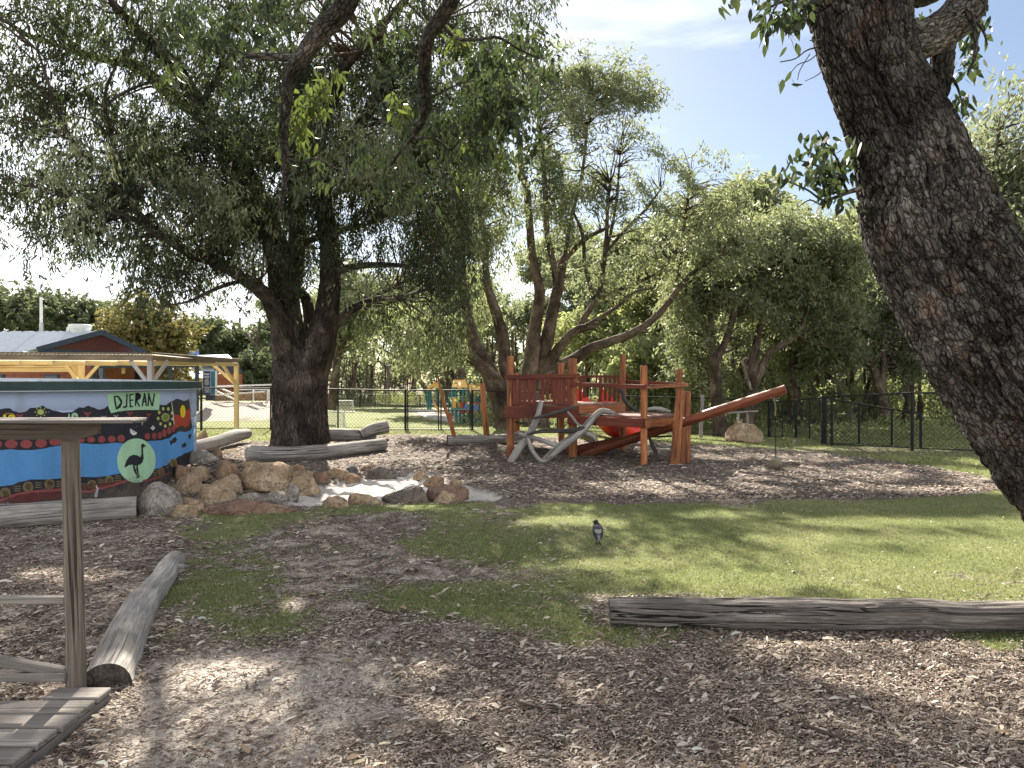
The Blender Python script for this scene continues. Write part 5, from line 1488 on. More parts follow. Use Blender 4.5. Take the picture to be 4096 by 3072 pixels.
corr_sheet(ga + Vector((0, 0, .05)), rd, (gr - ga) * 1.03, 130, .05, 'roof_back', 'roof_metal', bd)
out = Vector((.28, -.22, 0))
# gable boards
nb = 20
zlo, zhi = min(gl.z, gr.z) - .03, ga.z - .12
for k_ in range(nb):
    z0 = zlo + (zhi - zlo) * k_ / nb; z1 = zlo + (zhi - zlo) * (k_ + 1) / nb - .012
    def xr(z):
        t = max(0, (ga.z - .06 - z) / (ga.z - gl.z)); return ga.lerp(gl, t), ga.lerp(gr, t)
    (l0, r0), (l1, r1) = xr(z0), xr(z1)
    oo = out * .35; o2 = out * .18
    V = [Vector((l0.x, l0.y, z0)) + oo, Vector((r0.x, r0.y, z0)) + oo, Vector((r1.x, r1.y, z1)) + o2, Vector((l1.x, l1.y, z1)) + o2]
    V += [v - out * .4 for v in V]
    MB().add(V, [(0, 1, 2, 3), (0, 4, 5, 1), (3, 2, 6, 7)]).build('gable_board', M['maroon'], bd)
for a, b in ((gl + (gl - ga) * .04, ga), (ga, gr + (gr - ga) * .04)):
    MB().bar(a + out * .6, b + out * .6, .06, .26).build('barge_board', M['dark_trim'], bd)
MB().bar(gl + out * .55 + Vector((0, 0, -.08)), gr + out * .55 + Vector((0, 0, -.08)), .05, .16).build('gable_trim', M['dark_trim'], bd)
# lower skirt roof in front of the gable
sk = [gl + Vector((-.5, -.4, -.12)), gr + Vector((.4, -.6, -.10)), gr + Vector((1.3, -1.6, -.62)), gl + Vector((1.0, -2.2, -.62))]
MB().add(sk + [v + Vector((0, 0, -.06)) for v in sk], [(0, 1, 2, 3), (4, 7, 6, 5), (3, 2, 6, 7)]).build('skirt_roof', M['roof_metal'], bd)
def wallrun(a, b, z0, z1, mat, parent, pitch=.16, nm='wall'):
    """boarded wall: one mesh with stepped weatherboards"""
    a = Vector((a[0], a[1], 0)); b = Vector((b[0], b[1], 0)); d = (b - a).normalized(); nn = Vector((d.y, -d.x, 0))
    V = []; n = int((z1 - z0) / pitch)
    for k_ in range(n):
        za, zb_ = z0 + k_ * pitch, z0 + (k_ + 1) * pitch
        V += [a + nn * .05 + Vector((0, 0, za)), b + nn * .05 + Vector((0, 0, za)), b + nn * .012 + Vector((0, 0, zb_)), a + nn * .012 + Vector((0, 0, zb_))]
    Q = []
    for k_ in range(n):
        i = 4 * k_; Q.append((i, i + 1, i + 2, i + 3))
        if k_ < n - 1: Q.append((i + 3, i + 2, i + 5, i + 4))
    return MB().add(V, Q).build(nm, M[mat], parent)
gb_z = -1.2
wa = (P(-1200, 0, 33.5).x, 33.5); wb = (P(395, 0, 36).x, 36); wc = (P(620, 0, 41).x, 41)
zw = P(0, 1452, 36).z
wallrun(wa, wb, gb_z, zw, 'orange_wall', bd); wallrun(wb, wc, gb_z, zw, 'orange_wall', bd)
def opening(px0, px1, d, z0, z1, parent, mat='glass', nm='window'):
    x0, x1 = P(px0, 0, d).x, P(px1, 0, d).x
    f = MB().box(((x0 + x1) / 2, d, (z0 + z1) / 2), (x1 - x0, .12, z1 - z0)).build(nm, M['dark_trim'], parent)
    MB().box(((x0 + x1) / 2, d - .065, (z0 + z1) / 2), (x1 - x0 - .12, .02, z1 - z0 - .12)).build('pane', M[mat], f)
opening(-10, 18, 33.2, 1.2, 2.0, bd); opening(180, 236, 34.0, 1.2, 2.0, bd); opening(388, 420, 35.7, -.2, 2.4, bd, nm='door'); opening(540, 562, 38.6, .3, 2.2, bd); opening(566, 582, 39.2, -.2, 2.1, bd, nm='door')
MB().tube([P(493, 1494, 36.5), P(493, 1466, 36.5)], .09, 10).build('wall_light', M['cream'], bd, True)
MB().bar(P(372, 1463, 35.5), P(790, 1463, 38), .1, .2).build('veranda_beam', M['dark_trim'], bd)
for px, d in ((788, 38.0), (682, 37.4), (372, 35.5)):
    a = P(px, 1600, d); MB().box((a.x, d, (P(0, 1463, d).z + a.z) / 2 - .3), (.16, .16, P(0, 1463, d).z - a.z + .6)).build('veranda_post', M['dark_trim'], bd)
MB().add([P(372, 1456, 35.4), P(794, 1457, 37.9), P(760, 1452, 40), P(560, 1450, 41)], [(0, 1, 2, 3)]).build('veranda_roof', M['roof_metal'], bd)
# roof units
t = thing('roof_cooler', 'round white evaporative cooler on the ridge of the pale roof', 'roof unit', P(320, 1328, 38.3))
p = P(320, 1326, 38.3)
mb = MB(); mb.tube([p + Vector((0, 0, -.25)), p, p + Vector((0, 0, .18)), p + Vector((0, 0, .34)), p + Vector((0, 0, .37))], [.42, .46, .54, .56, .50], 20); mb.build('drum', M['white'], t, True)
MB().tube([p + Vector((-.5, 0, -.2)), p + Vector((-.68, 0, -.05)), p + Vector((-.66, 0, .2)), p + Vector((-.5, 0, .25))], .06, 8).build('duct', M['white'], t, True)
t = thing('roof_mast', 'tall thin pale mast standing on the ridge of the pale roof', 'mast', P(165, 1328, 38.6))
MB().tube([P(165, 1340, 38.6), P(164, 1188, 38.6)], [.075, .07], 8).build('pole', M['white'], t, True)
MB().tube([P(165, 1330, 38.5), P(165, 1292, 38.5)], .1, 8).build('sleeve', M['galv'], t, True)
for px, l_ in ((68, 'small white vent on the ridge furthest left'), (116, 'small white vent on the ridge left of the mast')):
    p = P(px, 1330, 38.6); o = MB().box(p, (.34, .25, .14), bev=.03).build('roof_vent', M['white'], None, loc=p); tag(o, l_, 'roof vent')

# ------------------------------------------------------------------ far classroom
fb = thing('classroom_building', 'small far building with pale roof, dark gable and orange boards', 'building', (P(900, 0, 60).x, 60, 0))
def r4(x, y, d): return P(600 + x * .27125, 1350 + y * .27125, d)
a, b = r4(690, 262, 66), r4(1145, 247, 66)
MB().add([a, b, r4(1190, 318, 60), r4(560, 330, 60), b + Vector((0, 0, -.1))], [(0, 1, 2, 3)]).build('upper_roof', M['roof_metal'], fb)
MB().add([b, r4(1240, 330, 62), r4(1110, 330, 60)], None, [(0, 1, 2)]).build('upper_gable', M['dark_trim'], fb)
MB().add([r4(640, 400, 64), r4(1055, 385, 64), r4(915, 520, 58), r4(560, 520, 58)], [(0, 1, 2, 3)]).build('roof', M['roof_metal'], fb)
MB().add([r4(900, 520, 58), r4(1370, 520, 58), r4(1250, 405, 58.2), r4(1050, 385, 58.4)], [(0, 1, 2, 3)]).build('gable', M['dark_trim'], fb)
MB().add([r4(1180, 330, 58.2), r4(1290, 385, 58), r4(1375, 525, 57.8), r4(1340, 525, 57.8), r4(1250, 400, 58)], [(0, 1, 2, 3)], [(0, 3, 4)]).build('barge_board', M['dark_trim'], fb)
zt_ = r4(0, 520, 58).z
wallrun((r4(900, 0, 58).x, 58), (r4(1365, 0, 58).x, 58), r4(0, 760, 58).z - .3, zt_, 'orange_wall', fb, .22)
wallrun((r4(300, 0, 60).x, 60), (r4(900, 0, 60).x, 60), r4(0, 800, 60).z - .3, r4(0, 590, 60).z, 'maroon', fb, .22)
MB().add([r4(540, 575, 56), r4(790, 575, 56), r4(790, 505, 59), r4(620, 505, 59)], [(0, 1, 2, 3)]).build('porch_roof', M['roof_metal'], fb)
p0, p1 = r4(650, 790, 59.5), r4(780, 600, 59.5)
MB().box(((p0.x + p1.x) / 2, 59.6, (p0.z + p1.z) / 2), (p1.x - p0.x, .1, p1.z - p0.z)).build('cream_wall', M['cream'], fb)
MB().tube([r4(610, 720, 56.2), r4(610, 575, 56.2)], .06, 6).build('porch_post', M['white'], fb)
p = r4(1130, 560, 57.9); MB().tube([p, p + Vector((0, -.2, 0))], .16, 10).build('wall_lamp', M['white'], fb, True)
MB().box(r4(1130, 492, 57.9), (.25, .06, .25)).build('wall_notice', M['white'], fb)
p = r4(655, 262, 65.5)
t = MB().tube([p, p + Vector((0, 0, .22)), p + Vector((0, 0, .4))], [.3, .42, .3], 12).build('roof_ventilator', M['blue_panel'], None, True, loc=p); tag(t, 'round blue roof ventilator above the far classroom', 'roof vent')

# ------------------------------------------------------------------ sign pillar
def s6(x, y, d=48.0): return P(790 + x * .09641, 1460 + y * .09641, d)
sg = thing('information_pillar', 'tall navy and teal information pillar with white edges on a dark base', 'sign', s6(500, 1470))
def sface(x0, y0, x1, y1, mat, nm, dy=0.0, th_=.04, parent=None):
    a, b = s6(x0, y1), s6(x1, y0)
    return MB().box(((a.x + b.x) / 2, 48 + dy, (a.z + b.z) / 2), (b.x - a.x, th_, b.z - a.z)).build(nm, M[mat], parent or sg)
sface(218, 235, 742, 1240, 'white', 'frame', .15, .26)
ff = sface(235, 255, 530, 1225, 'sign_blue', 'front_panel', 0)
sface(560, 258, 725, 1215, 'sign_teal', 'side_panel', 0)
sface(345, 1252, 680, 1475, 'dark_trim', 'base', .1, .3)
cu = bpy.data.curves.new('heading', 'FONT'); cu.body = 'Kaya'; cu.size = .20; cu.align_x = 'CENTER'; cu.extrude = .004; cu.offset = .004
to_ = bpy.data.objects.new('heading_text', cu); COL.objects.link(to_); to_.parent = ff
c = s6(382, 405); to_.location = (c.x - ORG[sg.name].x, 47.97 - ORG[sg.name].y, c.z - ORG[sg.name].z); to_.rotation_euler = (math.pi / 2, 0, 0); cu.materials.append(M['white'])
for y_, x0, x1, h_ in ((468, 280, 490, 20), (515, 285, 490, 24), (575, 320, 455, 10), (612, 330, 475, 10), (640, 295, 480, 10), (665, 300, 495, 10), (695, 305, 470, 10), (730, 300, 495, 12), (765, 300, 495, 12), (800, 295, 490, 12), (825, 345, 440, 12), (995, 300, 510, 22), (1055, 310, 500, 14), (1090, 330, 500, 14), (1128, 300, 510, 16)):
    sface(x0, y_ - h_ / 2, x1, y_ + h_ / 2, 'white', 'text_line', -.023, .01, ff)

# ramp rails
t = thing('ramp_handrails', 'white ramp and step handrails running right of the information pillar', 'handrail', r4(1200, 880, 50))
for a in ((960, 715, 1240, 830), (945, 775, 1250, 915), (960, 720, 1830, 695), (960, 850, 1700, 795), (1300, 765, 1760, 765)):
    MB().tube([r4(a[0], a[1], 50), r4(a[2], a[3], 50)], .06, 6).build('rail', M['white'], t, True)
for x, y0, y1 in ((1525, 930, 765), (1735, 940, 770), (1760, 940, 770), (1830, 930, 700), (1300, 900, 700)):
    MB().tube([r4(x, y0, 50.2), r4(x, y1, 50.2)], .05, 6).build('post', M['white'], t, True)
p0, p1 = r4(940, 900, 51.5), r4(1850, 800, 51.5)
MB().box(((p0.x + p1.x) / 2, 51.6, (p0.z + p1.z) / 2 - .2), (p1.x - p0.x, .3, p1.z - p0.z + .3)).build('ramp_wall', M['rock_brown'], t)

# ------------------------------------------------------------------ magpie on the lawn
bm_, bnt, bb_, bo_ = new_mat('magpie_feathers')
bt = bnt.nodes.new('ShaderNodeTexCoord').outputs['Object']
bs = bnt.nodes.new('ShaderNodeSeparateXYZ'); bnt.links.new(bt, bs.inputs[0])
bz = math_n(bnt, 'ADD', bs.outputs[2], math_n(bnt, 'MULTIPLY', noise_n(bnt, bt, 60, 3, .6), .012))
bc_ = ramp(bnt, [(0, (.02, .02, .035)), (.098, (.16, .16, .20)), (.118, (.03, .03, .05)), (.138, (.30, .30, .27)), (.158, (.27, .27, .25)), (.168, (.025, .025, .045)), (.188, (.03, .03, .05)), (.194, (.12, .12, .15)), (.205, (.10, .10, .13)), (.211, (.006, .006, .008))], bz)
bnt.links.new(bc_, bb_.inputs['Base Color']); bb_.inputs['Roughness'].default_value = .45
bnt.links.new(bump_n(bnt, noise_n(bnt, bt, 90, 3, .7, (1, 1, .4)), .5, .004), bb_.inputs['Normal'])
M['beak'] = paint_mat('beak_and_eye', (.01, .01, .012), .3, .05, 6, .0, .5)
M['bill'] = paint_mat('pale_bill', (.20, .22, .25), .35, .05, 6, .0, .5)
M['claw'] = paint_mat('black_leg', (.012, .012, .014), .6, .05, 6, .05)
bg0 = G(2391, 2177)
S_ = 1.0
bird = thing('magpie', 'black and white magpie standing on the lawn, seen from behind', 'bird', bg0)
def bp(x, y, z): return bg0 + Vector((x, y, z)) * S_
# spine from tail tip (towards camera, low) up the back to the crown; bird faces away, head turned left
sp = [(.006, -.085, .045), (.006, -.07, .058), (.006, -.045, .078), (.004, -.02, .105), (.0, .0, .135), (-.003, .012, .162), (-.008, .02, .186), (-.013, .022, .205), (-.016, .018, .222), (-.017, .012, .238), (-.017, .010, .248)]
sr = [.010, .014, .022, .037, .047, .048, .041, .029, .023, .020, .006]
mb = MB(); mb.tube([bp(*p) for p in sp], sr, 18, smooth_k=4, oval=1.0, ref=(0, 1, .3))
# beak, part of the same head, joins at the front of the face
mb.build('body', bm_, bird, True)
MB().tube([bp(-.026, .012, .229), bp(-.040, .016, .225), bp(-.058, .020, .219)], [.010, .0065, .0015], 10, smooth_k=3).build('beak', M['beak'], bird, True)
for q in ((-.030, .000, .236),):
    MB().tube([bp(*q), bp(q[0] - .0025, q[1] - .002, q[2])], [.0035, .002], 8).build('eye', M['bill'], bird, True)
wm = paint_mat('wing_feathers', (.018, .018, .034), .4, .3, 40, .4, .4)
for sx in (-1, 1):
    pts = [(.036 * sx, .015, .185), (.044 * sx, .0, .155), (.044 * sx, -.022, .12), (.034 * sx, -.05, .088), (.020 * sx, -.075, .062)]
    MB().tube([bp(*p) for p in pts], [.010, .019, .020, .014, .004], 12, smooth_k=4, oval=.45, ref=(0, -1, 0)).build('wing', wm, bird, True)
for sx, fy, fz in ((-.016, .0, 0.0), (.018, .012, 0.0)):
    k_ = [bp(sx, fy, .095), bp(sx * 1.05, fy + .004, .07), bp(sx, fy - .012, .040), bp(sx, fy - .004, .006)]
    MB().tube(k_, [.017, .011, .0042, .0036], 10, smooth_k=4).build('leg', M['claw'], bird, True)
    lg_ = bird.children[-1]
    for a in (-.5, 0, .5):
        MB().tube([bp(sx, fy - .004, .006), bp(sx + .018 * math.sin(a), fy + .018 * math.cos(a), .008), bp(sx + .032 * math.sin(a), fy + .032 * math.cos(a), .002)], [.0035, .003, .0012], 6).build('toe', M['claw'], lg_, True)
    MB().tube([bp(sx, fy - .004, .006), bp(sx, fy - .024, .003)], [.0035, .0015], 6).build('toe', M['claw'], lg_, True)

# ------------------------------------------------------------------ trees
M['bark_big'] = bark_mat('furrowed_dark_bark', (.022, .018, .016), (.095, .078, .066), (.20, .18, .16), 20, .14, 1.0, blot=(.19, .15, .13))
M['bark_lean'] = bark_mat('flaky_grey_bark', (.011, .0095, .0085), (.105, .096, .088), (.33, .31, .29), 40, .36, 1.0, palemix=1.0, blot=(.21, .15, .12))
M['bark_mid'] = bark_mat('brown_grey_bark', (.05, .038, .03), (.15, .118, .092), (.26, .22, .18), 20, .3, .8)
M['bark_pale'] = bark_mat('pale_smooth_bark', (.16, .13, .10), (.30, .26, .21), (.48, .44, .38), 9, .3, .5)
M['twig'] = wood_mat('dark_twig', (.05, .035, .025), (.11, .08, .06), (.02, .015, .01), .9, .2, .2, 20, .3)
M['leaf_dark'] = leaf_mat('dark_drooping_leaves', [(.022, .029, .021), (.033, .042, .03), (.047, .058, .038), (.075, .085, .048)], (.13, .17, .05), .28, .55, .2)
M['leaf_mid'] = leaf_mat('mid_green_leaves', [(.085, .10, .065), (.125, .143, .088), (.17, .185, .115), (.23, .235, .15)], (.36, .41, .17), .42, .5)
M['leaf_light'] = leaf_mat('light_green_leaves', [(.11, .13, .068), (.16, .185, .09), (.215, .235, .12), (.29, .29, .16)], (.48, .54, .20), .46, .5)
M['leaf_bush'] = leaf_mat('bush_leaves', [(.085, .10, .07), (.12, .138, .092), (.16, .175, .118), (.215, .22, .15)], (.33, .38, .18), .42, .55)
M['leaf_big'] = leaf_mat('broad_gum_leaves', [(.02, .029, .02), (.03, .042, .027), (.045, .058, .034), (.07, .076, .038)], (.11, .16, .04), .26, .5, .25)
M['leaf_backlit_tone'] = leaf_mat('backlight_toned_gum_leaves', [(.045, .065, .025), (.07, .095, .03), (.10, .12, .035), (.17, .15, .045)], (.19, .26, .05), .38, .5, .2)  # backlight put into brighter, greener leaf colours
M['leaf_autumn'] = leaf_mat('autumn_leaves', [(.075, .09, .032), (.12, .13, .04), (.17, .155, .05), (.24, .14, .06), (.10, .115, .04)], (.28, .26, .08), .32, .6)
M['leaf_far'] = leaf_mat('far_dark_leaves', [(.06, .082, .052), (.085, .11, .065), (.12, .145, .08), (.17, .18, .10)], (.20, .24, .10), .3, .6)

def nrm(a): return a / (np.linalg.norm(a, axis=-1, keepdims=True) + 1e-9)
def leaf_verts(c, d, up, ln, wd, fold=.0):
    """diamond leaves: c base, d direction, up blade side"""
    b = nrm(np.cross(d, up)) * (wd / 2)[:, None]
    m_ = c + d * (ln * .42)[:, None]
    tip = c + d * ln[:, None]
    V = np.stack([c, m_ + b, tip, m_ - b], 1).reshape(-1, 3)
    return V, np.arange(len(c) * 4).reshape(-1, 4)
def cloud(r, blobs, n, ln, wd, droop=.6, per=9, sl=.35, clump=.9, thr=.46, jitter=.05, shell=.5):
    """leaf sprays through ellipsoid blobs [(centre, (rx,ry,rz), weight)], thinned to clumps by 3-D noise"""
    w_ = np.array([b[2] * b[1][0] * b[1][1] * b[1][2] ** .8 for b in blobs]); w_ /= w_.sum()
    ns = int(n / per)
    out = []; got = 0
    C_ = np.array([tuple(b[0]) for b in blobs]); R_ = np.array([b[1] for b in blobs])
    while got < ns:
        k = r.choice(len(blobs), ns, p=w_)
        v = nrm(r.normal(size=(ns, 3))) * (r.random((ns, 1)) ** (1 / 3 * (1 - shell * .4))) * (1 + .30 * np.clip(r.normal(size=(ns, 1)), -2, 2))
        p = C_[k] + v * R_[k]
        q = p / clump
        f = .65 * vnoise(q[:, 0], q[:, 1], q[:, 2] * 1.3, 17) + .35 * vnoise(q[:, 0] * 2.7, q[:, 1] * 2.7, q[:, 2] * 2.7, 31)
        p = p[f + r.random(ns) * .10 > thr]
        out.append(p); got += len(p)
    p = np.vstack(out)[:ns]
    sd = nrm(r.normal(size=(ns, 3)) * [1, 1, .6] + [0, 0, -droop])
    t = (np.arange(per) + .5) / per
    c = p[:, None, :] + sd[:, None, :] * (t * sl)[None, :, None] + r.normal(0, jitter, (ns, per, 3))
    c[..., 2] -= (t ** 2 * sl * .35 * droop)[None, :]
    d = nrm(sd[:, None, :] * .5 + r.normal(0, .55, (ns, per, 3)) + np.array([0, 0, -droop * 1.1]))
    c = c.reshape(-1, 3); d = d.reshape(-1, 3)
    kp = sun_thin(r, c); c = c[kp]; d = d[kp]
    up = r.normal(size=c.shape)
    L_ = ln * (.6 + .7 * r.random(len(c))); W_ = wd * (.7 + .6 * r.random(len(c)))
    return leaf_verts(c, d, up, L_, W_), p

# patches of ground the sun reaches: leaves whose shade would fall there are mostly left out, as gaps in the crowns
LIT = [(800, 2800, 420, 170, .9), (620, 3000, 300, 80, .8), (1250, 2620, 160, 60, .7), (1700, 2700, 150, 45, .7), (1750, 2880, 250, 60, .6), (2300, 2760, 160, 40, .5), (3200, 2620, 420, 35, .8), (3750, 2760, 420, 70, .8), (3450, 2950, 180, 40, .4),
       (200, 2310, 330, 28, .75), (80, 2990, 130, 60, .8), (330, 2900, 60, 60, .7), (1080, 2440, 150, 35, .75), (620, 2330, 60, 70, .5), (620, 2560, 60, 60, .6), (1650, 2040, 150, 18, .9), (1450, 1950, 330, 45, .75), (1150, 1880, 260, 22, .7),
       (2250, 2090, 230, 28, .75), (2900, 2060, 330, 16, .7), (3500, 2090, 420, 20, .8), (2900, 2330, 420, 50, .85), (2500, 2260, 260, 28, .7), (3700, 2260, 420, 38, .85), (3300, 2170, 300, 22, .7), (3900, 2390, 260, 20, .7), (2650, 2400, 260, 20, .8),
       (3250, 1900, 520, 34, .8), (3650, 1960, 340, 30, .8), (2750, 1950, 400, 32, .75), (3100, 1830, 400, 18, .75), (2400, 1980, 300, 18, .6), (1950, 1920, 260, 20, .6), (2250, 1880, 200, 14, .5), (1000, 1950, 300, 50, .65), (1350, 1930, 260, 24, .8), (2650, 1880, 140, 20, .7), (2350, 1930, 200, 15, .5), (2800, 1800, 200, 9, .7), (3600, 1870, 300, 12, .7), (3900, 1900, 200, 30, .8), (1650, 1830, 260, 12, .6), (1900, 1870, 200, 12, .5),
       (1600, 1742, 500, 12, .9), (900, 1750, 200, 14, .9), (3500, 1800, 400, 10, .7), (3050, 1750, 200, 8, .6), (1500, 2190, 240, 20, .25), (1750, 2560, 120, 20, .4), (2950, 2000, 600, 6, .4), (800, 1925, 100, 30, .7), (1050, 1990, 130, 25, .5)]
LW = []
for _px, _py, _rx, _ry, _w in LIT:
    c_ = G(_px, _py); e_ = G(_px, _py - _ry); f_ = G(_px, _py + _ry)
    LW.append((c_.x, c_.y, _rx * c_.y / F, abs(e_.y - f_.y) / 2, _w))
def sun_thin(r, c):
    """keep mask for leaf positions"""
    t = c[:, 2] / SV.z
    gx_ = c[:, 0] - SV.x * t; gy_ = c[:, 1] - SV.y * t
    n_ = (fbm(gx_ * 1.6, gy_ * 1.6, oct=3, seed=77) - .5) * 1.3
    v = np.zeros(len(c))
    for x, y, rx, ry, w_ in LW:
        q = np.sqrt(((gx_ - x) / rx) ** 2 + ((gy_ - y) / ry) ** 2) + n_
        v = np.maximum(v, w_ * sst(1.15, .75, q))
    return r.random(len(c)) > np.minimum(v * 1.3, .985)
def px_blob(px, py, d, rx, ry, rd, wt=1.0):
    return (P(px, py, d), (rx * d / F, rd, ry * d / F), wt)

def limb(mb, pts, d0, d1, skel, n=10, k=5, bumpf=None, seed=0, wig=.0):
    K = len(pts); ps = []; rs = []
    for i, (x, y, r) in enumerate(pts):
        d = d0 + (d1 - d0) * i / (K - 1)
        ps.append(P(x, y, d)); rs.append(r * d / F)
    mb.tube(ps, rs, n, smooth_k=k, bump=bumpf)
    pp, rr = catmull(np.array([tuple(p) for p in ps]), np.array(rs), 3)
    skel.extend([(p, r) for p, r in zip(pp, rr)])

def branches_to(mb, r, skel, tips, rad=.02, sides=5, sag=.0, maxd=4.5):
    """thin curved branches from the nearest limb to points in the crown"""
    S = np.array([s[0] for s in skel]); SR = np.array([s[1] for s in skel])
    for t in tips:
        dd = np.linalg.norm(S - t, axis=1) + .8 * np.maximum(0, S[:, 2] - t[2]); i = int(np.argmin(dd))
        if dd[i] > maxd or dd[i] < .15: continue
        a = S[i]; mid = a + (t - a) * .5 + r.normal(0, .10, 3) * dd[i] + np.array([0, 0, .12 * dd[i]])
        r0 = min(SR[i] * .6, rad * (.5 + .5 * dd[i]))
        mb.tube([a, a + (mid - a) * .5 + r.normal(0, .03, 3) * dd[i], mid, mid + (t - mid) * .5 + r.normal(0, .04, 3) * dd[i], t], [r0, r0 * .85, r0 * .62, r0 * .4, r0 * .18], sides, smooth_k=2, cap=False)

def barkbump(seed, cell_w, cell_l, depth, coarse=.05, per_k=None):
    """plates and furrows running along the limb, periodic round it"""
    def fn(x, y, s, th, R):
        R0 = float(np.mean(R)); per = max(6, int(round(2 * np.pi * R0 / cell_w)))
        u = th / (2 * np.pi) * per
        wx = fbm(np.cos(th) * 2.5 + seed, np.sin(th) * 2.5, s * 3, 3, seed) - .5
        wy = fbm(np.cos(th) * 2.5 + seed, np.sin(th) * 2.5 + 9, s * 3, 3, seed + 5) - .5
        f1, f2, idv = cells(u + wx * 2.2, s / cell_l + wy * 1.6, seed, per)
        e = sst(0, .30, f2 - f1)
        lump = fbm(np.cos(th) * 1.6 + seed, np.sin(th) * 1.6, s * 1.1, 3, seed + 2) - .5
        fine = vnoise(x * 45, y * 45, s * 30, seed)
        fade = np.clip(R / R0, .3, 1)
        return (depth * (e - 1) * (.6 + .6 * idv) + depth * .25 * fine) * fade + R * coarse * 2 * lump
    return fn

# ---- the big tree with the thick trunk
r1 = np.random.default_rng(11)
g = G(1203, 1782)
D0 = g.y + .6
big = thing('spreading_shade_tree', 'biggest tree, with a thick dark furrowed trunk forking low behind the long log', 'tree', (g.x, D0, g.z))
mb = MB(); sk = []
bb = barkbump(3, .10, .42, .045, .05)
def bl(pts, d0, d1, n=10, k=5, **kw): limb(mb, pts, d0, d1, sk, n, k, **kw)
dz = D0
bl([(1205, 1800, 124), (1204, 1765, 116), (1202, 1700, 109), (1201, 1600, 107), (1200, 1500, 108), (1196, 1430, 104), (1170, 1370, 78), (1150, 1310, 62)], dz, dz, 140, 12, bumpf=bb)
b2_ = barkbump(4, .10, .4, .03, .05)
bl([(1165, 1440, 72), (1150, 1330, 66), (1138, 1200, 58), (1120, 1060, 52), (1085, 930, 48), (1030, 800, 46), (960, 660, 44), (885, 540, 42), (790, 440, 36), (700, 390, 32), (610, 310, 26), (540, 262, 22), (443, 240, 18), (330, 215, 15), (253, 184, 13), (120, 145, 10), (30, 90, 7), (-90, 40, 4)], dz, 13.5, 40, 8, bumpf=b2_)
bl([(1225, 1500, 85), (1262, 1420, 72), (1290, 1330, 58), (1312, 1220, 46), (1322, 1100, 42), (1318, 980, 40), (1300, 850, 36), (1285, 700, 32), (1270, 560, 30), (1285, 430, 27), (1330, 330, 24), (1400, 240, 21), (1500, 130, 17), (1620, 0, 12), (1720, -120, 8)], dz, 13.5, 40, 8, bumpf=b2_)
bl([(870, 525, 36), (800, 420, 32), (735, 320, 30), (690, 250, 27), (620, 190, 23), (540, 110, 18), (460, 20, 14), (380, -90, 9)], 14.4, 12.0, 20, 6, bumpf=b2_)
bl([(1160, 1400, 48), (1120, 1300, 40), (1085, 1210, 34), (1040, 1160, 30), (985, 1120, 28), (901, 1064, 25), (830, 1035, 22), (769, 1018, 19), (690, 975, 15), (600, 915, 11), (480, 850, 7), (380, 800, 4)], dz - .3, 13, 20, 6, bumpf=b2_)
bl([(1045, 1118, 9), (980, 1122, 9), (901, 1141, 8), (820, 1175, 7), (750, 1207, 5), (650, 1225, 3)], 15.5, 14, 8, 4)
bl([(1150, 1210, 42), (1180, 1050, 38), (1190, 900, 34), (1180, 760, 31), (1170, 620, 28), (1190, 480, 26), (1210, 330, 22), (1240, 180, 18), (1290, 60, 14), (1340, -60, 9)], dz + .3, 14.5, 20, 6, bumpf=b2_)
bl([(1215, 1430, 26), (1235, 1360, 25), (1238, 1280, 24), (1225, 1200, 22), (1190, 1160, 18), (1150, 1150, 12)], dz + .4, dz + .6, 14, 5)
bl([(1265, 1395, 26), (1310, 1335, 24), (1375, 1262, 20), (1430, 1225, 17), (1480, 1205, 15), (1530, 1192, 12), (1600, 1190, 9), (1665, 1172, 6), (1740, 1150, 3)], dz - .2, 15, 14, 5)
bl([(1440, 1222, 10), (1510, 1180, 9), (1590, 1140, 7), (1680, 1100, 4)], 16.4, 15.5, 8, 4)
bl([(1318, 1110, 18), (1345, 1088, 17), (1410, 1068, 15), (1480, 1060, 13), (1560, 1060, 11), (1650, 1062, 7), (1720, 1050, 4)], 16.2, 15, 12, 5)
bl([(690, 975, 13), (600, 900, 14), (519, 810, 13), (480, 700, 11), (455, 590, 10), (440, 500, 9), (418, 430, 8), (430, 340, 6), (470, 250, 4)], 14.2, 12.5, 10, 5)
bl([(520, 812, 8), (430, 700, 8), (342, 627, 8), (270, 530, 8), (225, 430, 7), (190, 320, 6), (150, 200, 4)], 13.6, 12, 8, 5)
bl([(418, 430, 6), (470, 385, 6), (540, 350, 6), (600, 330, 4)], 13, 12.6, 8, 4)
bl([(840, 560, 14), (810, 460, 14), (830, 370, 12), (870, 300, 10), (900, 200, 8), (930, 80, 6)], 14.5, 13.5, 8, 5)
bl([(1285, 700, 18), (1400, 560, 17), (1480, 420, 16), (1560, 300, 14), (1660, 200, 11), (1760, 80, 8)], 15, 13.5, 12, 5)
bl([(1270, 560, 18), (1330, 420, 17), (1380, 280, 16), (1450, 200, 13), (1540, 130, 10)], 15, 12.5, 10, 5)
bl([(1130, 1080, 16), (1210, 980, 14), (1330, 930, 12), (1450, 900, 10), (1580, 850, 6)], 16.5, 15.5, 10, 5)
bl([(480, 860, 6), (330, 800, 6), (200, 760, 5), (80, 740, 3)], 13.2, 12, 8, 4)
mb_t = mb
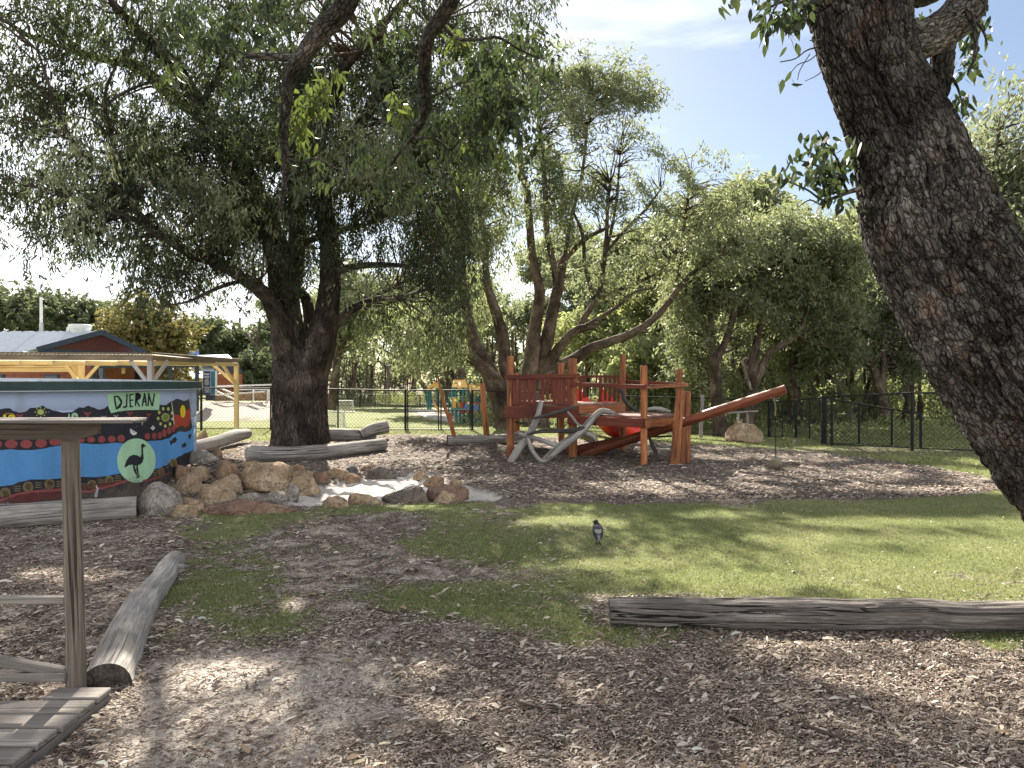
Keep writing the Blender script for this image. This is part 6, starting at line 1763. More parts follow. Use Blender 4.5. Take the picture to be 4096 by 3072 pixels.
BL = [px_blob(a[0], a[1], a[2] + .8, *a[3:]) for a in (
    (150, 120, 12, 330, 230, 2.0, .8), (480, 100, 12.5, 330, 230, 2.2, .8), (800, 110, 12.5, 300, 220, 2.2, 1.0), (1120, 120, 13, 260, 240, 2.4, .8), (1450, 100, 13.5, 330, 210, 2.4, 1.1),
    (1800, 90, 13.5, 310, 190, 2.0, 1.0), (2080, 60, 14, 170, 110, 1.5, .7), (100, 420, 12.5, 260, 220, 2.0, .75), (330, 500, 13, 260, 200, 2.0, .75), (620, 540, 14, 230, 170, 2.2, 1.0), (760, 700, 14.5, 230, 200, 2.2, 1.15),
    (1000, 500, 15, 240, 240, 2.2, .9), (1350, 450, 14.5, 320, 240, 2.6, 1.2), (1700, 430, 14.5, 300, 260, 2.4, 1.15), (1050, 800, 15, 260, 220, 2.4, 1.3), (1400, 780, 15, 320, 240, 2.4, 1.4), (1700, 760, 15, 240, 260, 2.2, 1.3),
    (220, 760, 13, 220, 150, 1.8, .8), (480, 800, 13.5, 240, 170, 2.0, 1.1), (760, 940, 14.5, 260, 150, 2.0, 1.3), (1020, 1000, 15, 230, 150, 2.0, 1.4), (1180, 1040, 15.2, 90, 170, .8, .9), (1450, 1020, 15.3, 260, 130, 2.0, 1.5), (1720, 1060, 15.3, 200, 170, 1.8, 1.5),
    (560, 1000, 13.6, 190, 110, 1.6, 1.2), (640, 1120, 13.8, 150, 70, 1.4, .9), (880, 1130, 14.6, 150, 80, 1.2, .7), (1340, 1130, 15.4, 60, 100, .8, .8), (1560, 1200, 15.4, 190, 100, 1.4, 1.2), (1640, 1330, 15.8, 130, 90, 1.0, .9), (1780, 1220, 16, 110, 110, 1.2, 1.1), (1480, 1270, 15.4, 90, 60, .8, .5),
    (60, 940, 12, 130, 130, 1.4, .45), (-60, 700, 12, 150, 260, 2.0, .8), (330, 930, 13, 160, 80, 1.2, .7), (1120, 1290, 15.6, 60, 60, .6, .25), (1240, 1260, 15.6, 60, 120, .6, .5), (620, 1200, 13.5, 70, 30, .6, .5),
    # crown above the frame
    (200, -450, 11.5, 600, 330, 2.0, .2), (1000, -450, 12, 600, 330, 2.0, .16))]
(V, Q), tips = cloud(r1, BL, 175000, .14, .030, .8, 14, .36, .62, .52, .04)
tw_ = MB()
branches_to(tw_, r1, sk, tips[r1.choice(len(tips), 900, replace=False)], .022, 4, maxd=3.6)
mb_t.build('trunk', M['bark_big'], big, True)
tw_.build('branches', M['twig'], big, True)
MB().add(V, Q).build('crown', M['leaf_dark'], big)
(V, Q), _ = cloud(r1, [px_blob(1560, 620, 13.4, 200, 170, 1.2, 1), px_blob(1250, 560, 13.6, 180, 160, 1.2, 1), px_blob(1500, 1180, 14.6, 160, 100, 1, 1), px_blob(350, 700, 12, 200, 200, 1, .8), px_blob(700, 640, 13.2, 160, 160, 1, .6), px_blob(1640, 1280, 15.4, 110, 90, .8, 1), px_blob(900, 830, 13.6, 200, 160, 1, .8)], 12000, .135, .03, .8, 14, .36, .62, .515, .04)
MB().add(V, Q).build('sun_toned_foliage', M['leaf_mid'], big)  # sunlit look put into a lighter leaf colour

# ---- leaning tree in the right foreground
r2 = np.random.default_rng(21)
lt = thing('leaning_foreground_tree', 'near tree with thick flaky grey trunk leaning across the right edge', 'tree', (P(4700, 0, 4.3).x, 4.3, 0))
mb = MB(); sk2 = []
lbf = barkbump(9, .042, .11, .022, .035)
lbc = barkbump(19, .13, .42, .042, .04)
lb = lambda x, y, s, th, R: lbf(x, y, s, th, R) + lbc(x, y, s, th, R)
def LL(pts, d0, d1, n, k, bf=None): limb(mb, pts, d0, d1, sk2, n, k, bf)
LL([(5060, 2950, 330), (4930, 2700, 295), (4800, 2500, 275), (4640, 2300, 265), (4500, 2120, 262), (4395, 2000, 260), (4240, 1800, 258), (4110, 1600, 257), (3985, 1400, 256), (3872, 1200, 252), (3780, 1030, 246), (3722, 900, 240), (3676, 760, 222), (3626, 600, 196), (3560, 440, 178), (3500, 300, 172), (3458, 150, 178), (3425, 0, 186), (3340, -180, 192), (3180, -400, 190), (2980, -620, 165), (2750, -820, 140), (2480, -1000, 115)], 4.15, 4.3, 360, 24, lb)
lb2 = barkbump(12, .04, .11, .016, .05)
LL([(3520, 215, 70), (3600, 190, 74), (3680, 165, 72), (3750, 130, 74), (3820, 80, 76), (3870, 0, 72), (3870, -100, 66), (3800, -240, 60), (3700, -380, 55), (3600, -600, 50)], 4.3, 4.7, 120, 10, lb2)
LL([(3780, 120, 50), (3772, 190, 44), (3768, 260, 42), (3764, 320, 38), (3760, 375, 32), (3757, 415, 16)], 4.45, 4.55, 60, 8, lb2)
LL([(3500, 40, 60), (3560, -20, 55), (3700, -30, 50), (3800, -90, 44), (3950, -250, 36)], 4.5, 5.2, 40, 6, lb2)
# limb reaching overhead to the left, its hanging ends come down into the frame
lo = lambda pts, d0, d1, n, k, bf=None: limb(mb, pts, d0, d1, sk2, n, k, bf)
lb3 = barkbump(14, .035, .09, .008, .06)
lo([(2750, -820, 110), (2400, -900, 90), (2050, -820, 74), (1750, -560, 62), (1560, -280, 52), (1420, -60, 44), (1370, 40, 42), (1300, 110, 40), (1230, 200, 36), (1180, 270, 33), (1155, 340, 26), (1145, 420, 22), (1135, 520, 19), (1140, 620, 16), (1142, 680, 13), (1130, 780, 9), (1105, 850, 5)], 4.5, 6.4, 28, 7, lb3)
lo([(1190, 235, 17), (1110, 228, 16), (1030, 225, 15), (965, 215, 12), (920, 200, 8)], 6.0, 6.0, 12, 4)
lo([(965, 222, 12), (970, 245, 9), (980, 262, 7)], 6.0, 6.0, 10, 3)
lo([(2050, -820, 60), (1960, -500, 46), (1880, -220, 38), (1820, -30, 32), (1770, 60, 30), (1715, 140, 28), (1700, 220, 25), (1695, 320, 22), (1705, 410, 19), (1690, 480, 15), (1650, 545, 10), (1600, 610, 6), (1565, 660, 4)], 4.9, 6.6, 24, 7, lb3)
lo([(1765, 90, 9), (1820, 150, 8), (1900, 160, 7), (1990, 150, 6), (2080, 200, 5), (2160, 235, 3)], 6.2, 6.2, 8, 5)
lo([(1745, 95, 8), (1700, 60, 8), (1690, -20, 8)], 6.1, 6.0, 8, 4)
lo([(1145, 635, 7), (1200, 650, 6), (1270, 635, 5), (1330, 670, 4), (1400, 690, 2)], 6.2, 6.2, 8, 5)
lo([(1640, 560, 6), (1690, 550, 6), (1750, 560, 5), (1800, 600, 4), (1840, 560, 3)], 6.5, 6.5, 8, 5)
lo([(1705, 400, 5), (1760, 370, 5), (1830, 340, 4), (1900, 320, 3)], 6.4, 6.4, 8, 5)
# small leafy shoots beside the trunk
lo([(3440, 755, 12), (3395, 768, 9), (3340, 790, 7), (3290, 800, 5), (3230, 760, 4), (3160, 730, 3), (3110, 715, 2)], 4.2, 4.1, 8, 5)
for pts in ([(3390, 770, 6), (3370, 720, 5), (3350, 640, 4), (3310, 580, 3), (3270, 520, 2)], [(3340, 790, 4), (3290, 820, 3), (3240, 800, 3), (3190, 830, 2)], [(3380, 730, 4), (3300, 680, 3), (3230, 650, 3), (3180, 640, 2)],
            [(3300, 0, 12), (3200, -10, 9), (3120, 10, 6), (3060, 40, 4)], [(3110, 15, 4), (3080, 70, 3), (3060, 120, 2)], [(3250, -5, 5), (3190, 60, 4), (3160, 120, 2)], [(3120, 5, 5), (3020, -20, 4), (2960, 0, 3)],
            [(3290, 185, 4), (3230, 200, 3), (3180, 235, 2.5), (3120, 248, 2)], [(3285, 200, 3), (3240, 240, 2), (3190, 260, 2), (3150, 310, 1.5)], [(3240, 215, 2), (3200, 280, 2), (3190, 320, 1.2)], [(3300, 270, 3), (3270, 300, 2), (3220, 325, 1.5)], [(3290, 160, 3), (3240, 162, 2)],
            [(3870, 40, 14), (3900, 130, 10), (3900, 220, 7), (3870, 300, 4)], [(3880, 60, 8), (3930, 120, 5), (3950, 180, 3)], [(3800, 300, 8), (3830, 350, 5), (3850, 420, 3)], [(3660, 90, 10), (3690, 120, 6), (3720, 90, 4)], [(3690, 260, 8), (3710, 300, 5), (3730, 330, 3)]):
    lo(pts, 4.15, 4.1, 6, 4)
mb.build('trunk', M['bark_lean'], lt, True)

def gum_leaves(r, spots, ln=.085, wd=.034, mat='leaf_big', parent=None, name='leaves'):
    """broad curved leaves in hanging bunches. spots: (px,py,d,rpx,n)"""
    cs = []; 
    for px, py, d, rp, n in spots:
        nb = max(1, n // 5)
        b_ = np.stack([px + r.normal(0, rp * .5, nb), py + r.normal(0, rp * .5, nb), d + r.normal(0, .12, nb)], -1)
        for x, y, dd in b_:
            p = np.array(tuple(P(x, y, dd)))
            cs.append(p + r.normal(0, .03, (5, 3)))
    c = np.vstack(cs); n = len(c)
    d = nrm(r.normal(0, .45, (n, 3)) + [0, 0, -.9])
    up = nrm(r.normal(size=(n, 3)) * [1, 1, .3]); b = nrm(np.cross(d, up)); nn = np.cross(b, d)
    L_ = ln * (.55 + .75 * r.random(n)); W_ = wd * (.6 + .6 * r.random(n))
    ts = [0, .18, .45, .75, 1.0]; ws = [.10, .75, 1.0, .55, .03]
    cu = r.normal(0, .22, n) * L_
    V = []
    for t, w_ in zip(ts, ws):
        ax = c + d * (L_ * t)[:, None] + nn * (cu * t * t)[:, None] + b * (cu * .6 * t * (1 - t))[:, None]
        V += [ax - b * (W_ * w_ / 2)[:, None] + nn * (W_ * w_ * .12)[:, None], ax + b * (W_ * w_ / 2)[:, None] + nn * (W_ * w_ * .12)[:, None]]
    V = np.stack(V, 1).reshape(-1, 3)
    i = np.arange(n)[:, None] * 10
    Q = np.concatenate([i + np.array([[2 * k, 2 * k + 1, 2 * k + 3, 2 * k + 2]]) for k in range(4)])
    return MB().add(V, Q).build(name, M[mat], parent, True)
gum_leaves(r2, [(3080, 20, 4.1, 70, 50), (3160, 60, 4.15, 60, 45), (3060, 110, 4.1, 30, 18), (2960, 10, 4.1, 40, 12), (3230, 20, 4.2, 50, 35), (3180, 110, 4.1, 30, 14),
                (3330, 600, 4.15, 50, 30), (3280, 690, 4.15, 70, 55), (3350, 720, 4.2, 50, 40), (3230, 620, 4.15, 60, 25), (3160, 690, 4.1, 45, 16), (3250, 540, 4.1, 40, 10), (3300, 780, 4.15, 40, 18), (3130, 715, 4.1, 15, 6),
                (3400, 640, 4.3, 30, 20), (3420, 560, 4.3, 30, 12), (3150, 330, 4.1, 8, 5), (3380, 800, 4.2, 30, 10),
                (3900, 150, 4.8, 50, 45), (3860, 260, 4.8, 50, 40), (3830, 400, 4.7, 40, 30), (3700, 80, 5.0, 60, 60), (3700, 330, 4.9, 40, 25), (3930, 60, 5, 50, 25), (3790, 520, 5, 40, 10)], parent=lt, name='leaves')
r3 = np.random.default_rng(5)
gum_leaves(r3, [(750, 90, 6, 130, 160), (900, 130, 6, 90, 120), (1000, 70, 6, 120, 140), (1120, 60, 6.2, 100, 90), (700, 260, 6, 50, 20), (950, 330, 6, 60, 40),
                (1900, 330, 6.5, 110, 130), (1980, 420, 6.5, 100, 200), (2060, 440, 6.4, 90, 140), (1900, 500, 6.6, 120, 190), (1780, 480, 6.6, 90, 110), (2100, 560, 6.5, 60, 60), (1950, 620, 6.6, 90, 80), (1830, 620, 6.6, 80, 70), (1650, 620, 6.5, 90, 60),
                (2000, 260, 6.5, 120, 90), (1860, 200, 6.4, 100, 80), (2150, 240, 6.5, 60, 40), (1560, 740, 6.6, 90, 70), (1700, 760, 6.6, 90, 60), (2090, 120, 6.5, 90, 60), (1450, 640, 6.5, 80, 50), (1270, 700, 6.3, 90, 60),
                (1250, 20, 6, 120, 60), (1500, 60, 6.2, 160, 60)], .11, .036, 'leaf_big', lt, 'hanging_leaves')
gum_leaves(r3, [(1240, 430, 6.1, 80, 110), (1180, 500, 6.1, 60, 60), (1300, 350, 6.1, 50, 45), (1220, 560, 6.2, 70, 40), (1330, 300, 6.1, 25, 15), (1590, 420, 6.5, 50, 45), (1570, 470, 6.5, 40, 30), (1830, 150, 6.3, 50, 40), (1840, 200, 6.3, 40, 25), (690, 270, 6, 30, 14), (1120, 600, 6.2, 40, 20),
                (1900, 620, 6.4, 120, 40), (2050, 640, 6.4, 60, 25)], .11, .034, 'leaf_backlit_tone', lt, 'backlight_toned_leaves')  # brighter leaf colour stands for light from behind
# crown of the leaning tree over and behind the camera (out of frame): it shades the foreground
def shade_for(x, y, h_):   # canopy point that shades ground point x,y
    t = h_ / SV.z
    return np.array([x + SV.x * t, y + SV.y * t, h_])
SH = []
rs_ = np.random.default_rng(3)
for (x, y, rx, ry, wt) in ((-3.2, 6.0, 1.6, 1.2, .7), (.6, 4.6, .9, .6, .7), (1.9, 3.5, .8, .4, .8), (.3, 7.4, 1.6, .9, .7), (2.8, 7.4, 1.2, .5, .7), (4.2, 6.4, 1.0, .4, .7), (4.6, 8.8, 1.6, .45, .7), (1.6, 3.0, .8, .35, .6), (3.4, 4.9, .8, .25, .7), (-.2, 3.1, .6, .35, .6), (2.4, 9.0, 1.2, .35, .6), (3.6, 7.9, 1.2, .3, .5), (5.6, 7.4, .8, .8, .7), (2.2, 5.6, .9, .3, .6)):
    h_ = 6.2 + rs_.random() * 1.2
    SH.append((Vector(shade_for(x, y, h_)), (rx, ry, .55), wt))
(V, Q), tips = cloud(rs_, SH, 15000, .13, .042, .6, 8, .30, .5, .47, .05)
keep = np.ones(len(V) // 4, bool)
c0 = V[::4]; py = HY - (c0[:, 2] - CAM) / c0[:, 1] * F; pxx = CX + c0[:, 0] / c0[:, 1] * F
keep = ~((py > -60) & (c0[:, 1] > 0) & (pxx > 2250) & (pxx < 3500))
V = V.reshape(-1, 4, 3)[keep].reshape(-1, 3); Q = np.arange(len(V)).reshape(-1, 4)
MB().add(V, Q).build('crown', M['leaf_big'], lt)

# ---- multi-stemmed trees behind the fort
r4_ = np.random.default_rng(31)
def leafy(parent, r, blobs, n, ln, wd, mat, droop=.5, per=9, sl=.4, clump=1.0, thr=.46, skel=None, nb=200, rad=.03, wood='twig', name='crown', maxd=5):
    (V, Q), tips = cloud(r, blobs, n, ln, wd, droop, per, sl, clump, thr, .07)
    MB().add(V, Q).build(name, M[mat], parent)
    if skel and nb:
        b_ = MB(); branches_to(b_, r, skel, tips[r.choice(len(tips), min(nb, len(tips)), replace=False)], rad, 4, maxd=maxd)
        if b_.n: b_.build('branches', M[wood], parent, True)
t = thing('curved_trunk_tree', 'tree with curved trunks fanning left, its base just left of the fort', 'tree', P(2020, 1722, 21.5))
mb = MB(); sk3 = []
cb = barkbump(23, .11, .3, .03, .06)
d_ = 21.5
for pts, dd in (([(2022, 1735, 56), (2020, 1690, 46), (2012, 1640, 44), (2005, 1600, 46), (1975, 1530, 40), (1950, 1470, 32), (1899, 1380, 27), (1878, 1290, 23), (1862, 1220, 20), (1850, 1120, 17), (1845, 1000, 14), (1830, 860, 11), (1820, 740, 8), (1800, 600, 5)], 21),
                ([(2010, 1590, 34), (1985, 1520, 30), (1941, 1480, 26), (1890, 1435, 23), (1850, 1404, 20), (1790, 1355, 17), (1730, 1314, 13), (1690, 1288, 9), (1640, 1270, 5)], 20),
                ([(2015, 1600, 36), (2030, 1530, 33), (2022, 1464, 29), (2010, 1344, 24), (1980, 1240, 20), (1955, 1160, 17), (1943, 1080, 14), (1941, 980, 12), (1923, 880, 10), (1905, 790, 8), (1890, 680, 6), (1880, 560, 4)], 22),
                ([(1925, 850, 7), (1960, 780, 6), (1990, 680, 5), (2010, 560, 3)], 21.5)):
    limb(mb, pts, d_, dd, sk3, 22, 6, cb)
mb.build('trunk', M['bark_mid'], t, True)
leafy(t, r4_, [px_blob(*a) for a in ((1850, 700, 21, 150, 220, 1.8, .9), (1960, 560, 21.5, 130, 220, 1.6, .7), (1800, 950, 20.5, 130, 150, 1.5, .9), (1950, 900, 22, 120, 180, 1.4, .5), (1720, 1230, 20.5, 120, 70, 1.2, .7), (1780, 1400, 20, 110, 110, 1.2, .5), (1900, 1220, 22, 100, 100, 1, .35), (2000, 350, 21.5, 120, 150, 1.5, .7), (1640, 1380, 20.5, 60, 120, .8, .8))], 32000, .17, .045, 'leaf_mid', .7, 12, .4, .55, .52, sk3, 160)
t = thing('many_stemmed_tree', 'open many-stemmed tree rising directly behind the timber fort', 'tree', P(2140, 1720, 23.5))
mb = MB(); sk4 = []
d_ = 23.5
for pts, dd in (([(2145, 1735, 62), (2135, 1640, 52), (2128, 1560, 44), (2122, 1494, 38), (2135, 1350, 28), (2148, 1260, 24), (2158, 1163, 22), (2140, 1080, 19), (2126, 1000, 17), (2116, 862, 15), (2106, 760, 14), (2086, 681, 12), (2074, 560, 10), (2060, 430, 8), (2050, 300, 5)], 23.5),
                ([(2150, 1560, 40), (2165, 1470, 32), (2190, 1350, 27), (2212, 1240, 25), (2232, 1150, 22), (2245, 1080, 20), (2256, 1035, 17), (2300, 992, 13), (2350, 950, 10), (2430, 910, 6)], 24),
                ([(2228, 1150, 15), (2215, 1060, 13), (2190, 950, 12), (2182, 800, 10), (2172, 650, 9), (2160, 520, 8), (2140, 380, 5)], 23),
                ([(2150, 1560, 34), (2200, 1490, 28), (2290, 1440, 24), (2350, 1400, 21), (2423, 1372, 19), (2500, 1345, 17), (2574, 1307, 15), (2625, 1265, 14), (2664, 1223, 13), (2695, 1180, 11), (2724, 1139, 10), (2760, 1100, 9), (2815, 1060, 8), (2890, 1020, 6), (2980, 970, 4)], 22.5),
                ([(2170, 1540, 28), (2210, 1440, 24), (2250, 1375, 20), (2300, 1325, 18), (2350, 1308, 15), (2395, 1298, 11)], 23),
                ([(2310, 1318, 13), (2345, 1260, 12), (2375, 1210, 11), (2402, 1150, 10), (2415, 1060, 9), (2425, 950, 8), (2430, 850, 7), (2440, 730, 5)], 23),
                ([(2385, 1195, 8), (2500, 1150, 8), (2570, 1120, 7), (2640, 1080, 5), (2700, 1020, 3)], 22.8), ([(2375, 1200, 9), (2340, 1060, 8), (2330, 940, 7), (2290, 840, 5)], 23.5), ([(2700, 1175, 8), (2725, 1030, 7), (2735, 920, 6), (2750, 800, 4), (2760, 700, 3)], 22.5),
                ([(2430, 1000, 6), (2520, 900, 6), (2590, 830, 5), (2640, 760, 3)], 23), ([(2415, 1050, 6), (2450, 900, 6), (2470, 760, 5), (2480, 620, 3)], 23.3), ([(2250, 1060, 7), (2290, 860, 7), (2330, 680, 6), (2350, 500, 5), (2370, 380, 3)], 24), ([(2350, 1300, 9), (2450, 1240, 8), (2540, 1170, 6), (2620, 1150, 4)], 22.6)):
    limb(mb, pts, d_, dd, sk4, 20, 6, cb)
mb.build('trunk', M['bark_mid'], t, True)
leafy(t, r4_, [px_blob(*a) for a in ((2150, 330, 23, 130, 170, 1.3, .8), (2300, 400, 23.5, 150, 150, 1.2, .6), (2440, 400, 23.5, 140, 110, 1.1, .6), (2530, 480, 23.3, 70, 100, 1.0, .6), (2250, 600, 23.5, 170, 160, 1.8, .8), (2450, 640, 23.3, 190, 160, 1.6, .8), (2590, 590, 23, 60, 70, .9, .6), (2340, 830, 23.6, 170, 130, 1.6, .8), (2550, 830, 23, 150, 130, 1.4, .7), (2160, 800, 23, 90, 180, 1.2, .4),
               (2760, 730, 22.5, 180, 110, 1.5, .9), (2900, 760, 22.4, 90, 90, 1.2, .8), (2420, 320, 23.5, 150, 90, 1.1, .8), (2300, 260, 23.5, 90, 70, 1, .6), (2560, 400, 23.2, 90, 90, 1, .8), (2800, 900, 22.5, 150, 110, 1.3, .8), (2660, 1000, 22.6, 180, 110, 1.2, .6), (2450, 1080, 23, 150, 110, 1.3, .45), (2880, 1000, 22.5, 130, 100, 1.2, .7), (2600, 700, 22.8, 90, 80, .8, .5))], 78000, .16, .046, 'leaf_mid', .45, 12, .36, .55, .52, sk4, 520, .028)

# ---- named trees on the right, then the wood behind
def made_tree(label, stems, d, blobs, n, mat, bark='bark_mid', leafd=(.16, .04), name='gum_tree', seed=1, nb=120, droop=.4, thr=.46, clump=1.1, sides=14):
    r = np.random.default_rng(seed)
    b0 = stems[0][0]; t = thing(name, label, 'tree', P(b0[0], b0[1], d))
    mb = MB(); sk_ = []
    for s_ in stems: limb(mb, s_, d, d, sk_, sides, 5, barkbump(seed, .14, .4, .03, .07))
    mb.build('trunk', M[bark], t, True)
    if blobs: leafy(t, r, [px_blob(*a) for a in blobs], int(n * .75), leafd[0] * 1.15, leafd[1] * 1.5, mat, droop, 11, .4, clump * .6, thr + .04, sk_, nb, .03)
    return t
made_tree('straight reddish trunk on the lawn left of the pale-topped boulder', [[(2885, 1755, 34), (2880, 1690, 27), (2868, 1600, 26), (2862, 1520, 24), (2852, 1430, 22), (2842, 1340, 16), (2846, 1220, 12), (2832, 1080, 9), (2820, 980, 6)], [(2858, 1450, 18), (2900, 1370, 14), (2925, 1290, 12), (2930, 1220, 10), (2890, 1160, 7)], [(2925, 1290, 9), (2975, 1200, 8), (3010, 1120, 5)]],
          23.8, [(2850, 1100, 24, 150, 120, 1.6, .9), (3000, 1020, 24, 150, 120, 1.6, .9), (2760, 1180, 24, 100, 100, 1.4, .7), (2990, 1180, 24, 90, 90, 1.2, .6), (2780, 1350, 24.5, 100, 90, 1.2, .6), (2800, 1480, 25.5, 120, 90, 1.2, .7), (2950, 1330, 25.5, 90, 90, 1.0, .5), (2740, 1250, 25, 90, 90, 1.2, .7)], 44000, 'leaf_mid', seed=41)
made_tree('forked trunk with a pale broken stub standing behind the slanting log', [[(2985, 1752, 20), (2995, 1690, 24), (3004, 1620, 26), (3005, 1530, 25), (3008, 1470, 23), (3022, 1400, 17), (3036, 1320, 13), (3065, 1220, 10), (3090, 1120, 7)], [(3010, 1560, 18), (3040, 1490, 16), (3080, 1410, 14), (3150, 1367, 12), (3200, 1321, 10), (3232, 1242, 8), (3275, 1170, 7), (3300, 1110, 4)], [(3002, 1500, 14), (2985, 1470, 11), (2978, 1440, 10)]],
          24.3, [(3100, 1000, 24.6, 180, 150, 1.8, 1), (3280, 1010, 24.6, 160, 150, 1.6, 1), (3200, 1150, 24.6, 160, 80, 1.4, .7), (3380, 1150, 24.6, 120, 110, 1.2, .7), (3080, 1280, 25.2, 130, 80, 1.2, .6), (3260, 1300, 25.2, 130, 80, 1.2, .5), (3350, 1400, 26, 120, 80, 1.2, .6), (3020, 1130, 24.6, 90, 90, 1.2, .7)], 56000, 'leaf_mid', seed=42)
made_tree('slanting pale-streaked trunk behind the forked one', [[(3190, 1640, 11), (3180, 1560, 10), (3172, 1500, 10), (3160, 1440, 9), (3128, 1370, 7), (3110, 1300, 5), (3095, 1240, 3)]], 27, [(3120, 1300, 27.5, 130, 90, 1.5, .8), (3170, 1440, 28, 130, 70, 1.5, .6)], 12000, 'leaf_light', 'bark_mid', seed=43)
made_tree('slim pale dead-looking stub leaning beside the forked trunk', [[(3004, 1560, 6), (2988, 1510, 6), (2980, 1480, 6), (2970, 1450, 5), (2982, 1430, 4), (2996, 1436, 2)]], 24.0, None, 0, 'leaf_mid', 'bark_pale', name='dead_stub', seed=44)
made_tree('spreading dark tree behind the black gate, left of the leaning trunk', [[(3545, 1660, 22), (3530, 1590, 19), (3512, 1530, 17), (3490, 1470, 15), (3440, 1420, 12), (3370, 1370, 9), (3300, 1340, 5)], [(3520, 1560, 15), (3535, 1470, 13), (3530, 1400, 10), (3540, 1320, 7)], [(3510, 1520, 12), (3470, 1410, 10), (3440, 1330, 8), (3420, 1250, 5)], [(3480, 1460, 8), (3560, 1380, 8), (3600, 1300, 5)]],
          26.5, [(3420, 1270, 27, 180, 90, 1.6, .8), (3600, 1230, 27, 150, 120, 1.6, .8), (3650, 1400, 27, 130, 120, 1.6, .7), (3500, 1100, 27, 150, 100, 1.6, .7), (3330, 1260, 27, 90, 60, 1, .7)], 40000, 'leaf_bush', seed=45)
made_tree('tall slim leaning sapling behind the gate with yellow-green leaves', [[(3640, 1640, 14), (3620, 1500, 12), (3640, 1350, 10), (3610, 1200, 7), (3600, 1060, 4)]], 30, [(3600, 1080, 30, 130, 120, 1.6, .8), (3660, 1220, 30, 120, 130, 1.6, .8)], 20000, 'leaf_light', seed=46)
made_tree('grey-leaved tree filling the gap to the right of the leaning trunk', [[(4080, 1600, 30), (4060, 1300, 26), (4010, 1060, 20), (3950, 860, 14), (3960, 700, 9), (4000, 520, 5)], [(4010, 1060, 12), (3900, 900, 9), (3850, 780, 5)], [(4050, 1250, 14), (4130, 1000, 12), (4170, 800, 8)]],
          9.5, [(4000, 560, 9.6, 150, 180, .9, .7), (4090, 350, 9.6, 90, 120, .6, .3), (4000, 820, 9.6, 180, 150, 1.0, 1.1), (4120, 650, 9.6, 120, 200, 1.0, 1), (4060, 1050, 9.6, 120, 160, 1.0, 1), (3960, 1000, 9.6, 100, 120, .8, .8), (4180, 1000, 9.8, 100, 300, 1, 1), (3900, 700, 9.6, 80, 100, .5, .4)], 26000, 'leaf_bush', leafd=(.10, .022), seed=47, nb=160, droop=.7, thr=.49, clump=.5)
made_tree('dark trunk on the field edge just right of the big tree', [[(1325, 1640, 22), (1335, 1560, 19), (1345, 1480, 17), (1352, 1400, 15), (1355, 1300, 13), (1360, 1200, 9), (1370, 1080, 5)], [(1350, 1420, 10), (1385, 1340, 8), (1400, 1260, 5)]], 42, [(1400, 1180, 42, 120, 130, 2.4, .9), (1330, 1300, 42, 80, 100, 2, .5), (1440, 1350, 43, 90, 100, 2, .5)], 20000, 'leaf_mid', leafd=(.2, .06), seed=48)
made_tree('dark forked trunk behind the yellow-roofed playground', [[(1808, 1625, 26), (1800, 1560, 22), (1795, 1490, 20), (1785, 1430, 18), (1770, 1370, 12), (1740, 1300, 7)], [(1795, 1470, 14), (1830, 1410, 11), (1870, 1360, 7)], [(1785, 1440, 12), (1730, 1400, 9), (1690, 1380, 5)]], 56, [(1780, 1330, 56, 150, 110, 3, .9), (1680, 1420, 56, 110, 80, 2.4, .7), (1880, 1380, 56, 100, 90, 2.4, .7)], 20000, 'leaf_mid', leafd=(.24, .08), seed=49)
made_tree('tree trunk showing between the fort posts behind the back fence', [[(2340, 1640, 14), (2345, 1560, 12), (2350, 1480, 11), (2348, 1400, 9), (2355, 1300, 6)], [(2348, 1480, 8), (2390, 1430, 7), (2440, 1400, 4)]], 34, [(2350, 1330, 34, 150, 90, 2, .8), (2480, 1380, 34, 110, 70, 1.8, .7)], 18000, 'leaf_light', leafd=(.2, .06), seed=50)
made_tree('bright bushy tree directly right of the tall back fort post', [[(2600, 1690, 12), (2600, 1600, 11), (2605, 1500, 9), (2600, 1420, 6)], [(2600, 1560, 7), (2650, 1480, 6), (2680, 1420, 4)]], 30, [(2560, 1470, 30, 130, 120, 1.6, 1), (2700, 1460, 30, 120, 140, 1.6, 1), (2620, 1590, 30, 130, 70, 1.4, 1), (2480, 1560, 30, 80, 70, 1.2, .9)], 42000, 'leaf_light', leafd=(.16, .055), seed=51, thr=.42)

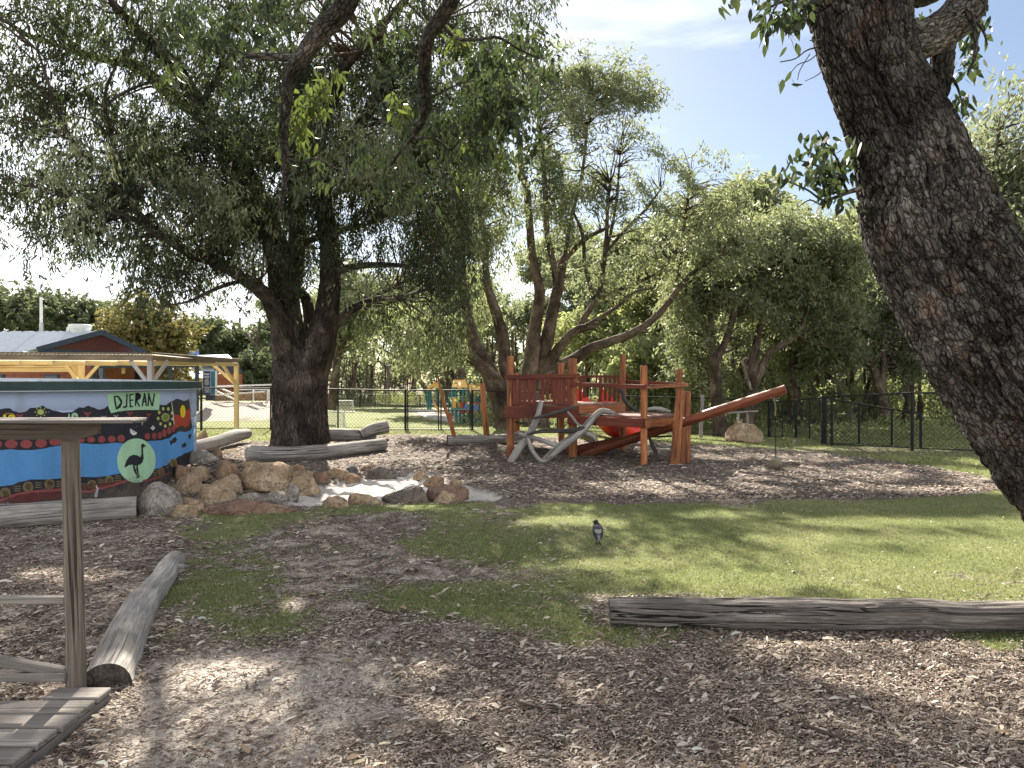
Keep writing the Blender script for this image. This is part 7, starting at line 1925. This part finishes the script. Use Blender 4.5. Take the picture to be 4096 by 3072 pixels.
# autumn tree and the trees beyond the roofs
made_tree('yellow and orange autumn tree behind the pale metal roof', [[(600, 1560, 16), (598, 1480, 14), (600, 1400, 11), (605, 1320, 7), (610, 1260, 4)], [(600, 1440, 8), (540, 1370, 6), (500, 1320, 4)], [(600, 1440, 8), (670, 1370, 6), (700, 1320, 4)]], 47, [(600, 1330, 47, 120, 110, 2.4, 1), (500, 1320, 47, 90, 70, 2, .9), (690, 1350, 47, 80, 80, 2, .9), (580, 1240, 47, 80, 60, 2, .8), (640, 1500, 47, 110, 50, 2, .8), (420, 1330, 47, 50, 50, 1.2, .7)], 26000, 'leaf_autumn', leafd=(.22, .11), name='autumn_tree', seed=61, thr=.44, nb=60)
for lab, px, d, bl_, sd in (('broad dark tree on the skyline at the far left behind the mast', 100, 75, [(20, 1240, 75, 120, 90, 4, 1), (130, 1210, 75, 110, 60, 4, 1), (200, 1270, 75, 90, 60, 4, 1), (60, 1310, 75, 140, 50, 4, 1)], 62),
                            ('layered dark tree on the skyline behind the roof cooler', 330, 80, [(330, 1240, 80, 90, 45, 4, 1), (280, 1290, 80, 110, 50, 4, 1), (400, 1270, 80, 60, 60, 4, 1), (370, 1330, 80, 90, 40, 4, 1)], 63),
                            ('dark olive tree behind the autumn tree', 740, 80, [(700, 1330, 80, 90, 55, 4, .9), (800, 1350, 80, 90, 50, 4, 1), (870, 1310, 80, 60, 40, 4, .8), (760, 1400, 80, 120, 45, 4, 1)], 64),
                            ('pale olive layered tree behind the small far roof', 960, 85, [(900, 1400, 85, 110, 55, 4, 1), (990, 1370, 85, 100, 60, 4, 1), (1060, 1410, 85, 90, 90, 4, 1), (1010, 1460, 85, 100, 80, 4, 1)], 65),
                            ('dark round tree between the far classroom and the big trunk', 1040, 70, [(1040, 1490, 70, 70, 80, 3, 1.3), (1000, 1540, 70, 60, 50, 3, 1), (1080, 1340, 75, 50, 60, 3, .8)], 66)):
    made_tree(lab, [[(px, 1590, 14), (px + 6, 1450, 10), (px - 4, 1340, 6), (px, 1270, 4)], [(px + 4, 1430, 7), (px + 60, 1360, 4)], [(px + 2, 1410, 7), (px - 60, 1330, 4)]], d, bl_, 20000, 'leaf_far', leafd=(.42, .16), name='skyline_tree', seed=sd, nb=30, droop=.1, clump=2.2, thr=.46, sides=8)

# wood behind the field and behind the fence on the right: copies of four grown trees
def grown(seed, mat, bark, spread=1.0):
    """a free-standing tree about 10 m tall at the origin"""
    r = np.random.default_rng(seed); sk_ = []; tips = []
    mb = MB()
    def grow(p, d, ln, rad, lev):
        k = 4; pts = [p]; rr = [rad]; q = p.copy(); dd = d.copy()
        for i in range(k):
            dd = dd + r.normal(0, .13, 3); dd /= np.linalg.norm(dd); q = q + dd * ln / k; pts.append(q); rr.append(rad * (1 - .45 * (i + 1) / k))
        mb.tube(pts, rr, 10 if lev < 2 else 6, smooth_k=3 if lev < 2 else 2, cap=False)
        sk_.extend(zip(pts, rr))
        if lev >= 3: tips.append(q); return
        for c in range(2 if lev else 3 if r.random() < .5 else 2):
            a = r.random() * 2 * np.pi + c * 2.4
            sp = (.45 + .4 * r.random()) * spread
            nd = dd + np.array([math.cos(a), math.sin(a), .0]) * sp + np.array([0, 0, .15]); nd /= np.linalg.norm(nd)
            grow(q, nd, ln * (.68 + .2 * r.random()), rad * .52, lev + 1)
    grow(np.array([0, 0, -.1]), nrm(np.array([r.normal(0, .12), r.normal(0, .1), 1.0])), 3.0, .21, 0)
    root = bpy.data.objects.new('bush_tree', None); COL.objects.link(root); ORG[root.name] = Vector((0, 0, 0))
    mb.build('trunk', M[bark], root, True)
    bl = [(t_, (1.15, 1.15, .85), 1.0) for t_ in tips]
    (V, Q), _ = cloud(r, bl, 13000, .24, .10, .35, 12, .38, .62, .51, .06)
    MB().add(V, Q).build('crown', M[mat], root)
    root['category'] = 'tree'
    return root
PR = [grown(71, 'leaf_mid', 'bark_mid'), grown(72, 'leaf_bush', 'bark_mid', 1.2), grown(73, 'leaf_light', 'bark_pale', .9), grown(77, 'leaf_bush', 'bark_pale', 1.1)]
used = [False] * 4
WOOD = [  # pixel x of the base, depth, height m, prototype, label
 (1400, 92, 15, 1, 'mid green tree on the field edge left of the white goals'), (1480, 88, 14, 0, 'leafy tree at the field edge beyond the first goal'), (1560, 86, 15, 3, 'pale-trunked tree at the field edge beyond the gate post'),
 (1640, 84, 14, 1, 'tree at the field edge left of the yellow play roofs'), (1720, 82, 16, 2, 'light green tree behind the left yellow roof'), (1850, 80, 15, 0, 'green tree behind the tallest yellow roof'),
 (1930, 66, 13, 1, 'tree between the yellow roofs and the curved trunk'), (2060, 58, 13, 2, 'light green tree seen between the two multi-stemmed trees'), (2200, 50, 12, 0, 'tree low behind the left end of the fort'),
 (2300, 46, 12, 3, 'pale-trunked tree behind the fort rails'), (2440, 42, 10, 1, 'dark tree behind the middle of the fort'), (2540, 44, 12, 2, 'light green tree behind the right half of the fort'),
 (2660, 38, 10.5, 0, 'green tree behind the right-hand fort posts'), (2760, 36, 10, 1, 'dark tree between the fort and the reddish trunk'), (2900, 40, 12.5, 3, 'tall pale-stemmed tree behind the reddish trunk'),
 (3000, 36, 11.5, 0, 'rounded green tree above the slanting log'), (3120, 40, 13, 1, 'tall grey-green tree with rounded top in the right gap'), (3230, 36, 11, 2, 'light green tree behind the black gate'),
 (3330, 42, 12.5, 0, 'tall green tree rising over the right gap'), (3420, 34, 9.5, 3, 'pale-stemmed tree behind the stepped fence'), (3500, 40, 12, 2, 'yellow-green tree touching the leaning trunk'),
 (3620, 32, 8.5, 1, 'dark bushy tree behind the last fence posts'), (3740, 36, 10, 0, 'tree behind the foot of the leaning trunk'), (3880, 30, 9, 3, 'pale-stemmed tree half hidden by the leaning trunk'),
 (4020, 28, 10, 1, 'dark tree below right of the leaning trunk'), (4150, 26, 11, 0, 'tree at the right edge of the frame'), (1300, 96, 15, 3, 'far tree just right of the big trunk'), (1220, 98, 14, 0, 'far tree glimpsed behind the big trunk'),
 (2400, 52, 15, 3, 'tall thin-crowned tree behind the many-stemmed tree'), (2620, 50, 13.5, 1, 'tall dark tree on the skyline right of the fort'), (2780, 52, 14.5, 0, 'tall tree on the skyline above the reddish trunk')]
rw = np.random.default_rng(8)
for px, d, h_, pk, lab in WOOD:
    x = (px - CX) / F * d
    if not used[pk]: o = PR[pk]; used[pk] = True
    else: o = dup(PR[pk])
    o.location = (x, d, float(height(x, d)) - .1)
    s_ = h_ / 9.3
    o.rotation_euler = (0, 0, rw.random() * 6.28); o.scale = (s_ * rw.uniform(.9, 1.15), s_ * rw.uniform(.9, 1.15), s_)
    o['label'] = lab; o['group'] = 'bush trees beyond the fences'
# the far wood that reads as one mass, and the undergrowth
rf = np.random.default_rng(19)
bl_ = []
for k_ in range(80):
    px = rf.uniform(1150, 4400); d = 100 + rf.random() * 14 if px < 2000 else 60 + rf.random() * 20 if px < 2700 else 48 + rf.random() * 14
    x = (px - CX) / F * d; zt = float(height(x, d)); h_ = rf.uniform(.55, 1.0) * (10 if px < 2000 else 8.5 if px < 2700 else 7)
    bl_.append((Vector((x, d, zt + h_ * .52)), (3.2, 2.5, h_ * .52), 1))
(V, Q), _ = cloud(rf, bl_, 70000, .5, .24, .2, 12, .7, 1.1, .46, .12)
tag(MB().add(V, Q).build('distant_woodland', M['leaf_bush']), kind='stuff')
mb = MB()
for k_ in range(230):
    px = rf.uniform(1230, 4300); d = rf.uniform(84, 100) if px < 1900 else rf.uniform(44, 64) if px < 2700 else rf.uniform(31, 50)
    x = (px - CX) / F * d; z = float(height(x, d)); hh_ = rf.uniform(4, 9); ln_ = rf.normal(0, .7, 2); r_ = rf.uniform(.04, .13)
    mb.tube([(x, d, z - .1), (x + ln_[0] * .3 + rf.normal(0, .15), d, z + hh_ * .35), (x + ln_[0] * .7 + rf.normal(0, .2), d + ln_[1], z + hh_ * .7), (x + ln_[0] * 1.4, d + ln_[1], z + hh_)], [r_, r_ * .85, r_ * .6, r_ * .25], 6, smooth_k=2, cap=False)
tag(mb.build('distant_stems', M['bark_mid'], None, True), kind='stuff')
bl_ = []
for k_ in range(120):
    px = rf.uniform(2250, 4500); d = rf.uniform(27, 34) if px < 3100 else rf.uniform(19.5, 27)
    x = (px - CX) / F * d; z = float(height(x, d)); hh_ = rf.uniform(.15, .42)
    bl_.append((Vector((x, d, z + hh_ * .6)), (1.0, .8, hh_), 1))
for k_ in range(90):
    px = rf.uniform(1250, 2250); d = rf.uniform(80, 88) if px < 1950 else rf.uniform(46, 56)
    x = (px - CX) / F * d; z = float(height(x, d)); bl_.append((Vector((x, d, z + .4)), (2.2, 1.2, rf.uniform(.3, 1.2)), 1.2))
(V, Q), _ = cloud(rf, bl_, 60000, .12, .05, -.7, 6, .25, .7, .42, .06)
tag(MB().add(V, Q).build('undergrowth', M['leaf_light']), kind='stuff')
bl_ = []
for k_ in range(120):
    px = rf.uniform(1900, 4400); d = rf.uniform(29, 46) if px > 2600 else rf.uniform(38, 56)
    x = (px - CX) / F * d; z = float(height(x, d)); bl_.append((Vector((x, d, z + .9)), (1.5, 1.0, rf.uniform(.7, 2.6)), 1))
(V, Q), _ = cloud(rf, bl_, 70000, .2, .08, .1, 10, .35, .8, .47, .08)
tag(MB().add(V, Q).build('understorey_shrubs', M['leaf_light']), kind='stuff')
for pts, lab in (([(1460, 2440), (1530, 2455), (1600, 2470)], 'short dark stick where the worn patch meets the mulch'), ([(1990, 2840), (2080, 2835), (2170, 2850)], 'thin curved twig on the mulch in the centre foreground'), ([(3220, 2920), (3330, 2960), (3420, 2990)], 'thin straight twig on the mulch at the lower right')):
    W_ = [gp(a, b, .022) for a, b in pts]
    tag(MB().tube(W_, [.009, .008, .004], 7, smooth_k=4).build('fallen_stick', M['twig'], None, True, loc=W_[0]), lab, 'stick')
